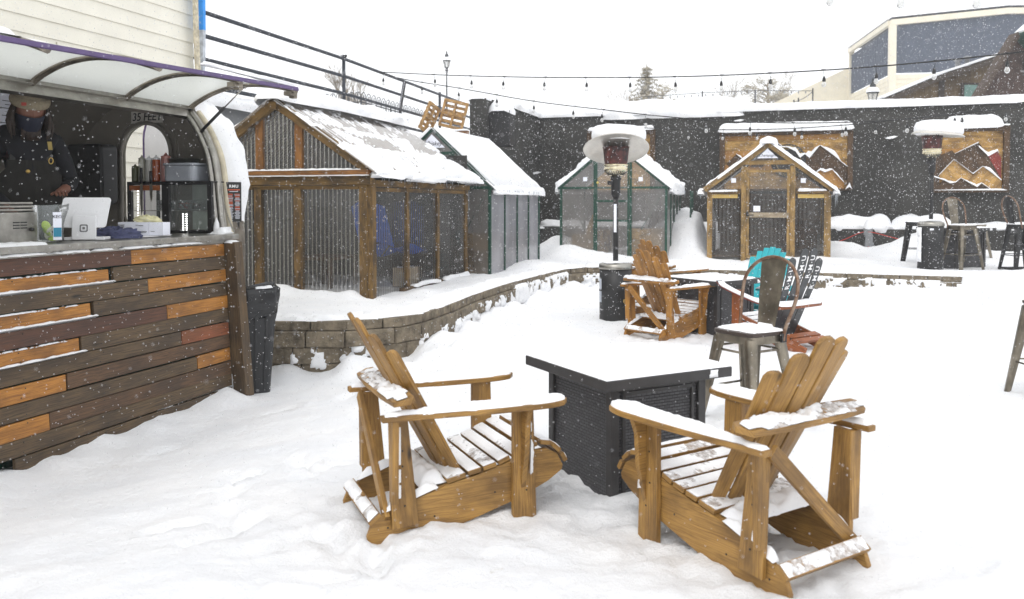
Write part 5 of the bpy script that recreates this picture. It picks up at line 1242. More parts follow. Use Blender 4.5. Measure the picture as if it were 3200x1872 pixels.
# ================================================================== ADIRONDACK CHAIRS
def arm_w(s): return .34 + .66 * math.sin(min(1, s * 1.25) * math.pi / 2) ** 1.4 if s < .8 else math.sqrt(max(0, 1 - ((s - .8) / .2) ** 2)) * .98 + .02
def adir_wood(name, O, rz, label, W, grp=None, snow=1.0, seed=0, tilt=0):
    t = thing(name, O, rz, label, 'adirondack chair', grp)
    A, XF, XR, AZ = .336, .445, -.466, .628
    for s in (1, -1):
        # stringer (curved side board)
        top = [(-.46, .15), (-.40, .185), (-.28, .215), (-.10, .265), (.02, .285), (.16, .322), (.28, .362), (.37, .368), (.43, .335), (.462, .275)]
        bot = [(.455, .252), (.38, .205), (.22, .14), (.02, .085), (-.18, .03), (-.36, -.01), (-.46, -.015), (-.505, .02), (-.515, .07), (-.495, .12)]
        b = MB(); b.prism(top + bot, (0, s * .243 + (.0125 if s > 0 else .0125), 0), (1, 0, 0), (0, 0, 1), .025); b.build('side_board', W, t, bevel=.004)
        b = MB(); b.board((.245, s * .272, -.04), (.235, s * .272, AZ - .025), .125, .03, (0, 1, 0), w1=.105); b.build('front_leg', W, t, bevel=.004)
        b = MB(); b.prism([(0, 0), (.0, -.40), (.045, -.22), (.055, -.08), (.085, 0)] if s > 0 else [(0, 0), (.085, 0), (.055, -.08), (.045, -.22), (0, -.40)], (.235 + .012, s * .287, AZ - .026), (0, s, 0), (0, 0, 1), .026 if s < 0 else .026); b.build('arm_bracket', W, t, bevel=.003)
        b = MB(); b.board((-.345, s * .272, .10), (-.375, s * .262, AZ - .025), .125, .028, (0, 1, 0), w1=.085); b.build('rear_leg', W, t, bevel=.004)
        b = MB(); b.board((-.40, s * .272 + s * .016, .22), (-.40, s * .272 + s * .016, AZ - .03), .05, .03, (1, 0, 0), w1=.075); b.build('rear_bracket', W, t, bevel=.003)
        # paddle arm
        n = 26; up = []; dn = []
        for k in range(n + 1):
            f = k / n; x = XR + (XF - XR) * f; w_ = .155 * arm_w(f)
            up.append((x, .5 * w_)); dn.append((x, -.5 * w_ * (.9 if f < .5 else 1)))
        yo = s * (A - .012)
        b = MB(); b.prism(dn + up[::-1], (0, yo, AZ - .03 - .0), (1, 0, 0), (0, 1, 0), .026); b.build('arm', W, t, bevel=.005)
    # seat slats following the curve
    cur = smooth_path([(-.14, 0, .262), (-.02, 0, .288), (.10, 0, .312), (.20, 0, .346), (.29, 0, .379), (.37, 0, .385), (.43, 0, .345), (.468, 0, .285)], 8)
    cl = [0]
    for a_, c_ in zip(cur, cur[1:]): cl.append(cl[-1] + (c_ - a_).length)
    def cat_(s):
        for k in range(len(cl) - 1):
            if s <= cl[k + 1]: f = (s - cl[k]) / (cl[k + 1] - cl[k]); return cur[k].lerp(cur[k + 1], f), (cur[k + 1] - cur[k]).normalized()
        return cur[-1], (cur[-1] - cur[-2]).normalized()
    ws = [.10, .075, .075, .07, .07, .075, .06, .06, .055]; s = .0; sn = MB(); rr = random.Random(seed)
    for i, w_ in enumerate(ws):
        p, d = cat_(min(s + w_ / 2, cl[-1])); N = V((-d.z, 0, d.x)); ov = .262
        b = MB(); b.board(p + V((0, -ov, 0)) + N * .011, p + V((0, ov, 0)) + N * .011, w_ - .009, .022, N); b.build('seat_slat', W, t, bevel=.003)
        if snow and p.x < .46:
            snow_sheet(sn, p + V((0, -ov + .004, 0)) + N * .0222, (0, 1, 0), d, N, 2 * ov - .01, w_ - .012, .005, .66 if i < 7 else 1, seed + i, .009, nz=.6, fs=7)
            if i < 7: snow_sheet(sn, p + V((0, -ov + .002, 0)) + N * .0222, (0, 1, 0), d, N, 2 * ov - .004, w_ - .010, .0012, 1, seed + i + 80, .02, m=1, edge=.004)
        s += w_ + .004
    # back slats, fan of six
    Bb = V((-.107, 0, .255)); Bt = V((-.524, 0, 1.016)); bd = (Bt - Bb).normalized(); bn = V((bd.z, 0, -bd.x))
    hts = [.69, .785, .87, .885, .80, .70]
    for i, h_ in enumerate(hts):
        k = i - 2.5; y0 = k * .066; y1 = k * .100 * (h_ / .87); w0, w1 = .056, .086
        p0 = Bb + bd * -.03 + V((0, y0, 0)); p1 = Bb + bd * h_ + V((0, y1, 0)); ax = (p1 - p0).normalized(); ln = (p1 - p0).length; sd_ = bn.cross(ax).normalized()
        pts_ = [(0, -w0 / 2), (ln - .03, -w1 / 2), (ln - .008, -w1 / 2 * .72), (ln, -w1 / 2 * .30), (ln + .001, w1 / 2 * .35), (ln - .008, w1 / 2 * .76), (ln - .03, w1 / 2), (0, w0 / 2)]
        off = .0 + .0075 * k * k; q_ = Matrix.Rotation(-k * R(8.5), 3, ax); sd_ = q_ @ sd_
        b = MB(); b.prism(pts_, p0 + bn * off, ax, sd_, .021); b.build('back_slat', W, t, bevel=.004)
    # shelf board behind the back at arm height
    bz = AZ + .055; cp = V((-.375, 0, bz)); tl = V((.34, 0, .10)).normalized()
    shp = [(-.385, -.02), (-.345, .04), (-.15, .052), (.15, .052), (.345, .04), (.385, -.02), (.365, -.055), (.12, -.068), (-.12, -.068), (-.365, -.055)]
    b = MB(); xd = V((.97, 0, .24)); b.prism([(y, x) for y, x in shp], cp - UZ * .012, (0, 1, 0), -xd, .026) ; b.build('back_shelf', W, t, bevel=.004)
    snow_sheet(sn, cp + V((0, -.36, 0)) + V((-.24, 0, .97)) * .020, (0, 1, 0), xd, V((-.24, 0, .97)), .72, .10, .016, .50, seed + 30, .008, nz=.9, fs=9, wf=lambda q: 1 if .1 < q < .9 else .5)
    snow_sheet(sn, cp + V((0, -.36, 0)) + V((-.24, 0, .97)) * .0145, (0, 1, 0), xd, V((-.24, 0, .97)), .72, .098, .0012, .75, seed + 31, .012, m=1, edge=.004, wf=lambda q: 1 if .1 < q < .9 else .5)
    # cross pieces
    b = MB(); b.board((-.155, -.245, .245), (-.155, .245, .245), .085, .022, V((-.25, 0, 1))); b.build('rear_seat_rail', W, t, bevel=.003)
    b = MB(); b.board((-.478, -.262, .145), (-.478, .262, .145), .066, .022, V((-.65, 0, .8))); b.build('tail_rail', W, t, bevel=.003)
    b = MB(); b.board((-.425, .255, .60), (-.425, -.255, .135), .06, .024, (-1, 0, 0)); b.build('diagonal_brace', W, t, bevel=.003)
    if snow:
        snow_sheet(sn, (-.20, -.24, .262), (0, 1, 0), (1, 0, .1), UZ, .48, .13, .032, .85, seed + 40, .014, nz=.8)
        snow_sheet(sn, V((-.485, -.25, .155)), (0, 1, 0), (.8, 0, .65), V((-.65, 0, .8)), .5, .058, .014, .50, seed + 41, .008, nz=.9, fs=9)
        snow_sheet(sn, V((-.485, -.25, .1545)), (0, 1, 0), (.8, 0, .65), V((-.65, 0, .8)), .5, .058, .0012, .7, seed + 42, .012, m=1, edge=.004)
        for s_ in (1, -1):
            yo = s_ * (A - .012)
            snow_sheet(sn, (XR + .012, yo, AZ - .004), (1, 0, 0), (0, 1, 0), UZ, XF - XR - .022, .142, .017, 1, seed + 43 + s_, .011, wf=arm_w, nz=.3, edge=.022)
            snow_sheet(sn, (-.44, s_ * .243, .172), V((.30, 0, .095)), (0, 1, 0), UZ, .27, .04, .028, .9, seed + 46 + s_, .012, nz=1)
            snow_sheet(sn, (.30, s_ * .272, .30), (-.02, 0, 1), (1, 0, 0) if s_ < 0 else (-1, 0, 0), (0, s_, 0), .24, .035, .012, .8, seed + 48 + s_, .01, nz=.9) if False else None
            snow_sheet(sn, (.263, s_ * .305, .27), (0, 0, 1), (-.3 * s_ * -1, s_, 0), (1, 0, 0), .32, .035, .010, .8, seed + 50, .01, nz=.9, fs=14)
            snow_sheet(sn, (-.385, s_ * .297, .24), (0, 0, 1), (1, 0, 0), (0, s_, 0), .32, .03, .012, .8, seed + 55 + s_, .01, nz=.9, fs=14)
    sn.build('snow', [SNOW, FROST], t)
    b = MB()
    for s_ in (1, -1):
        for (x, z_) in ((.225, .30), (.25, .19), (-.36, .38), (-.36, .45), (-.35, .20), (.23, .44), (-.42, .10), (.10, .19), (-.2, .12)):
            yy_ = s_ * (.2875 if x > .2 or (-.4 < x < -.3) else .2562); b.lathe([(0, 0), (.0045, 0), (.0045, .001), (0, .001)], (x, yy_, z_), 8, M=Matrix.Rotation(R(-90 * s_), 3, 'X'))
    b.build('screws', BLACK, t)
    t.rotation_euler = (0, tilt, rz)
    return t
adir_wood('adirondack_chair', (-.275, 4.114, -.061), .412, 'honey brown wooden adirondack chair in the left foreground, facing right toward the near fire table', CHAIRW, 'wooden adirondack chairs', seed=3)
adir_wood('adirondack_chair', (.981, 3.678, -.056), 2.146, 'honey brown wooden adirondack chair in the right foreground, seen from behind', CHAIRW, 'wooden adirondack chairs', seed=103)
adir_wood('adirondack_chair', (1.805, 9.51, -.05), .74, 'amber wooden adirondack chair between the heater drum and the middle fire table, nearer one', CHAIRW2, 'wooden adirondack chairs', seed=203)
adir_wood('adirondack_chair', (2.15, 11.45, -.03), .74, 'amber wooden adirondack chair half hidden behind another, far side of the middle fire table', CHAIRW2, 'wooden adirondack chairs', seed=303)
# ---- fire tables
def fire_table(O, rz, label, S=.82, Ht=.62, seed=1, kind='near'):
    t = thing('fire_table', O, rz, label, 'fire table', 'square fire tables')
    b = MB(); b.box((0, 0, Ht - .03), (S, S, .055)); b.build('tabletop', DARKG, t, bevel=.006)
    B_ = S * .70
    for sx in (1, -1):
        for sy in (1, -1): b = MB(); b.box((sx * B_ / 2, sy * B_ / 2, Ht / 2 - .13), (.05, .05, Ht + .14)); b.build('corner_post', DARKG, t, bevel=.004)
    for k in range(4):
        a = k * math.pi / 2; n = V((math.cos(a), math.sin(a), 0)); u = V((-math.sin(a), math.cos(a), 0)); c = n * (B_ / 2 + .008); w_ = B_ - .05
        b = MB(); q = [c - u * w_ / 2 + UZ * -.1, c + u * w_ / 2 + UZ * -.1, c + u * w_ / 2 + UZ * (Ht - .06), c - u * w_ / 2 + UZ * (Ht - .06)]
        n0 = len(b.v); b.v += q; b.face((n0, n0 + 1, n0 + 2, n0 + 3), [(0, 0), (w_, 0), (w_, Ht), (0, Ht)]); b.build('woven_panel', WICKER, t)
        b = MB(); b.board(c - u * w_ / 2 + UZ * (Ht - .075), c + u * w_ / 2 + UZ * (Ht - .075), .035, .02, n)
        if k == 3:
            for s_ in (-1, 1): b.board(c + u * (w_ / 2 - .035) * s_ + n * .006 + UZ * -.05, c + u * (w_ / 2 - .035) * s_ + n * .006 + UZ * (Ht - .09), .02, .012, n)
            b.board(c - u * w_ / 2 * .9 + n * .006 + UZ * (Ht - .105), c + u * w_ / 2 * .9 + n * .006 + UZ * (Ht - .105), .02, .012, n)
        b.build('panel_frame', DARKG, t, bevel=.002)
    b = MB(); snow_sheet(b, (-S / 2 + .004, 0, Ht - .0022), (1, 0, 0), (0, 1, 0), UZ, S - .008, S - .008, .014, 1, seed, .018, nz=.3, edge=.016)
    snow_sheet(b, (S / 2 - .16, -S / 2 - .001, Ht - .03), (1, 0, 0), (0, 0, 1), (0, -1, 0), .06, .04, .012, .9, seed + 1, .006, fs=20)
    b.build('snow', SNOW, t); return t
fire_table((.632, 4.645, 0), R(28.3), 'square dark fire table with woven sides in the foreground between two wooden chairs', seed=11)
fire_table((2.40, 9.84, 0), R(34), 'square dark fire table in the middle distance beside the adirondack chairs, snow on its top', seed=12)
ft3 = G(3035, 842, .36); fire_table((ft3.x + .25, ft3.y + 1.0, .33), R(20), 'square dark fire table among the bar stools by the charcoal wall', S=.92, Ht=.72, seed=13)
# ---- metal stools
def stool(O, rz, label, mat, seat_mat, back=True, hs_=.64, seed=1, grp='metal bar stools', sunk=0):
    t = thing('bar_stool', O, rz, label, 'bar stool', grp)
    SW = .37
    pts_ = rrect(SW, SW, .07, 5)
    b = MB(); b.prism(pts_, (0, 0, hs_ - .03), (1, 0, 0), (0, 1, 0), .024); b.build('seat', seat_mat, t, bevel=.004)
    b = MB(); b.prism(rrect(SW - .02, SW - .02, .06, 5), (0, 0, hs_ - .085), (1, 0, 0), (0, 1, 0), .054); b.build('seat_frame', mat, t, bevel=.003)
    for sx in (1, -1):
        for sy in (1, -1):
            # folded-channel leg: wide at the top, narrow at the foot
            b = MB(); n0 = len(b.v); secs = []
            for f in (0, .12, .5, 1.0):
                z_ = (hs_ - .05) * (1 - f) - sunk * f; w_ = .085 - .050 * f; c = V((sx * (.155 + .085 * f), sy * (.155 + .085 * f), z_))
                ring = [c + V((-sx * w_, sy * .012, 0)), c + V((-sx * w_ * .3, sy * .02, 0)), c + V((sx * .012, sy * .012, 0)), c + V((sx * .02, -sy * w_ * .3, 0)), c + V((sx * .012, -sy * w_, 0)), c + V((sx * -.004, -sy * w_, 0)), c + V((-sx * .002, -sy * .002, 0)), c + V((-sx * w_, -sy * .004, 0))]
                secs.append(ring); b.v += ring
            m_ = 8
            for i in range(3):
                for k in range(m_):
                    q = (n0 + i * m_ + k, n0 + i * m_ + (k + 1) % m_, n0 + (i + 1) * m_ + (k + 1) % m_, n0 + (i + 1) * m_ + k)
                    b.face(q, None, 0, k in (0, 1, 2, 3))
            b.face([n0 + 3 * m_ + k for k in range(m_)]); b.build('leg', mat, t)
    for z_, e in ((hs_ * .33, .155 + .085 * .67), (hs_ * .78, .155 + .085 * .2)):
        for sgn in (1, -1):
            b = MB(); b.tube([(e * sgn, -e, z_), (e * sgn, e, z_)], .008, 6); b.build('foot_rail', mat, t)
            b = MB(); b.tube([(-e, e * sgn, z_ + .012), (e, e * sgn, z_ + .012)], .008, 6); b.build('foot_rail', mat, t)
    if back:
        hoop = smooth_path([(-.11, -.195, hs_ - .07), (-.13, -.20, hs_ + .02), (-.185, -.235, hs_ + .20), (-.215, -.225, hs_ + .34), (-.24, -.14, hs_ + .44), (-.247, 0, hs_ + .48), (-.24, .14, hs_ + .44), (-.215, .225, hs_ + .34), (-.185, .235, hs_ + .20), (-.13, .20, hs_ + .02), (-.11, .195, hs_ - .07)], 5)
        b = MB(); b.tube(hoop, .0125, 10); ho_ = b.build('back_hoop', RUST, t)
        b = MB(); P = np.zeros((12, 9, 3))
        for i in range(12):
            for j in range(9):
                f = i / 11; y = (j / 8 * 2 - 1); hw = .076 + .036 * f; em = .006 if (abs(y) < .45 and .1 < f < .78) else 0
                P[i, j] = (-.165 - .08 * f - .010 * (1 - y * y) + em, y * hw, hs_ - .0 + .472 * f - .012 * abs(y) * f)
        b.grid(P); b.grid(P[:, ::-1] + np.array([-.003, 0, 0])); b.build('back_splat', mat, t)
        b = MB(); b.box((-.115, .195, hs_ - .05), (.05, .018, .06)); b.box((-.115, -.195, hs_ - .05), (.05, .018, .06)); b.build('back_bracket', BLACK, t, bevel=.003)
    b = MB(); snow_sheet(b, (-SW / 2 + .005, 0, hs_ - .006), (1, 0, 0), (0, 1, 0), UZ, SW - .01, SW - .01, .014, 1, seed, .012, wf=lambda s: 1 if .12 < s < .88 else .78, nz=.35, edge=.018)
    if back: snow_log(b, [(-.165, -.07, hs_ - .003), (-.165, .07, hs_ - .003)], .03, .022, seed, step=.015, nz=.8)
    b.build('snow', SNOW, t); return t
SEATW = wood('dark_stool_seat', lin(70, 56, 48), lin(46, 38, 34), lin(40, 34, 32), .5, .3)
stool((1.625, 5.70, 0), R(212), 'gunmetal bar stool with a rounded hoop back and snowy seat, behind the near fire table', GUN, SEATW, seed=5, sunk=.05)
stool((4.20, 6.42, 0), R(3), 'gunmetal bar stool cut off by the right edge of the photo', GUN, SEATW, back=False, hs_=.74, seed=6, sunk=.05)
def gT(sx, sy): p = G(sx, sy, TERR); return V((p.x, p.y, TERR - .02))
s1 = gT(3005, 838); stool(s1, R(-75), 'gunmetal hoop backed bar stool on the terrace before the charcoal wall', GUN, GUN, hs_=.78, seed=7)
s2 = gT(3133, 826); stool((s2.x + .05, s2.y + 1.1, TERR), R(10), 'gunmetal bar stool without a back behind the terrace fire table', GUN, GUN, back=False, hs_=.72, seed=8)
s3 = gT(2862, 818); stool(s3, R(-30), 'black backless bar stool at the left of the terrace group, next to the heater drum', BLACK, BLACK, back=False, hs_=.80, seed=9)
s4 = gT(3190, 842); t = stool(s4, R(0), 'black hoop backed bar stool at the right end of the terrace group', BLACK, BLACK, back=True, hs_=.80, seed=10)
for q_ in ([(-.24, -.24, .03), (.24, -.24, .03)], [(-.24, .24, .03), (.24, .24, .03)], [(-.24, -.24, .035), (-.24, .24, .035)], [(-.22, -.22, .45), (.22, -.22, .45)]): b = MB(); b.tube(q_, .02, 6); b.build('base_rail', BLACK, t)
# ---- chair built from skis
def ski_chair(O, rz):
    t = thing('ski_adirondack_chair', O, rz, 'adirondack chair made of black skis lettered RMU on a red cedar frame', 'adirondack chair')
    Bb = V((-.10, 0, .14)); bd = V((-.40, 0, .92)).normalized(); bn = V((bd.z, 0, -bd.x))
    for i, (h_, ti) in enumerate(((.88, .0), (1.0, .02), (1.0, -.01), (.90, 0))):
        k = i - 1.5; b = MB(); n = 44; Pf = []; 
        p0 = Bb + V((0, k * .098, 0)); p1 = p0 + bd * h_ + V((0, k * .045, 0)); ax = (p1 - p0).normalized(); ln = (p1 - p0).length; sd_ = bn.cross(ax).normalized()
        P = np.zeros((n + 1, 2, 3)); Q = np.zeros((n + 1, 2, 3))
        for j in range(n + 1):
            f = j / n; w_ = .051 + .004 * math.cos(f * 6.28) ; e = max(0, (f - .93) / .07); w_ *= math.sqrt(max(0, 1 - e ** 2.2)) if e > 0 else 1
            cv = bn * (.10 * max(0, f - .66) ** 1.6 * 2.2)
            for m_, s_ in enumerate((-1, 1)): P[j, m_] = p0 + ax * (ln * f) + sd_ * (w_ * s_) + cv; Q[j, m_] = P[j, m_] - np.array(bn) * .010
        b.grid(P, smooth=False); b.grid(Q[:, ::-1], smooth=False)
        for s_ in (0, 1): b.grid(np.stack([P[:, s_], Q[:, s_]], 1), smooth=False)
        so_ = b.build('ski', SKIB, t)
        fc_ = .80 if i in (1, 2) else .76; tm = text_mesh('ski_lettering', 'R·M·U', .085, Matrix.Identity(4), TEALW, so_, bold=.0012, ext=.001, space=1.2); Wt = (-bn).cross(ax)
        for v in tm.data.vertices:
            s0_ = fc_ * ln + v.co.x; f = s0_ / ln; v.co = p0 + ax * s0_ + Wt * v.co.y + bn * (.22 * max(0, f - .66) ** 1.6 - .0125 - v.co.z)
    for s in (1, -1):
        b = MB(); b.board((.34, s * .23, .30), (-.60, s * .23, .03), .13, .028, (0, 1, 0)); b.build('side_board', CEDARR, t, bevel=.003)
        b = MB(); b.board((.27, s * .26, -.03), (.27, s * .26, .60), .11, .028, (0, 1, 0)); b.build('front_leg', CEDARR, t, bevel=.003)
        b = MB(); q = smooth_path([(-.30, s * .33, .47), (-.05, s * .33, .515), (.20, s * .33, .575), (.38, s * .33, .63), (.46, s * .33, .685)], 4)
        P = np.array([[(p.x, p.y - .045, p.z), (p.x, p.y + .045, p.z)] for p in q]); b.grid(P, smooth=False); b.grid(P - np.array([0, 0, .012]), smooth=False, m=1)
        for e_ in (0, 1): b.grid(np.stack([P[:, e_], P[:, e_] - np.array([0, 0, .012])], 1), smooth=False, m=1)
        b.build('ski_arm', [SKIB, M_RED], t)
    b = MB(); rail = [(-.30 - .05 * math.cos(y * 3.4), y, .47) for y in np.linspace(-.35, .35, 12)]
    b.tube(rail, .028, 6); b.build('arm_rail', CEDARR, t)
    sn = MB()
    for i in range(4):
        x = .30 - i * .10; b = MB(); b.board((x, -.25, .31 - .028 * i), (x, .25, .31 - .028 * i), .09, .012, V((-.28, 0, 1))); b.build('seat_ski', SKIB, t)
        snow_sheet(sn, (x, -.25, .318 - .028 * i), (0, 1, 0), (1, 0, .28), V((-.28, 0, 1)), .5, .085, .012, 1, i, .02)
    for i in range(2): b = MB(); b.board((-.48 + i * .1, -.24, .14 + .03 * i), (-.48 + i * .1, .24, .14 + .03 * i), .08, .02, V((-.28, 0, 1))); b.build('tail_board', CEDARR, t)
    snow_log(sn, [(-.32, -.33, .49), (-.345, 0, .49), (-.32, .33, .49)], .04, .03, 4, step=.03, nz=1)
    for s in (1, -1):
        q = [(-.28, s * .33, .476), (-.05, s * .33, .518), (.20, s * .33, .578), (.38, s * .33, .635), (.45, s * .33, .68)]; snow_log(sn, q, .042, .022, 7 + s, step=.03, nz=.4)
    sn.build('snow', SNOW, t); return t
sc_ = ski_chair((2.77, 8.84, -.03), R(122))
# ---- turquoise resin chair
def resin_chair(O, rz):
    t = thing('resin_adirondack_chair', O, rz, 'bright turquoise plastic adirondack chair with an arched back, behind the ski chair', 'adirondack chair')
    for i in range(7):
        k = i - 3; h_ = .80 - .016 * k * k; b = MB(); y0 = k * .070; y1 = k * .082
        p = [V((-.12 - .36 * f * h_ / .8, y0 + (y1 - y0) * f, .28 + .74 * f * h_ / .8)) for f in (0, .33, .66, 1)]
        for a_, c_ in zip(p, p[1:]): b.board(a_, c_ + (c_ - a_) * .002, .074, .022, V((.9, 0, .43)))
        b.build('back_slat', TEAL, t, bevel=.006)
    for z_, f in ((.45, .17), (.80, .64)): b = MB(); b.board((-.16 - .36 * f, -.27, z_), (-.16 - .36 * f, .27, z_), .06, .03, V((.9, 0, .4))); b.build('cross_bar', TEAL, t)
    for i in range(6): b = MB(); x = -.08 + i * .095; z_ = .27 + .10 * math.sin(i / 5 * 1.7); b.board((x, -.26, z_), (x, .26, z_), .08, .022, (0, 0, 1)); b.build('seat_slat', TEAL, t, bevel=.004)
    for s in (1, -1):
        b = MB(); b.prism([(-.35, -.03), (.0, -.06), (.36, -.08), (.42, -.04), (.42, .04), (.36, .08), (.0, .05), (-.35, .03)], (0, s * .35, .55), (1, 0, 0), (0, 1, 0), .025); b.build('arm', TEAL, t, bevel=.006)
        b = MB(); b.board((.33, s * .31, -.03), (.30, s * .33, .55), .10, .03, (0, 1, 0)); b.board((.40, s * .27, .26), (-.55, s * .27, .05), .12, .028, (0, 1, 0)); b.board((-.28, s * .30, .10), (-.33, s * .33, .55), .09, .028, (0, 1, 0)); b.build('leg', TEAL, t, bevel=.004)
    b = MB(); snow_sheet(b, (-.1, 0, .37), (1, 0, .1), (0, 1, 0), UZ, .5, .5, .03, .9, 3, .03)
    for s in (1, -1): snow_sheet(b, (-.33, s * .35, .576), (1, 0, 0), (0, 1, 0), UZ, .74, .11, .03, 1, 4, .02)
    snow_log(b, [(-.30, -.26, .56), (-.30, .26, .56)], .05, .05, 3, nz=1); b.build('snow', SNOW, t); return t
resin_chair((2.98, 10.35, -.09), R(222))
# ================================================================== PATIO HEATERS
def heater(O, rz, label, tilt=0, back=-3, sdep=1.0, sunk=0, domex=0, barrel=True, seed=1, Hd=2.20):
    t = thing('patio_heater', O, rz, label, 'patio heater', 'patio heaters')
    b = MB(); b.lathe([(0, -.1), (.205, -.1), (.21, -.04), (.205, .0), (.205, .38), (.212, .40), (.205, .42), (.205, .70), (.0, .70)], seg=32); b.build('tank_housing', BLACK, t)
    b = MB(); b.lathe([(.0, .76), (.15, .755), (.208, .735), (.215, .70), (.215, .675), (.205, .672)], seg=32); b.build('housing_rim', STEEL, t)
    b = MB(); b.lathe([(0, .74), (.034, .74), (.034, 1.62), (0, 1.62)], seg=16); b.build('pole', BLACK, t)
    if back < -10: b = MB(); b.box((-.012, -.036, 1.32), (.034, .004, .36)); b.build('label_strip', PAPER, t)
    b = MB(); b.lathe([(0, 1.58), (.04, 1.58), (.055, 1.62), (.06, 1.64), (.06, 1.80), (.07, 1.81), (.07, 1.86), (0, 1.86)], seg=16); b.box((-.08, -.02, 1.77), (.06, .05, .05)); b.build('valve_head', BLACK, t)
    b = MB(); b.lathe([(.04, 1.845), (.08, 1.86), (.13, 1.90), (.155, 1.93), (.155, 1.955), (.148, 1.965), (.148, 1.985), (.158, 1.99), (.158, 2.005), (.12, 2.01)], seg=36, smooth=True); b.build('burner_base', plain('bright_chrome', lin(220, 210, 180), .18, 1, var=.2), t)
    b = MB()
    for k in range(30): a = k / 30 * 2 * math.pi; b.board((.095 * math.cos(a), .095 * math.sin(a), 1.868), (.142 * math.cos(a), .142 * math.sin(a), 1.912), .012, .004, (math.cos(a), math.sin(a), -1))
    b.build('burner_slots', BLACK, t)
    b = MB(); b.lathe([(.14, 2.0), (.15, 2.06), (.165, 2.20), (.172, 2.23), (.05, 2.235), (0, 2.235)], seg=32); b.build('emitter_screen', DKRED, t)
    b = MB()
    for k in range(4): a = k * math.pi / 2 + .5; b.tube([(.12 * math.cos(a), .12 * math.sin(a), 2.2), (.12 * math.cos(a), .12 * math.sin(a), 2.29)], .006, 5)
    b.build('dome_stud', BLACK, t)
    Md = Matrix.Rotation(R(back), 3, 'X') @ Matrix.Rotation(R(tilt), 3, 'Y'); c = V((domex, 0, 2.27 if back > -10 else 2.22)); Ms = Matrix.Rotation(R(back * .25), 3, 'X') @ Matrix.Rotation(R(tilt * .4), 3, 'Y')
    b = MB(); b.lathe([(.42, -.02), (.415, -.03), (.36, .01), (.22, .045), (0, .055)], c, 40, M=Md); b.lathe([(0, .062), (.22, .052), (.36, .017), (.42, -.02)], c, 40, M=Md); b.build('reflector_dome', plain('dull_aluminium_dome', lin(222, 218, 210), .4, .55, var=.1), t)
    b = MB(); b.lathe([(.34, -.02), (.385, .02), (.39, .06 * sdep), (.385, .11 * sdep), (.36, .155 * sdep), (.28, .175 * sdep), (.14, .185 * sdep), (0, .19 * sdep)], c + (V((.03, .04, -.01)) if back > -10 else V((.04, .10, .09))), 40, M=Ms, sx=1 if back > -10 else .9, sy=1 if back > -10 else .72)
    for i in range(len(b.v)):
        v = V(b.v[i]); n_ = float(fbm(v.x * 3, v.y * 3, seed, 3)); b.v[i] = v + V((n_ * .03, 0, n_ * .05)) * (1 if v.z > c.z + .05 else .2)
    b.build('dome_snow', SNOW, t)
    b = MB(); snow_log(b, [(-.16, .03, .752), (.16, .03, .752)], .16, .03, seed, step=.03, nz=.7); b.build('rim_snow', SNOW, t)
    return t
hp_ = G(1923, 998, 0); ht = heater((hp_.x, hp_.y, -.02), 0, 'tall patio heater in the centre with a snow capped dome and black tank drum', tilt=1, back=-24, seed=3)
# printed oval emblem and warning label on the drum
def on_drum(t, ang, z, w_, h_, r_=.2075, nseg=12):
    b = MB(); P = np.zeros((nseg + 1, 2, 3))
    for i in range(nseg + 1):
        a = ang + (i / nseg - .5) * w_ / r_; P[i, 0] = (r_ * math.cos(a), r_ * math.sin(a), z - h_ / 2); P[i, 1] = (r_ * math.cos(a), r_ * math.sin(a), z + h_ / 2)
    b.grid(P); return b
on_drum(ht, R(-167), .40, .085, .30).build('warning_label', plain('pale_label', lin(190, 196, 206), .5), ht)
b = MB(); ea = R(-42)
def onc(u, v, r_): a = ea + u / .205; return V((r_ * math.cos(a), r_ * math.sin(a), .27 + v))
n = 36; n0 = len(b.v)
for k in range(n): q = 2 * math.pi * k / n; b.v += [onc(.088 * math.cos(q), .058 * math.sin(q), .2085), onc(.082 * math.cos(q), .052 * math.sin(q), .2085)]
for k in range(n): b.face((n0 + 2 * k, n0 + 2 * ((k + 1) % n), n0 + 2 * ((k + 1) % n) + 1, n0 + 2 * k + 1))
b.build('oval_emblem', GOLD, ht)
for body, sz, dv in (('Founders', .052, .006), ('BREWING', .016, -.032)):
    tm = text_mesh('emblem_lettering', body, sz, Matrix.Identity(4), GOLD, ht, bold=.0008)
    for v in tm.data.vertices: p = onc(v.co.x, v.co.y + dv, .209 + v.co.z); v.co = p
h2 = PD(2909, 700, 14.5); hh2 = heater((h2.x, h2.y, .42), 0, 'second patio heater before the right mural, its dome tilted under a deep snow cap', tilt=5, back=3, domex=.10, sdep=1.35, seed=8)
for a_ in (.6, 2.3, 3.9, 5.4): b = MB(); b.board((.17 * math.cos(a_), .17 * math.sin(a_), -.16), (.17 * math.cos(a_), .17 * math.sin(a_), -.06), .04, .02, (math.cos(a_), math.sin(a_), 0)); b.build('short_leg', BLACK, hh2)
on_drum(hh2, R(-112), .62, .06, .03).build('drum_badge', PAPER, hh2); on_drum(hh2, R(-78), .62, .015, .02).build('drum_badge', PAPER, hh2)
b = MB(); snow_sheet(b, (-.205, -.02, .05), (0, 0, 1), (0, 1, 0), (-1, 0, 0), .6, .14, .03, .8, 9, .02, fs=6); b.build('side_snow', SNOW, hh2)
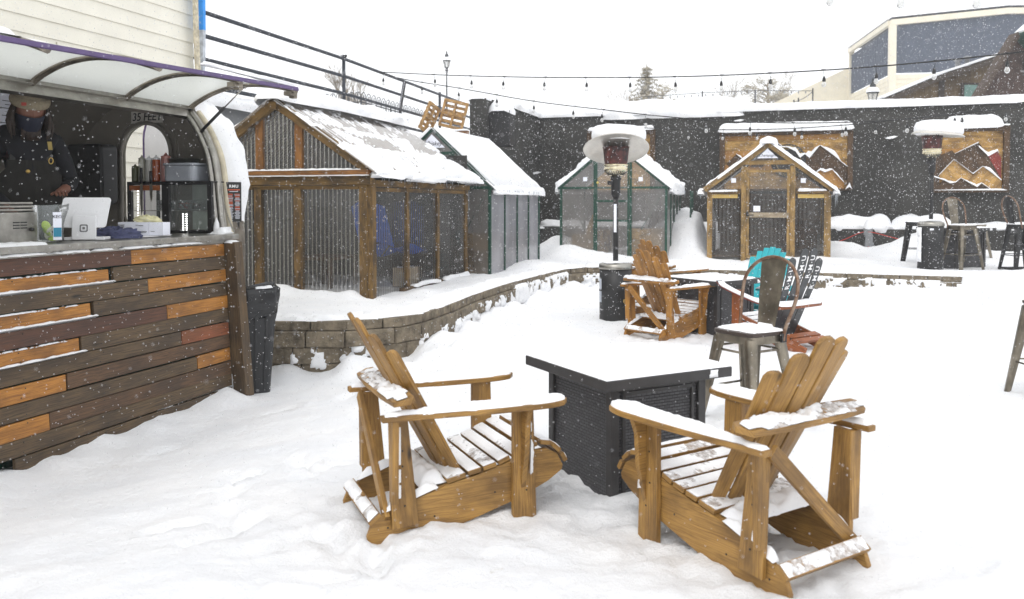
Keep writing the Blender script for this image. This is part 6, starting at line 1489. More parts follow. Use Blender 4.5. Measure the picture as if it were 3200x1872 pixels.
# ================================================================== MURALS
MN = -E1; MO = KW - E1 * .02
def wallpt(sx, sy, off=0): p = PL(sx, sy, KW - E1 * (.0 + off), E1); return ((p - KW).dot(E2), p.z)
def mural(name, label, sx0, sy0, sx1, sy1, seed):
    (x0, z1), (x1, z0) = wallpt(sx0, sy0), wallpt(sx1, sy1)
    t = thing(name, KW + E2 * x0 + UZ * z0, -ANG, label, 'mural', 'wooden mountain murals on the charcoal wall')
    return t, x1 - x0, z1 - z0, x0, z0
def mount(t, x0, z0, pts, mat, off, nm, snow=None, gr=0, seed=1):
    q = [wallpt(a, c) for a, c in pts]; q = [(x - x0, z - z0) for x, z in q]
    # grain direction: rotate the drawing frame
    c_, s_ = math.cos(gr), math.sin(gr); U = V((c_, 0, s_)); W = V((-s_, 0, c_)); pq = [(x * c_ + z * s_, -x * s_ + z * c_) for x, z in q]
    b = MB(); b.prism(pq, (0, -off, 0), U, W, .03); b.build(nm, mat, t, bevel=.004)
    return q
def ledge(mb, p0, p1, y, w_=.05, h_=.04, seed=1):
    snow_log(mb, [(p0[0], y, p0[1]), (p1[0], y, p1[1])], w_, h_, seed, step=.04, nz=.7)
def edge_snow(mb, path, y, h_, seed=1):          # snow lying on a slanted outline, path of (x,z) with thickness
    n = len(path); P = np.zeros((n, 7, 3))
    for i, (x, z_, th) in enumerate(path):
        for j in range(7): a = math.pi * j / 6; P[i, j] = (x, y - .03 - .045 * math.cos(a), z_ + th * math.sin(a) ** .7 - .004)
    mb.grid(P)
def mk_mural(sx0, sy0, sx1, sy1, label, planks, seed):
    t, w_, h_, x0, z0 = mural('mountain_mural', label, sx0, sy0, sx1, sy1, seed)
    b = MB(); n = planks; rr = random.Random(seed)
    for k in range(n):
        zc = h_ * (k + .5) / n; x = .03
        while x < w_ - .03:
            x2 = min(w_ - .03, x + rr.uniform(.6, 1.6)); b.board((x, -.04, zc), (x2 - .004, -.04, zc), h_ / n - .006, .02 + rr.uniform(0, .008), (0, -1, 0), m=0 if rr.random() < .7 else 1); x = x2
    b.build('backing_boards', [M_YEL, M_ORG], t)
    for a_, c_ in (((0, h_ - .06), (w_, h_ - .06)), ((0, 0), (w_, 0))):
        b = MB(); b.board((a_[0], -.10, a_[1]), (c_[0], -.10, c_[1]), .13 if a_[1] else .05, .16, (0, -1, 0)); b.build('frame_rail', M_BRN, t, bevel=.004)
    for x in (.05, w_ - .05): b = MB(); b.board((x, -.10, 0), (x, -.10, h_), .12, .16, (0, -1, 0)); b.build('frame_stile', M_BRN, t, bevel=.004)
    return t, w_, h_, x0, z0
def C2(x, y): return (2180 + x / 4.914, 380 + y / 4.914)
def C3(x, y): return (2800 + x / 4.9125, 340 + y / 4.9125)
t, w_, h_, x0, z0 = mk_mural(2252, 412, 2661, 592, 'wide wooden mural of snowy peaks and a round dark emblem, behind the pine greenhouse', 6, 3)
for pts_, m_, off, gr, nm in (([(1180, 300), (1200, 290), (1290, 380), (1000, 700), (800, 700)], M_BRN, .06, -.8, 'dark_peak'), ([(600, 500), (720, 600), (480, 830), (400, 700)], M_BRN, .07, .8, 'small_dark_peak'), ([(410, 690), (450, 660), (520, 740), (420, 830)], M_ORG, .09, .8, 'small_orange_peak'),
        ([(1640, 500), (1720, 560), (1875, 365), (2300, 700), (2300, 900), (1560, 900), (1440, 700)], M_BRN, .08, -.7, 'big_dark_peak'), ([(1800, 790), (1880, 745), (1960, 790), (2010, 745), (2060, 735), (2240, 930), (2240, 1000), (2280, 1040), (2050, 1040)], M_ORG, .11, -.95, 'orange_peak')):
    mount(t, x0, z0, [C2(*q) for q in pts_], m_, off, nm, gr=gr)
q = [wallpt(*C2(x, y)) for x, y in ((1390, 545),)][0]; cx_, cz_ = q[0] - x0, q[1] - z0
b = MB(); b.lathe([(0, 0), (.40, 0), (.42, -.01), (.42, -.03), (0, -.03)], (cx_, -.13, cz_ - .10), 48, M=Matrix.Rotation(R(90), 3, 'X')); em = b.build('round_emblem', BLACK, t)
ring = '· ROCKY MOUNTAIN · UNDERGROUND '
for i, c_ in enumerate(ring):
    if c_ == ' ': continue
    a = R(200) - 2 * math.pi * i / len(ring) * .98; p = V((cx_ + .355 * math.cos(a), -.165, cz_ - .10 + .355 * math.sin(a)))
    text_mesh('emblem_letter', c_, .085, frame(p, (math.sin(a), 0, -math.cos(a)), (math.cos(a), 0, math.sin(a))), GOLD, em, bold=.001)
b = MB(); b.tube([(cx_ + .30 * math.cos(a), -.163, cz_ - .10 + .30 * math.sin(a)) for a in np.linspace(0, 6.2, 40)], .006, 4, closed=True); b.build('emblem_ring', GOLD, em)
def WZ(pts_): return [(wallpt(*q)[0] - x0, wallpt(*q)[1] - z0) for q in pts_]
b = MB()
snow_log(b, [(-.06, -.12, h_ + .0), (w_ * .5, -.12, h_ + .0), (w_ + .04, -.12, h_ + .0)], .15, .19, 4, step=.05, nz=.14)
def es(pl, y, seed=1):
    q = [(wallpt(*pt)[0] - x0, wallpt(*pt)[1] - z0, th) for pt, th in pl]; out = []
    for a_, c_ in zip(q, q[1:]):
        for k in range(6): f = k / 6; out.append((a_[0] + (c_[0] - a_[0]) * f, a_[1] + (c_[1] - a_[1]) * f, (a_[2] + (c_[2] - a_[2]) * f) * (1 + .5 * float(vn(k * .7 + seed * 9, a_[0] * 5, seed)))))
    out.append(q[-1]); edge_snow(b, out, y, 0)
es([(C2(1250, 395), .02), (C2(1380, 400), .03), (C2(1500, 460), .10), (C2(1570, 560), .10), (C2(1640, 505), .04)], -.13)
es([(C2(1640, 500), .02), (C2(1715, 560), .16), (C2(1875, 366), .01), (C2(1980, 440), .07), (C2(2120, 545), .12), (C2(2200, 620), .02), (C2(2300, 700), .03)], -.09, 2)
es([(C2(1800, 790), .01), (C2(1880, 748), .06), (C2(1950, 780), .08), (C2(2060, 738), .03), (C2(2160, 850), .05), (C2(2240, 935), .02)], -.12, 3)
es([(C2(595, 500), .01), (C2(660, 550), .05), (C2(720, 600), .01)], -.08, 4); es([(C2(1180, 298), .02), (C2(1290, 380), .03)], -.07, 5); es([(C2(2260, 1040), .01), (C2(2320, 1000), .10), (C2(2360, 1040), .01)], -.17, 6)
b.build('snow', SNOW, t)
t, w_, h_, x0, z0 = mk_mural(2918, 398, 3146, 598, 'square wooden mural of brown, yellow and red peaks behind the second heater', 6, 5)
for pts_, m_, off, gr, nm in (([(560, 760), (850, 640), (890, 690), (1250, 520), (1290, 560), (1320, 610), (1440, 800), (1560, 1000), (1560, 1240), (560, 1240)], M_BRN, .06, -1.1, 'brown_peak'), ([(1400, 730), (1540, 650), (1600, 760), (1600, 1080), (1530, 960)], M_RED, .07, -1.1, 'red_peak'),
        ([(870, 780), (1160, 1000), (1180, 1240), (760, 1240), (620, 1040)], M_YEL, .09, -.65, 'yellow_peak'), ([(1310, 885), (1590, 1100), (1590, 1240), (1000, 1240), (1090, 1090)], M_YEL, .11, .75, 'right_yellow_peak'), ([(560, 1090), (610, 1050), (680, 1120), (600, 1200), (560, 1220)], M_ORG, .10, .6, 'small_orange_peak'),
        ([(590, 1245), (710, 1095), (800, 1150), (850, 1110), (890, 1135), (970, 1065), (1210, 1205), (1280, 1145), (1440, 1245)], M_BRN, .14, .4, 'front_dark_ridge')):
    mount(t, x0, z0, [C3(*q) for q in pts_], m_, off, nm, gr=gr)
b = MB(); snow_log(b, [(w_ * .12, -.12, h_ + .0), (w_ * .6, -.12, h_ + .0), (w_ * .93, -.12, h_ + .0)], .15, .25, 9, step=.05, nz=.14); b.board((w_ * .02, -.12, h_ + .012), (w_ + .0, -.12, h_ + .012), .16, .03, (0, 0, 1))
es([(C3(890, 690), .01), (C3(1250, 520), .02)], -.07); es([(C3(1250, 590), .04), (C3(1400, 730), .10), (C3(1540, 650), .05), (C3(1560, 680), .01)], -.07, 2); es([(C3(620, 1040), .02), (C3(870, 780), .01), (C3(1160, 1000), .02), (C3(1310, 885), .01), (C3(1420, 960), .10), (C3(1590, 1100), .03)], -.11, 3)
es([(C3(560, 1050), .04), (C3(700, 1090), .03), (C3(810, 1145), .06), (C3(890, 1130), .02), (C3(970, 1062), .01), (C3(1100, 1140), .04), (C3(1215, 1200), .06), (C3(1280, 1142), .02), (C3(1440, 1245), .02)], -.15, 4); es([(C3(565, 1250), .01), (C3(1000, 1250), .02), (C3(1600, 1250), .04), (C3(1660, 1250), .01)], -.18, 5)
b.build('snow', SNOW, t)
t, w_, h_, x0, z0 = mk_mural(1840, 410, 2047, 600, 'wooden mural mostly hidden behind the central heater and green greenhouse', 5, 7)
b = MB(); snow_log(b, [(0, -.12, h_), (w_, -.12, h_)], .13, .10, 3, step=.05); b.build('snow', SNOW, t)
# wall bits: junction box, red cord, little bracket
ep = inW(KW, -1.05, 0, 0) * 0 + PL(2712, 760, KW - E1 * 1.0, E1)
t = thing('junction_box_post', V((ep.x, ep.y, .2)), -ANG, 'grey junction box on a short post with a lump of snow on top', 'junction box')
b = MB(); b.box((0, 0, .62), (.19, .11, .18)); b.box((.02, -.03, .44), (.16, .10, .22)); b.box((.03, -.02, .30), (.19, .10, .13)); b.build('boxes', GREYW, t, bevel=.01)
b = MB(); b.box((0, .03, .2), (.05, .05, .5)); b.build('post', GREYW, t); b = MB(); snow_log(b, [(-.10, 0, .71), (.10, 0, .71)], .10, .2, 4, step=.03, nz=.4); b.build('snow', SNOW, t)
def wp(sx, sy, o): return PL(sx, sy, KW - E1 * o, E1)
b = MB(); b.tube(smooth_path([wp(2592, 764, .9), wp(2640, 748, .95), wp(2690, 727, 1.02), wp(2725, 726, 1.05), wp(2780, 740, 1.0), wp(2850, 757, 1.2), wp(2905, 768, 1.5)], 4), .010, 6); b.tube(smooth_path([wp(2714, 770, 1.07), wp(2712, 785, 1.1), wp(2700, 800, 1.3)], 4), .010, 6)
tag(b.build('extension_cord', CORD_R), 'thin red cord looping past the junction box on the low ledge', 'cord')
for (sx, sy, lb) in ((2784, 436, 'small snow topped black bracket on the wall between the two right murals'), (1678, 546, 'small snow topped bracket on the wall left of the green greenhouse'), (2308, 384, 'small snow topped cable cleat above the left end of the wide mural')):
    p = PL(sx, sy, KW - E1 * .0, E1) if sx > 1685 else PL(sx, sy, KW - E1 * .4, E1); t = thing('wall_bracket', p, -ANG, lb, 'bracket'); b = MB(); b.box((0, -.06, 0), (.05, .16, .03)); b.build('bracket', BLACK, t); b = MB(); b.prism([(-.14, -.01), (.0, -.03), (.14, .035), (.05, .05), (-.1, .02)], (0, -.08, .03), (1, 0, 0), (0, 0, 1), .06); b.build('snow', SNOW, t)
# ================================================================== PALLETS + RAW BOARD
def pallet(O, M3, label):
    t = thing('wooden_pallet', O, 0, label, 'pallet', 'pallets leaning on the pipe railing'); t.rotation_euler = M3.to_euler()
    t.scale = (.62, .62, .62)
    for k in range(6): b = MB(); b.board((-.5 + k * .2, -.5, .06), (-.5 + k * .2, .5, .06), .12, .02, (0, 0, 1)); b.build('deck_board', PALLET, t)
    for y in (-.46, 0, .46): b = MB(); b.board((-.56, y, 0), (.56, y, 0), .09, .10, (0, 0, 1)); b.build('stringer', PALLET, t)
    for x in (-.5, 0, .5): b = MB(); b.board((x, -.5, -.06), (x, .5, -.06), .11, .02, (0, 0, 1)); b.build('bottom_board', PALLET, t)
def basis(X, Y): X = V(X).normalized(); Y = V(Y); Y = (Y - X * X.dot(Y)).normalized(); Z = X.cross(Y); return Matrix((X, Y, Z)).transposed()
pc = PD(1417, 358, 20.6); pallet(pc, basis((.25, .0, 1), (.93, -.2, -.28)), 'weathered wooden pallet leaning on the pipe railing, the right one facing the yard')
pc = PD(1343, 370, 20.3); pallet(pc, basis((.42, .1, 1), (.30, .95, -.2)), 'wooden pallet seen nearly edge on, left of the other pallet by the railing')
b = MB(); pa = PD(1335, 424, 18.7); pb = PD(1466, 418, 18.9); b.board(pa, pb, .13, .04, (0, -1, 0)); o = b.build('raw_timber_board', SHEDO); tag(o, 'raw orange timber board laid along the lot edge below the pallets', 'board')
sn = MB(); snow_log(sn, [pa + UZ * .08, pb + UZ * .08], .05, .03, 3); sn.build('snow', SNOW, o)
# ================================================================== STRING LIGHTS
def catmull(p, n): return smooth_path(p, n)
def string_lights(pts_, bulbs, label, drop=.16, s=1.0, seed=1, rcab=.010):
    t = thing('string_lights', (0, 0, 0), 0, label, 'string lights', 'strings of clear bulbs over the yard'); rr = random.Random(seed)
    path = catmull(pts_, 10); b = MB(); b.tube(path, rcab * s, 5); b.build('cable', BLACK, t)
    for sx in bulbs:
        best = min(range(len(path) - 1), key=lambda i: abs(projx((path[i] + path[i + 1]) / 2) - sx)); a_, c_ = path[best], path[best + 1]
        xa, xc = projx(a_), projx(c_); f = min(1, max(0, (sx - xa) / ((xc - xa) or 1))); p = a_.lerp(c_, f); sw = rr.uniform(-.03, .03)
        b = MB(); b.tube([p + V((-.03, 0, .004)), p + V((.03, 0, .004))], .012 * s, 6); q = p + V((sw, 0, -drop * .55)); b.tube([p, q], .0035 * s, 5)
        b.lathe([(.006, .0), (.014, -.005), (.021, -.03), (.025, -.055), (.022, -.075), (0, -.078)], q, 12); so_ = b.build('socket', BLACK, t)
        b = MB(); b.lathe([(.015, -.074), (.020, -.085), (.031, -.11), (.033, -.125), (.026, -.145), (.010, -.157), (0, -.158)], q, 12); b.build('bulb', GLASSM, so_)
    return t
def projx(p):
    y, z = p.y, p.z - EYE; d = y * CP - z * SP; return PX + FPX * p.x / d
D2S = 3200 / 2520
def dp_(x, y, Y): return PD(x * D2S, y * D2S, Y)
string_lights([dp_(932, 177, 17.6), dp_(1100, 185, 16.6), dp_(1300, 190, 15.6), dp_(1500, 191, 14.6), dp_(1700, 188, 13.6), dp_(1900, 180, 12.7), dp_(2100, 168, 11.9), dp_(2300, 151, 11.1), dp_(2530, 126, 10.3), dp_(2700, 104, 9.8)],
    [x * D2S for x in (1067, 1157, 1242, 1343, 1441, 1549, 1661, 1777, 1895, 2027, 2156, 2303, 2480)], 'highest full string of clear bulbs crossing the sky from railing to right edge', seed=2)
string_lights([dp_(932, 178, 17.6), dp_(1000, 196, 17.5), dp_(1130, 217, 17.4), dp_(1313, 249, 17.0), dp_(1485, 270, 16.6), dp_(1650, 288, 16.2), dp_(1850, 301, 15.8), dp_(2080, 301, 15.2), dp_(2300, 286, 14.6), dp_(2530, 250, 14.0)],
    [x * D2S for x in (945, 1038, 1130, 1222, 1313, 1414, 1485, 1587, 1740, 1848, 1952, 2082, 2230, 2368)], 'string of bulbs sagging from the railing down across the top of the charcoal wall', seed=3)
string_lights([dp_(1292, 290, 22.2), dp_(1500, 310, 21), dp_(1700, 318, 20), dp_(1900, 318, 19), dp_(2100, 306, 18), dp_(2300, 285, 17), dp_(2530, 262, 16)],
    [x * D2S for x in (1389, 1484, 1695, 1781, 1866, 1974, 2070, 2153, 2270, 2352, 2475)], 'lowest string of bulbs hanging just in front of the murals', seed=4)
string_lights([dp_(1950, -70, 7.4), dp_(2043, -50, 7.2), dp_(2213, -46, 7.0), dp_(2400, -48, 6.8), dp_(2560, -60, 6.6)], [x * D2S for x in (2041, 2213, 2399)], 'near string of bulbs of which only three bulbs show at the top edge', drop=.12, seed=5)
# ================================================================== BEHIND THE WALL
def lamp_post(O, base_z, s, label, hh):
    t = thing('street_lamp', O, 0, label, 'street lamp', 'lantern street lamps beyond the yard')
    b = MB(); b.lathe([(.09 * s, base_z - O[2]), (.05 * s, base_z - O[2] + .6), (.035 * s, -.35 * s), (.07 * s, -.30 * s), (.05 * s, -.24 * s), (.10 * s, -.16 * s), (.06 * s, -.06 * s), (.12 * s, 0)], seg=12); b.build('pole', IRONB, t)
    b = MB(); b.lathe([(.12 * s, 0), (.20 * s, .36 * s)], seg=6, smooth=False); b.build('lantern_glass', GLASSM, t)
    b = MB()
    for k in range(6): a = k * math.pi / 3; b.tube([(.12 * s * math.cos(a), .12 * s * math.sin(a), 0), (.20 * s * math.cos(a), .20 * s * math.sin(a), .36 * s)], .012 * s, 4)
    b.lathe([(.22 * s, .36 * s), (.23 * s, .40 * s), (.12 * s, .56 * s), (.10 * s, .58 * s), (.11 * s, .66 * s), (.08 * s, .74 * s), (.03 * s, .78 * s), (.05 * s, .84 * s), (0, .95 * s)], seg=12); b.build('lantern_cap', IRONB, t)
    b = MB(); b.lathe([(.24 * s, .39 * s), (.235 * s, .47 * s), (.16 * s, .57 * s), (.1 * s, .58 * s)], seg=12); b.build('snow', SNOW, t)
lp = PD(1396, 211, 34); lamp_post(lp, 4.6, .72, 'lantern street lamp on a tall dark post behind the far iron fence', 3)
lp = PD(2727, 321, 27); lamp_post(lp, 3, .85, 'snow topped lantern street lamp just above the wall in front of the brown barn', 3)
# blue grey building
A = math.atan(380 / 2612.); F1 = V((math.sin(A), math.cos(A), 0)); F2 = V((math.cos(A), -math.sin(A), 0)); YB = 46.0
def pz(sy, Y): return PD(1600, sy, Y).z
bc = PD(2787, 240, YB); bc.z = 0; t = thing('blue_grey_building', bc, math.atan2(F1.y, F1.x), 'big blue grey ribbed metal building with cream trim and a low pitched roof', 'building')
zb_, zt_, zpk = pz(229, YB), pz(66, YB), pz(27, YB - 1.0); Ls = 8.7; Lr = 13.0
b = MB(); corr_sheet(b, (0, 0, zb_), (1, 0, 0), UZ, (0, 1, 0), Ls, zt_ - zb_ - .35, .35, .05, sub=6); b.build('side_cladding', SLATB, t)
xpk = 5.8
b = MB(); corr_sheet(b, (0, 0, zb_), (0, -1, 0), UZ, (-1, 0, 0), Lr, 1, .6, .03, sub=6, top=lambda u: (zt_ - zb_ - .3) + (zpk - zt_) * (u / xpk if u < xpk else 1 - (u - xpk) / 22)); b.build('front_cladding', SLATB, t)
b = MB(); 
for k in range(int((zb_ - 3) / .25)): b.board((-.02, -.1, 3 + k * .25 + .12), (-.02, -Lr, 3 + k * .25 + .12), .26, .03, (-1, 0, .12)); b.board((0, .02, 3 + k * .25 + .12), (Ls, .02, 3 + k * .25 + .12), .26, .03, (0, 1, .12))
b.build('lower_siding', CREAM2, t)
b = MB(); b.box((0, 0, zt_ / 2), (.34, .34, zt_)); b.box((Ls, 0, zt_ / 2), (.25, .3, zt_)); b.board((-.1, .1, zt_ - .1), (-.1, -xpk, zpk - .1), .30, .2, (-1, 0, 0)); b.board((-.1, -xpk, zpk - .1), (-.1, -Lr, zpk - .25), .30, .2, (-1, 0, 0)); b.board((0, .15, zt_ - .1), (Ls, .15, zt_ - .1), .26, .2, (0, 1, 0)); b.build('cream_trim', CREAM2, t)
b = MB(); b.board((Ls / 2, .1, zt_ + .13), (Ls / 2, -xpk, zpk + .13), Ls + .4, .08, (0, 0, 1)); b.board((Ls / 2, -xpk, zpk + .13), (Ls / 2, -Lr, zpk - .05), Ls + .4, .08, (0, 0, 1)); b.build('roof', IRONB, t)
b = MB(); b.board((Ls / 2 + .3, .25, zt_ + .18), (Ls / 2 + .3, -1.0, zt_ + .26), Ls + .2, .1, (0, 0, 1)); b.build('roof_snow', SNOW, t)
b = MB(); zr = pz(322, YB + 9); b.prism([(0, 0), (5.5, 0), (0, 2.6)], (Ls + .2, 0, pz(325, YB + 9) - .2), (0, 1, 0), (0, 0, 1), .2); b.build('low_wing', CREAM2, t)
# brown barn
YB2 = 31.0
def bp2(sx, sy, Y=YB2): return PD(sx, sy, Y)
t = thing('brown_barn', (0, YB2, 0), 0, 'brown board sided barn with a long snow edged roof slope and a small window', 'barn')
rk = [bp2(2738, 318), bp2(2790, 296), bp2(2870, 262), bp2(2937, 236), bp2(3000, 216), bp2(3060, 196), bp2(3120, 176)]
poly = [(p.x, p.z) for p in rk] + [(rk[-1].x, 2.5), (rk[0].x, 2.5)]
b = MB(); b.prism([(z_, x) for x, z_ in poly], (0, 0, 0), (0, 0, 1), (1, 0, 0), -.3); b.build('barn_wall', BROWNB, t)
b = MB()
for a_, c_ in zip(rk, rk[1:]): b.board(V((a_.x, -.35, a_.z - .06)), V((c_.x, -.35, c_.z - .06)), .22, .5, (0, -1, 0))
b.build('rake_board', plain('dark_rake', lin(70, 60, 52), .8), t)
b = MB()
for a_, c_ in zip(rk, rk[1:]): b.board(V((a_.x, -.3, a_.z + .08)), V((c_.x, -.3, c_.z + .08)), .11, .6, (0, -1, 0))
b.build('roof_snow', SNOW, t)
wq = bp2(3014, 290); b = MB(); b.box((wq.x, -.36, wq.z), (.62, .1, .62)); wf_ = b.build('window', plain('dark_frame', lin(60, 50, 44), .7), t); b = MB(); b.box((wq.x, -.42, wq.z), (.46, .03, .46)); b.build('pane', plain('teal_glass', lin(118, 150, 142), .2), wf_)
b = MB(); 
for sx, sy in ((3011, 186), (3041, 178)): q = bp2(sx, sy); b.lathe([(.09, -.35), (.09, 0), (.16, .02), (.14, .08), (0, .12)], (q.x, .4, q.z), 10)
b.build('roof_vent', GREYW, t); sq = bp2(2928, 270); b = MB(); b.board((sq.x, -.34, 3), (sq.x, -.34, sq.z + .3), .2, .05, (0, -1, 0)); b.build('corner_batten', plain('dark_batten', lin(64, 56, 50), .8), t)
t = thing('dark_gabled_house', (0, 28.5, 0), 0, 'dark reddish brown steep gabled house at the far right with a snowy roof', 'house')
def b3(sx, sy): return PD(sx, sy, 28.5)
P0, P1, P2_ = b3(3030, 314), b3(3147, 126), b3(3330, 330); b = MB(); b.prism([(p.z, p.x) for p in (P0, P1, P2_)] + [(2.5, P2_.x), (2.5, P0.x)], (0, 0, 0), (0, 0, 1), (1, 0, 0), -.4); b.build('gable_wall', BROWND, t)
b = MB(); b.board(V((P0.x - .05, -.45, P0.z)), V((P1.x, -.45, P1.z + .1)), .14, .5, (0, -1, 0)); b.build('rake_board', plain('brown_rake', lin(74, 60, 50), .8), t)
b = MB(); b.board(V((P1.x, -.7, P1.z + .1)), V((P2_.x, -.7, P2_.z + .1)), .10, .8, (0, -1, 0)); b.build('green_fascia', GREEN, t)
b = MB(); b.board(V((P1.x + .12, -.9, P1.z + .30)), V((P2_.x, -.9, P2_.z + .36)), .40, .9, (0, -1, 0)); b.build('roof_snow', SNOW, t)
lo = b3(3180, 222); b = MB()
for k in range(6): b.box((lo.x, -.44, lo.z - .2 + k * .09), (.16, .05, .05))
b.build('louvre', BLACK, t)
# closed red umbrellas
for i, (sx, sy, s_, lb) in enumerate(((2225, 306, 1, 'closed red umbrella above the wall, tallest of the three'), (2328, 320, .82, 'closed red umbrella, the middle one of the three above the wall'), (2405, 326, .6, 'closed red umbrella, the smallest and rightmost above the wall'))):
    q = PD(sx, sy, 40 + 3 * i); t = thing('closed_umbrella', (q.x, q.y, 3), 0, lb, 'umbrella', 'closed red umbrellas beyond the wall'); zt_ = q.z - 3
    b = MB(); b.lathe([(.03, 0), (.03, zt_)], seg=8); b.build('pole', GREYW, t)
    b = MB(); b.lathe([(.24, zt_ - 1.5), (.22, zt_ - .9), (.15, zt_ - .55), (.12, zt_ - .45), (.17, zt_ - .4), (.10, zt_ - .12), (.04, zt_), (0, zt_ + .05)], seg=14); 
    for k in range(len(b.v)): v = V(b.v[k]); a = math.atan2(v.y, v.x); b.v[k] = V((v.x * (1 + .16 * math.sin(a * 7)), v.y * (1 + .16 * math.sin(a * 7)), v.z))
    b.build('folded_canopy', REDM, t)
q = PD(2244, 335, 42); b = MB(); b.box((q.x, q.y, (3 + q.z) / 2), (.35, .35, q.z - 3)); b.box((q.x, q.y, q.z + .02), (.5, .5, .1)); tag(b.build('brick_chimney', BROWND), 'small brick chimney beside the tallest closed red umbrella', 'chimney')
# distant deck posts with lights
t = thing('deck_light_frame', (0, 0, 0), 0, 'distant thin posts strung with tiny lights beyond the wall', 'light frame')
YF = 52
tops = [(2005, 303, YF), (2195, 290, YF), (2360, 283, YF), (2540, 284, YF)]
for sx, sy in ((2195, 284), (2360, 282), (2540, 276), (2481, 312), (2495, 306)):
    q = PD(sx, sy, YF); b = MB(); b.tube([(q.x, q.y, 3), (q.x, q.y, q.z)], .045, 5); b.build('post', IRONB, t)
b = MB(); b.tube([PD(*q) for q in tops], .025, 4); b.tube(smooth_path([PD(2540, 286, YF), PD(2510, 308, YF), PD(2460, 328, YF)], 4), .025, 4); b.build('light_cable', IRONB, t)
b = MB()
for k in range(24): f = k / 24; q = PD(2005 + 535 * f, 303 - 20 * min(1, f * 1.5) + 3, YF); b.lathe([(0, -.14), (.05, -.07), (.03, 0), (0, .03)], q, 6)
b.build('small_bulbs', GREYW, t)
# ================================================================== TREES
NEED = plain('haze_paled_needles', lin(122, 112, 88), .9, var=.2, ns=2, col2=lin(176, 168, 150))  # pale needle tones stand in for the haze over distance
BARK = plain('pale_bark', lin(150, 138, 120), .9, var=.25)
def leaf_cloud(mb, c, r, n, size, rr, flat=1.0):
    for _ in range(n):
        d = V((rr.gauss(0, 1), rr.gauss(0, 1), rr.gauss(0, 1) * flat)); d = d.normalized() * (rr.random() ** .4) * r; p = c + d
        a = V((rr.uniform(-1, 1), rr.uniform(-1, 1), rr.uniform(-.6, .6))).normalized() * size * rr.uniform(.6, 1.4); e = a.orthogonal().normalized() * size * .28
        n0 = len(mb.v); mb.v += [p - a, p + e, p + a, p - e]; mb.face((n0, n0 + 1, n0 + 2, n0 + 3))
def spruce(O, H_, Rb, label, seed):
    rr = random.Random(seed); t = thing('spruce_tree', O, 0, label, 'tree'); b = MB(); b.tube([(0, 0, 0), (.02, 0, H_ * .5), (0, 0, H_)], [.28, .16, .03], 7); b.build('trunk', BARK, t)
    b = MB(); z_ = H_ * .10
    while z_ < H_ * .99:
        f = z_ / H_; L = Rb * (1 - f) ** .85 * rr.uniform(.65, 1.15) + .12; a0 = rr.uniform(0, 6.28); nb = rr.randint(4, 6)
        for k in range(nb):
            a = a0 + k * 6.28 / nb + rr.uniform(-.3, .3); l_ = L * rr.uniform(.6, 1.1); d = V((math.cos(a), math.sin(a), 0))
            for j in range(int(5 + l_ * 5)):
                s_ = (j + .6) / (5 + l_ * 5); p = d * (l_ * s_) + UZ * (z_ - l_ * .34 * s_ ** 1.2 + .25 * l_ * max(0, s_ - .8))
                leaf_cloud(b, p, .10 + .16 * (1 - s_) + .02 * l_, 7, .13, rr, .5)
        z_ += H_ * .026 + .10
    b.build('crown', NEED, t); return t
def bare_tree(O, H_, label, seed, spread=.55, thick=.10, cat='tree', nb=3, levels=5, grp=None):
    rr = random.Random(seed); t = thing('bare_tree', O, 0, label, cat, grp); tr_ = MB(); br = MB()
    def grow(p, d, l_, r_, lv):
        q = p; pts_ = [q]
        for k in range(3): d = (d + V((rr.uniform(-.14, .14), rr.uniform(-.14, .14), rr.uniform(-.03, .12)))).normalized(); q = q + d * l_ / 3; pts_.append(q)
        (tr_ if lv == 0 else br).tube(pts_, [r_, r_ * .85, r_ * .7, r_ * .55], 5 if lv < 2 else 3, cap=False)
        if lv < levels:
            for k in range(nb + (1 if lv in (1, 2) else 0)):
                a = rr.uniform(0, 6.28); s_ = spread * rr.uniform(.5, 1.3); dd = (d + V((math.cos(a) * s_, math.sin(a) * s_, rr.uniform(-.05, .2)))).normalized(); grow(pts_[rr.choice([2, 3, 3])] if lv else pts_[rr.choice([1, 2, 3, 3])], dd, l_ * rr.uniform(.58, .8), max(.012, r_ * .55), lv + 1)
    grow(V((0, 0, 0)), V((0, 0, 1)), H_ * .34, thick, 0); tr_.build('trunk', BARK, t); br.build('branches', BARK, t); return t
def pine(O, H_, Rr, label, seed, nclump=60):
    rr = random.Random(seed); t = thing('pine_tree', O, 0, label, 'tree'); b = MB(); b.tube([(0, 0, 0), (.1, 0, H_ * .6), (0, .1, H_ * .95)], [.24, .16, .05], 7)
    c = MB()
    for k in range(nclump):
        f = rr.random(); z_ = H_ * (.25 + .73 * f); rad = Rr * math.sqrt(max(.05, 1 - ((f - .35) / .68) ** 2)) * rr.uniform(.25, 1.0); a = rr.uniform(0, 6.28)
        p = V((rad * math.cos(a), rad * math.sin(a), z_)); b.tube([(0, 0, z_ - .5), p * .6 + V((0, 0, z_ - .35)) * .4, p], [.05, .03, .015], 4, cap=False); leaf_cloud(c, p, rr.uniform(.35, .62), 55, .12, rr, .6)
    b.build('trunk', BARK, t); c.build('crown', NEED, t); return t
q = PD(2021, 200, 62); spruce((q.x, q.y, 3), q.z - 3, 4.3, 'tall pointed haze-pale spruce beyond the wall', 4)
q = PD(2070, 268, 60); pine((q.x, q.y, 3), q.z - 3, 2.6, 'rounded haze-pale pine just right of the tall spruce', 6, 46)
q = PD(2400, 242, 66); pine((q.x, q.y, 3), q.z - 3, 2.9, 'haze-pale pine above the wall behind the distant light posts', 8, 60)
q = PD(2440, 264, 64); pine((q.x, q.y, 3), q.z - 3, 2.0, 'smaller haze-pale pine overlapping the right side of the paler pine', 9, 36)
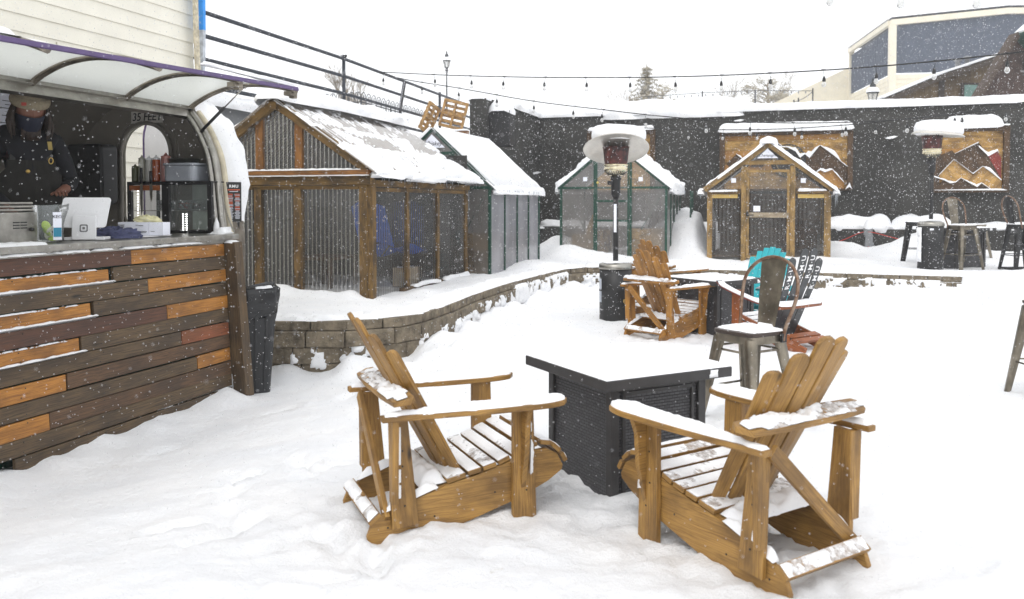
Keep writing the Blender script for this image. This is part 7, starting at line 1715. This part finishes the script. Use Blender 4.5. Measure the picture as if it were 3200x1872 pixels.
for i, (sx, sy, Y, lb) in enumerate(((2368, 205, 70, 'tall thin bare tree among the pale pines beyond the wall'), (2260, 255, 64, 'bare spreading tree behind the closed umbrellas'), (2225, 268, 72, 'faint bare tree at the left of the closed umbrellas'), (1975, 262, 60, 'bare tree just left of the tall spruce'),
        (1085, 215, 48, 'bare tree behind the railing post above the first shed'), (1130, 235, 52, 'faint bare tree above the corner of the iron fence'), (1620, 310, 70, 'low bare bush top showing over the wall near its inner corner'), (1830, 308, 75, 'faint bare tree top over the middle of the wall'))):
    q = PD(sx, sy, Y); z0_ = 3 if sx > 1500 else 4.6; bare_tree((q.x, q.y, z0_), max(2.2, q.z - z0_), lb, 20 + i, thick=.13, levels=5 if sx != 1620 else 4, grp='bare trees beyond the yard')
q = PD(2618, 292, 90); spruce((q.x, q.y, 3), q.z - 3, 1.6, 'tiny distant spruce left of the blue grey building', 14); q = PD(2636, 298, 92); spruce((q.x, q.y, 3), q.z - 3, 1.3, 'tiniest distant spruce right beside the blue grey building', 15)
# ================================================================== FALLING SNOW
def falling_snow():
    N = 185000; r3 = np.random.default_rng(11)
    Y = (r3.random(N) ** .62) * 22 + .9; X = (r3.random(N) * 2 - 1) * (.70 * Y + 1.0); Z = r3.random(N) * np.minimum(.45 * Y + 1.9, 6.5) * 1.02
    d = np.stack([X - BT.x, Y - BT.y], -1); a = d @ np.array([E1.x, E1.y]); u = -(d @ np.array([E2.x, E2.y]))
    keep = ~((u > .0) & (u < 2.2) & (a < .5) & (Z < 2.6)); 
    for C, W_, D_, zt in ((SH1, 2.6, 3.6, 2.7), (SHW, 2.1, 2.9, 2.7), (SHG, 2.3, 2.4, 2.7), (SHC, 2.4, 2.7, 2.7)):
        e = np.stack([X - C.x, Y - C.y], -1); aa = e @ np.array([E1.x, E1.y]); uu = -(e @ np.array([E2.x, E2.y])); keep &= ~((aa > 0) & (aa < D_) & (uu > 0) & (uu < W_) & (Z < zt))
    keep &= Z > H(X, Y) + .02; ww = np.stack([X - KW.x, Y - KW.y], -1) @ np.array([E1.x, E1.y]); keep &= ww < -.05
    keep &= ~((X < -4.4) & (Y > 9)); Pc = np.stack([X, Y, Z], -1)[keep]; n = len(Pc)
    r_ = .0018 + .0064 * r3.random(n) ** 3.4; r_ = np.minimum(r_, .0007 + Pc[:, 1] * .00054)
    ax = r3.normal(size=(n, 3)); ax[:, 2] -= 1.0; ax /= np.linalg.norm(ax, axis=1)[:, None]; t1 = np.cross(ax, np.array([.3, .9, .1])); t1 /= np.linalg.norm(t1, axis=1)[:, None]; t2 = np.cross(ax, t1)
    el = 1.0 + .9 * r3.random(n); rr = r_[:, None]
    vs = np.stack([Pc + ax * rr * el[:, None] * 1.1, Pc - ax * rr * .6 + t1 * rr * .95, Pc - ax * rr * .6 - t1 * rr * .5 + t2 * rr * .85, Pc - ax * rr * .6 - t1 * rr * .5 - t2 * rr * .85], 1).reshape(-1, 3)
    base = (np.arange(n) * 4)[:, None]; fc = np.array([[0, 1, 2], [0, 2, 3], [0, 3, 1], [1, 3, 2]])
    F = (base[:, None, :] + fc[None]).reshape(-1, 3); me = bpy.data.meshes.new('falling_snow')
    me.vertices.add(len(vs)); me.vertices.foreach_set('co', vs.astype(np.float32).ravel()); me.loops.add(F.size); me.loops.foreach_set('vertex_index', F.astype(np.int32).ravel())
    me.polygons.add(len(F)); me.polygons.foreach_set('loop_start', (np.arange(len(F)) * 3).astype(np.int32)); me.update(calc_edges=True); me.polygons.foreach_set('use_smooth', [True] * len(F))
    m, nn, p, o_ = newmat('snowflake'); p.inputs['Base Color'].default_value = (.95, .95, .97, 1); p.inputs['Roughness'].default_value = .8
    tl = nn.nodes.new('ShaderNodeBsdfTranslucent'); tl.inputs[0].default_value = (.95, .95, .97, 1); mxs = nn.nodes.new('ShaderNodeMixShader'); mxs.inputs[0].default_value = .5
    L_(nn, p.outputs[0], mxs.inputs[1]); L_(nn, tl.outputs[0], mxs.inputs[2])
    tp = nn.nodes.new('ShaderNodeBsdfTransparent'); mx2 = nn.nodes.new('ShaderNodeMixShader'); mx2.inputs[0].default_value = .38
    L_(nn, mxs.outputs[0], mx2.inputs[1]); L_(nn, tp.outputs[0], mx2.inputs[2]); L_(nn, mx2.outputs[0], o_.inputs['Surface'])
    me.materials.append(m); o = bpy.data.objects.new('falling_snow', me); sc.collection.objects.link(o); tag(o, 'snowflakes falling through the whole yard', 'snow', kind='stuff')
falling_snow()
# ================================================================== SNOWY AIR
b = MB(); b.box((0, 120, 12.5), (640, 400, 27.5)); m, nn, p, o_ = newmat('snowy_air'); nn.nodes.remove(p)
pv = nn.nodes.new('ShaderNodeVolumePrincipled'); pv.inputs['Color'].default_value = (.96, .97, .985, 1); pv.inputs['Density'].default_value = .0017; pv.inputs['Anisotropy'].default_value = .2
L_(nn, pv.outputs[0], o_.inputs['Volume']); hz = b.build('haze', m); tag(hz, 'pale snowy air over the yard and far trees', 'haze', kind='stuff')
HAZE_ON = True
if not HAZE_ON: bpy.data.objects.remove(hz)
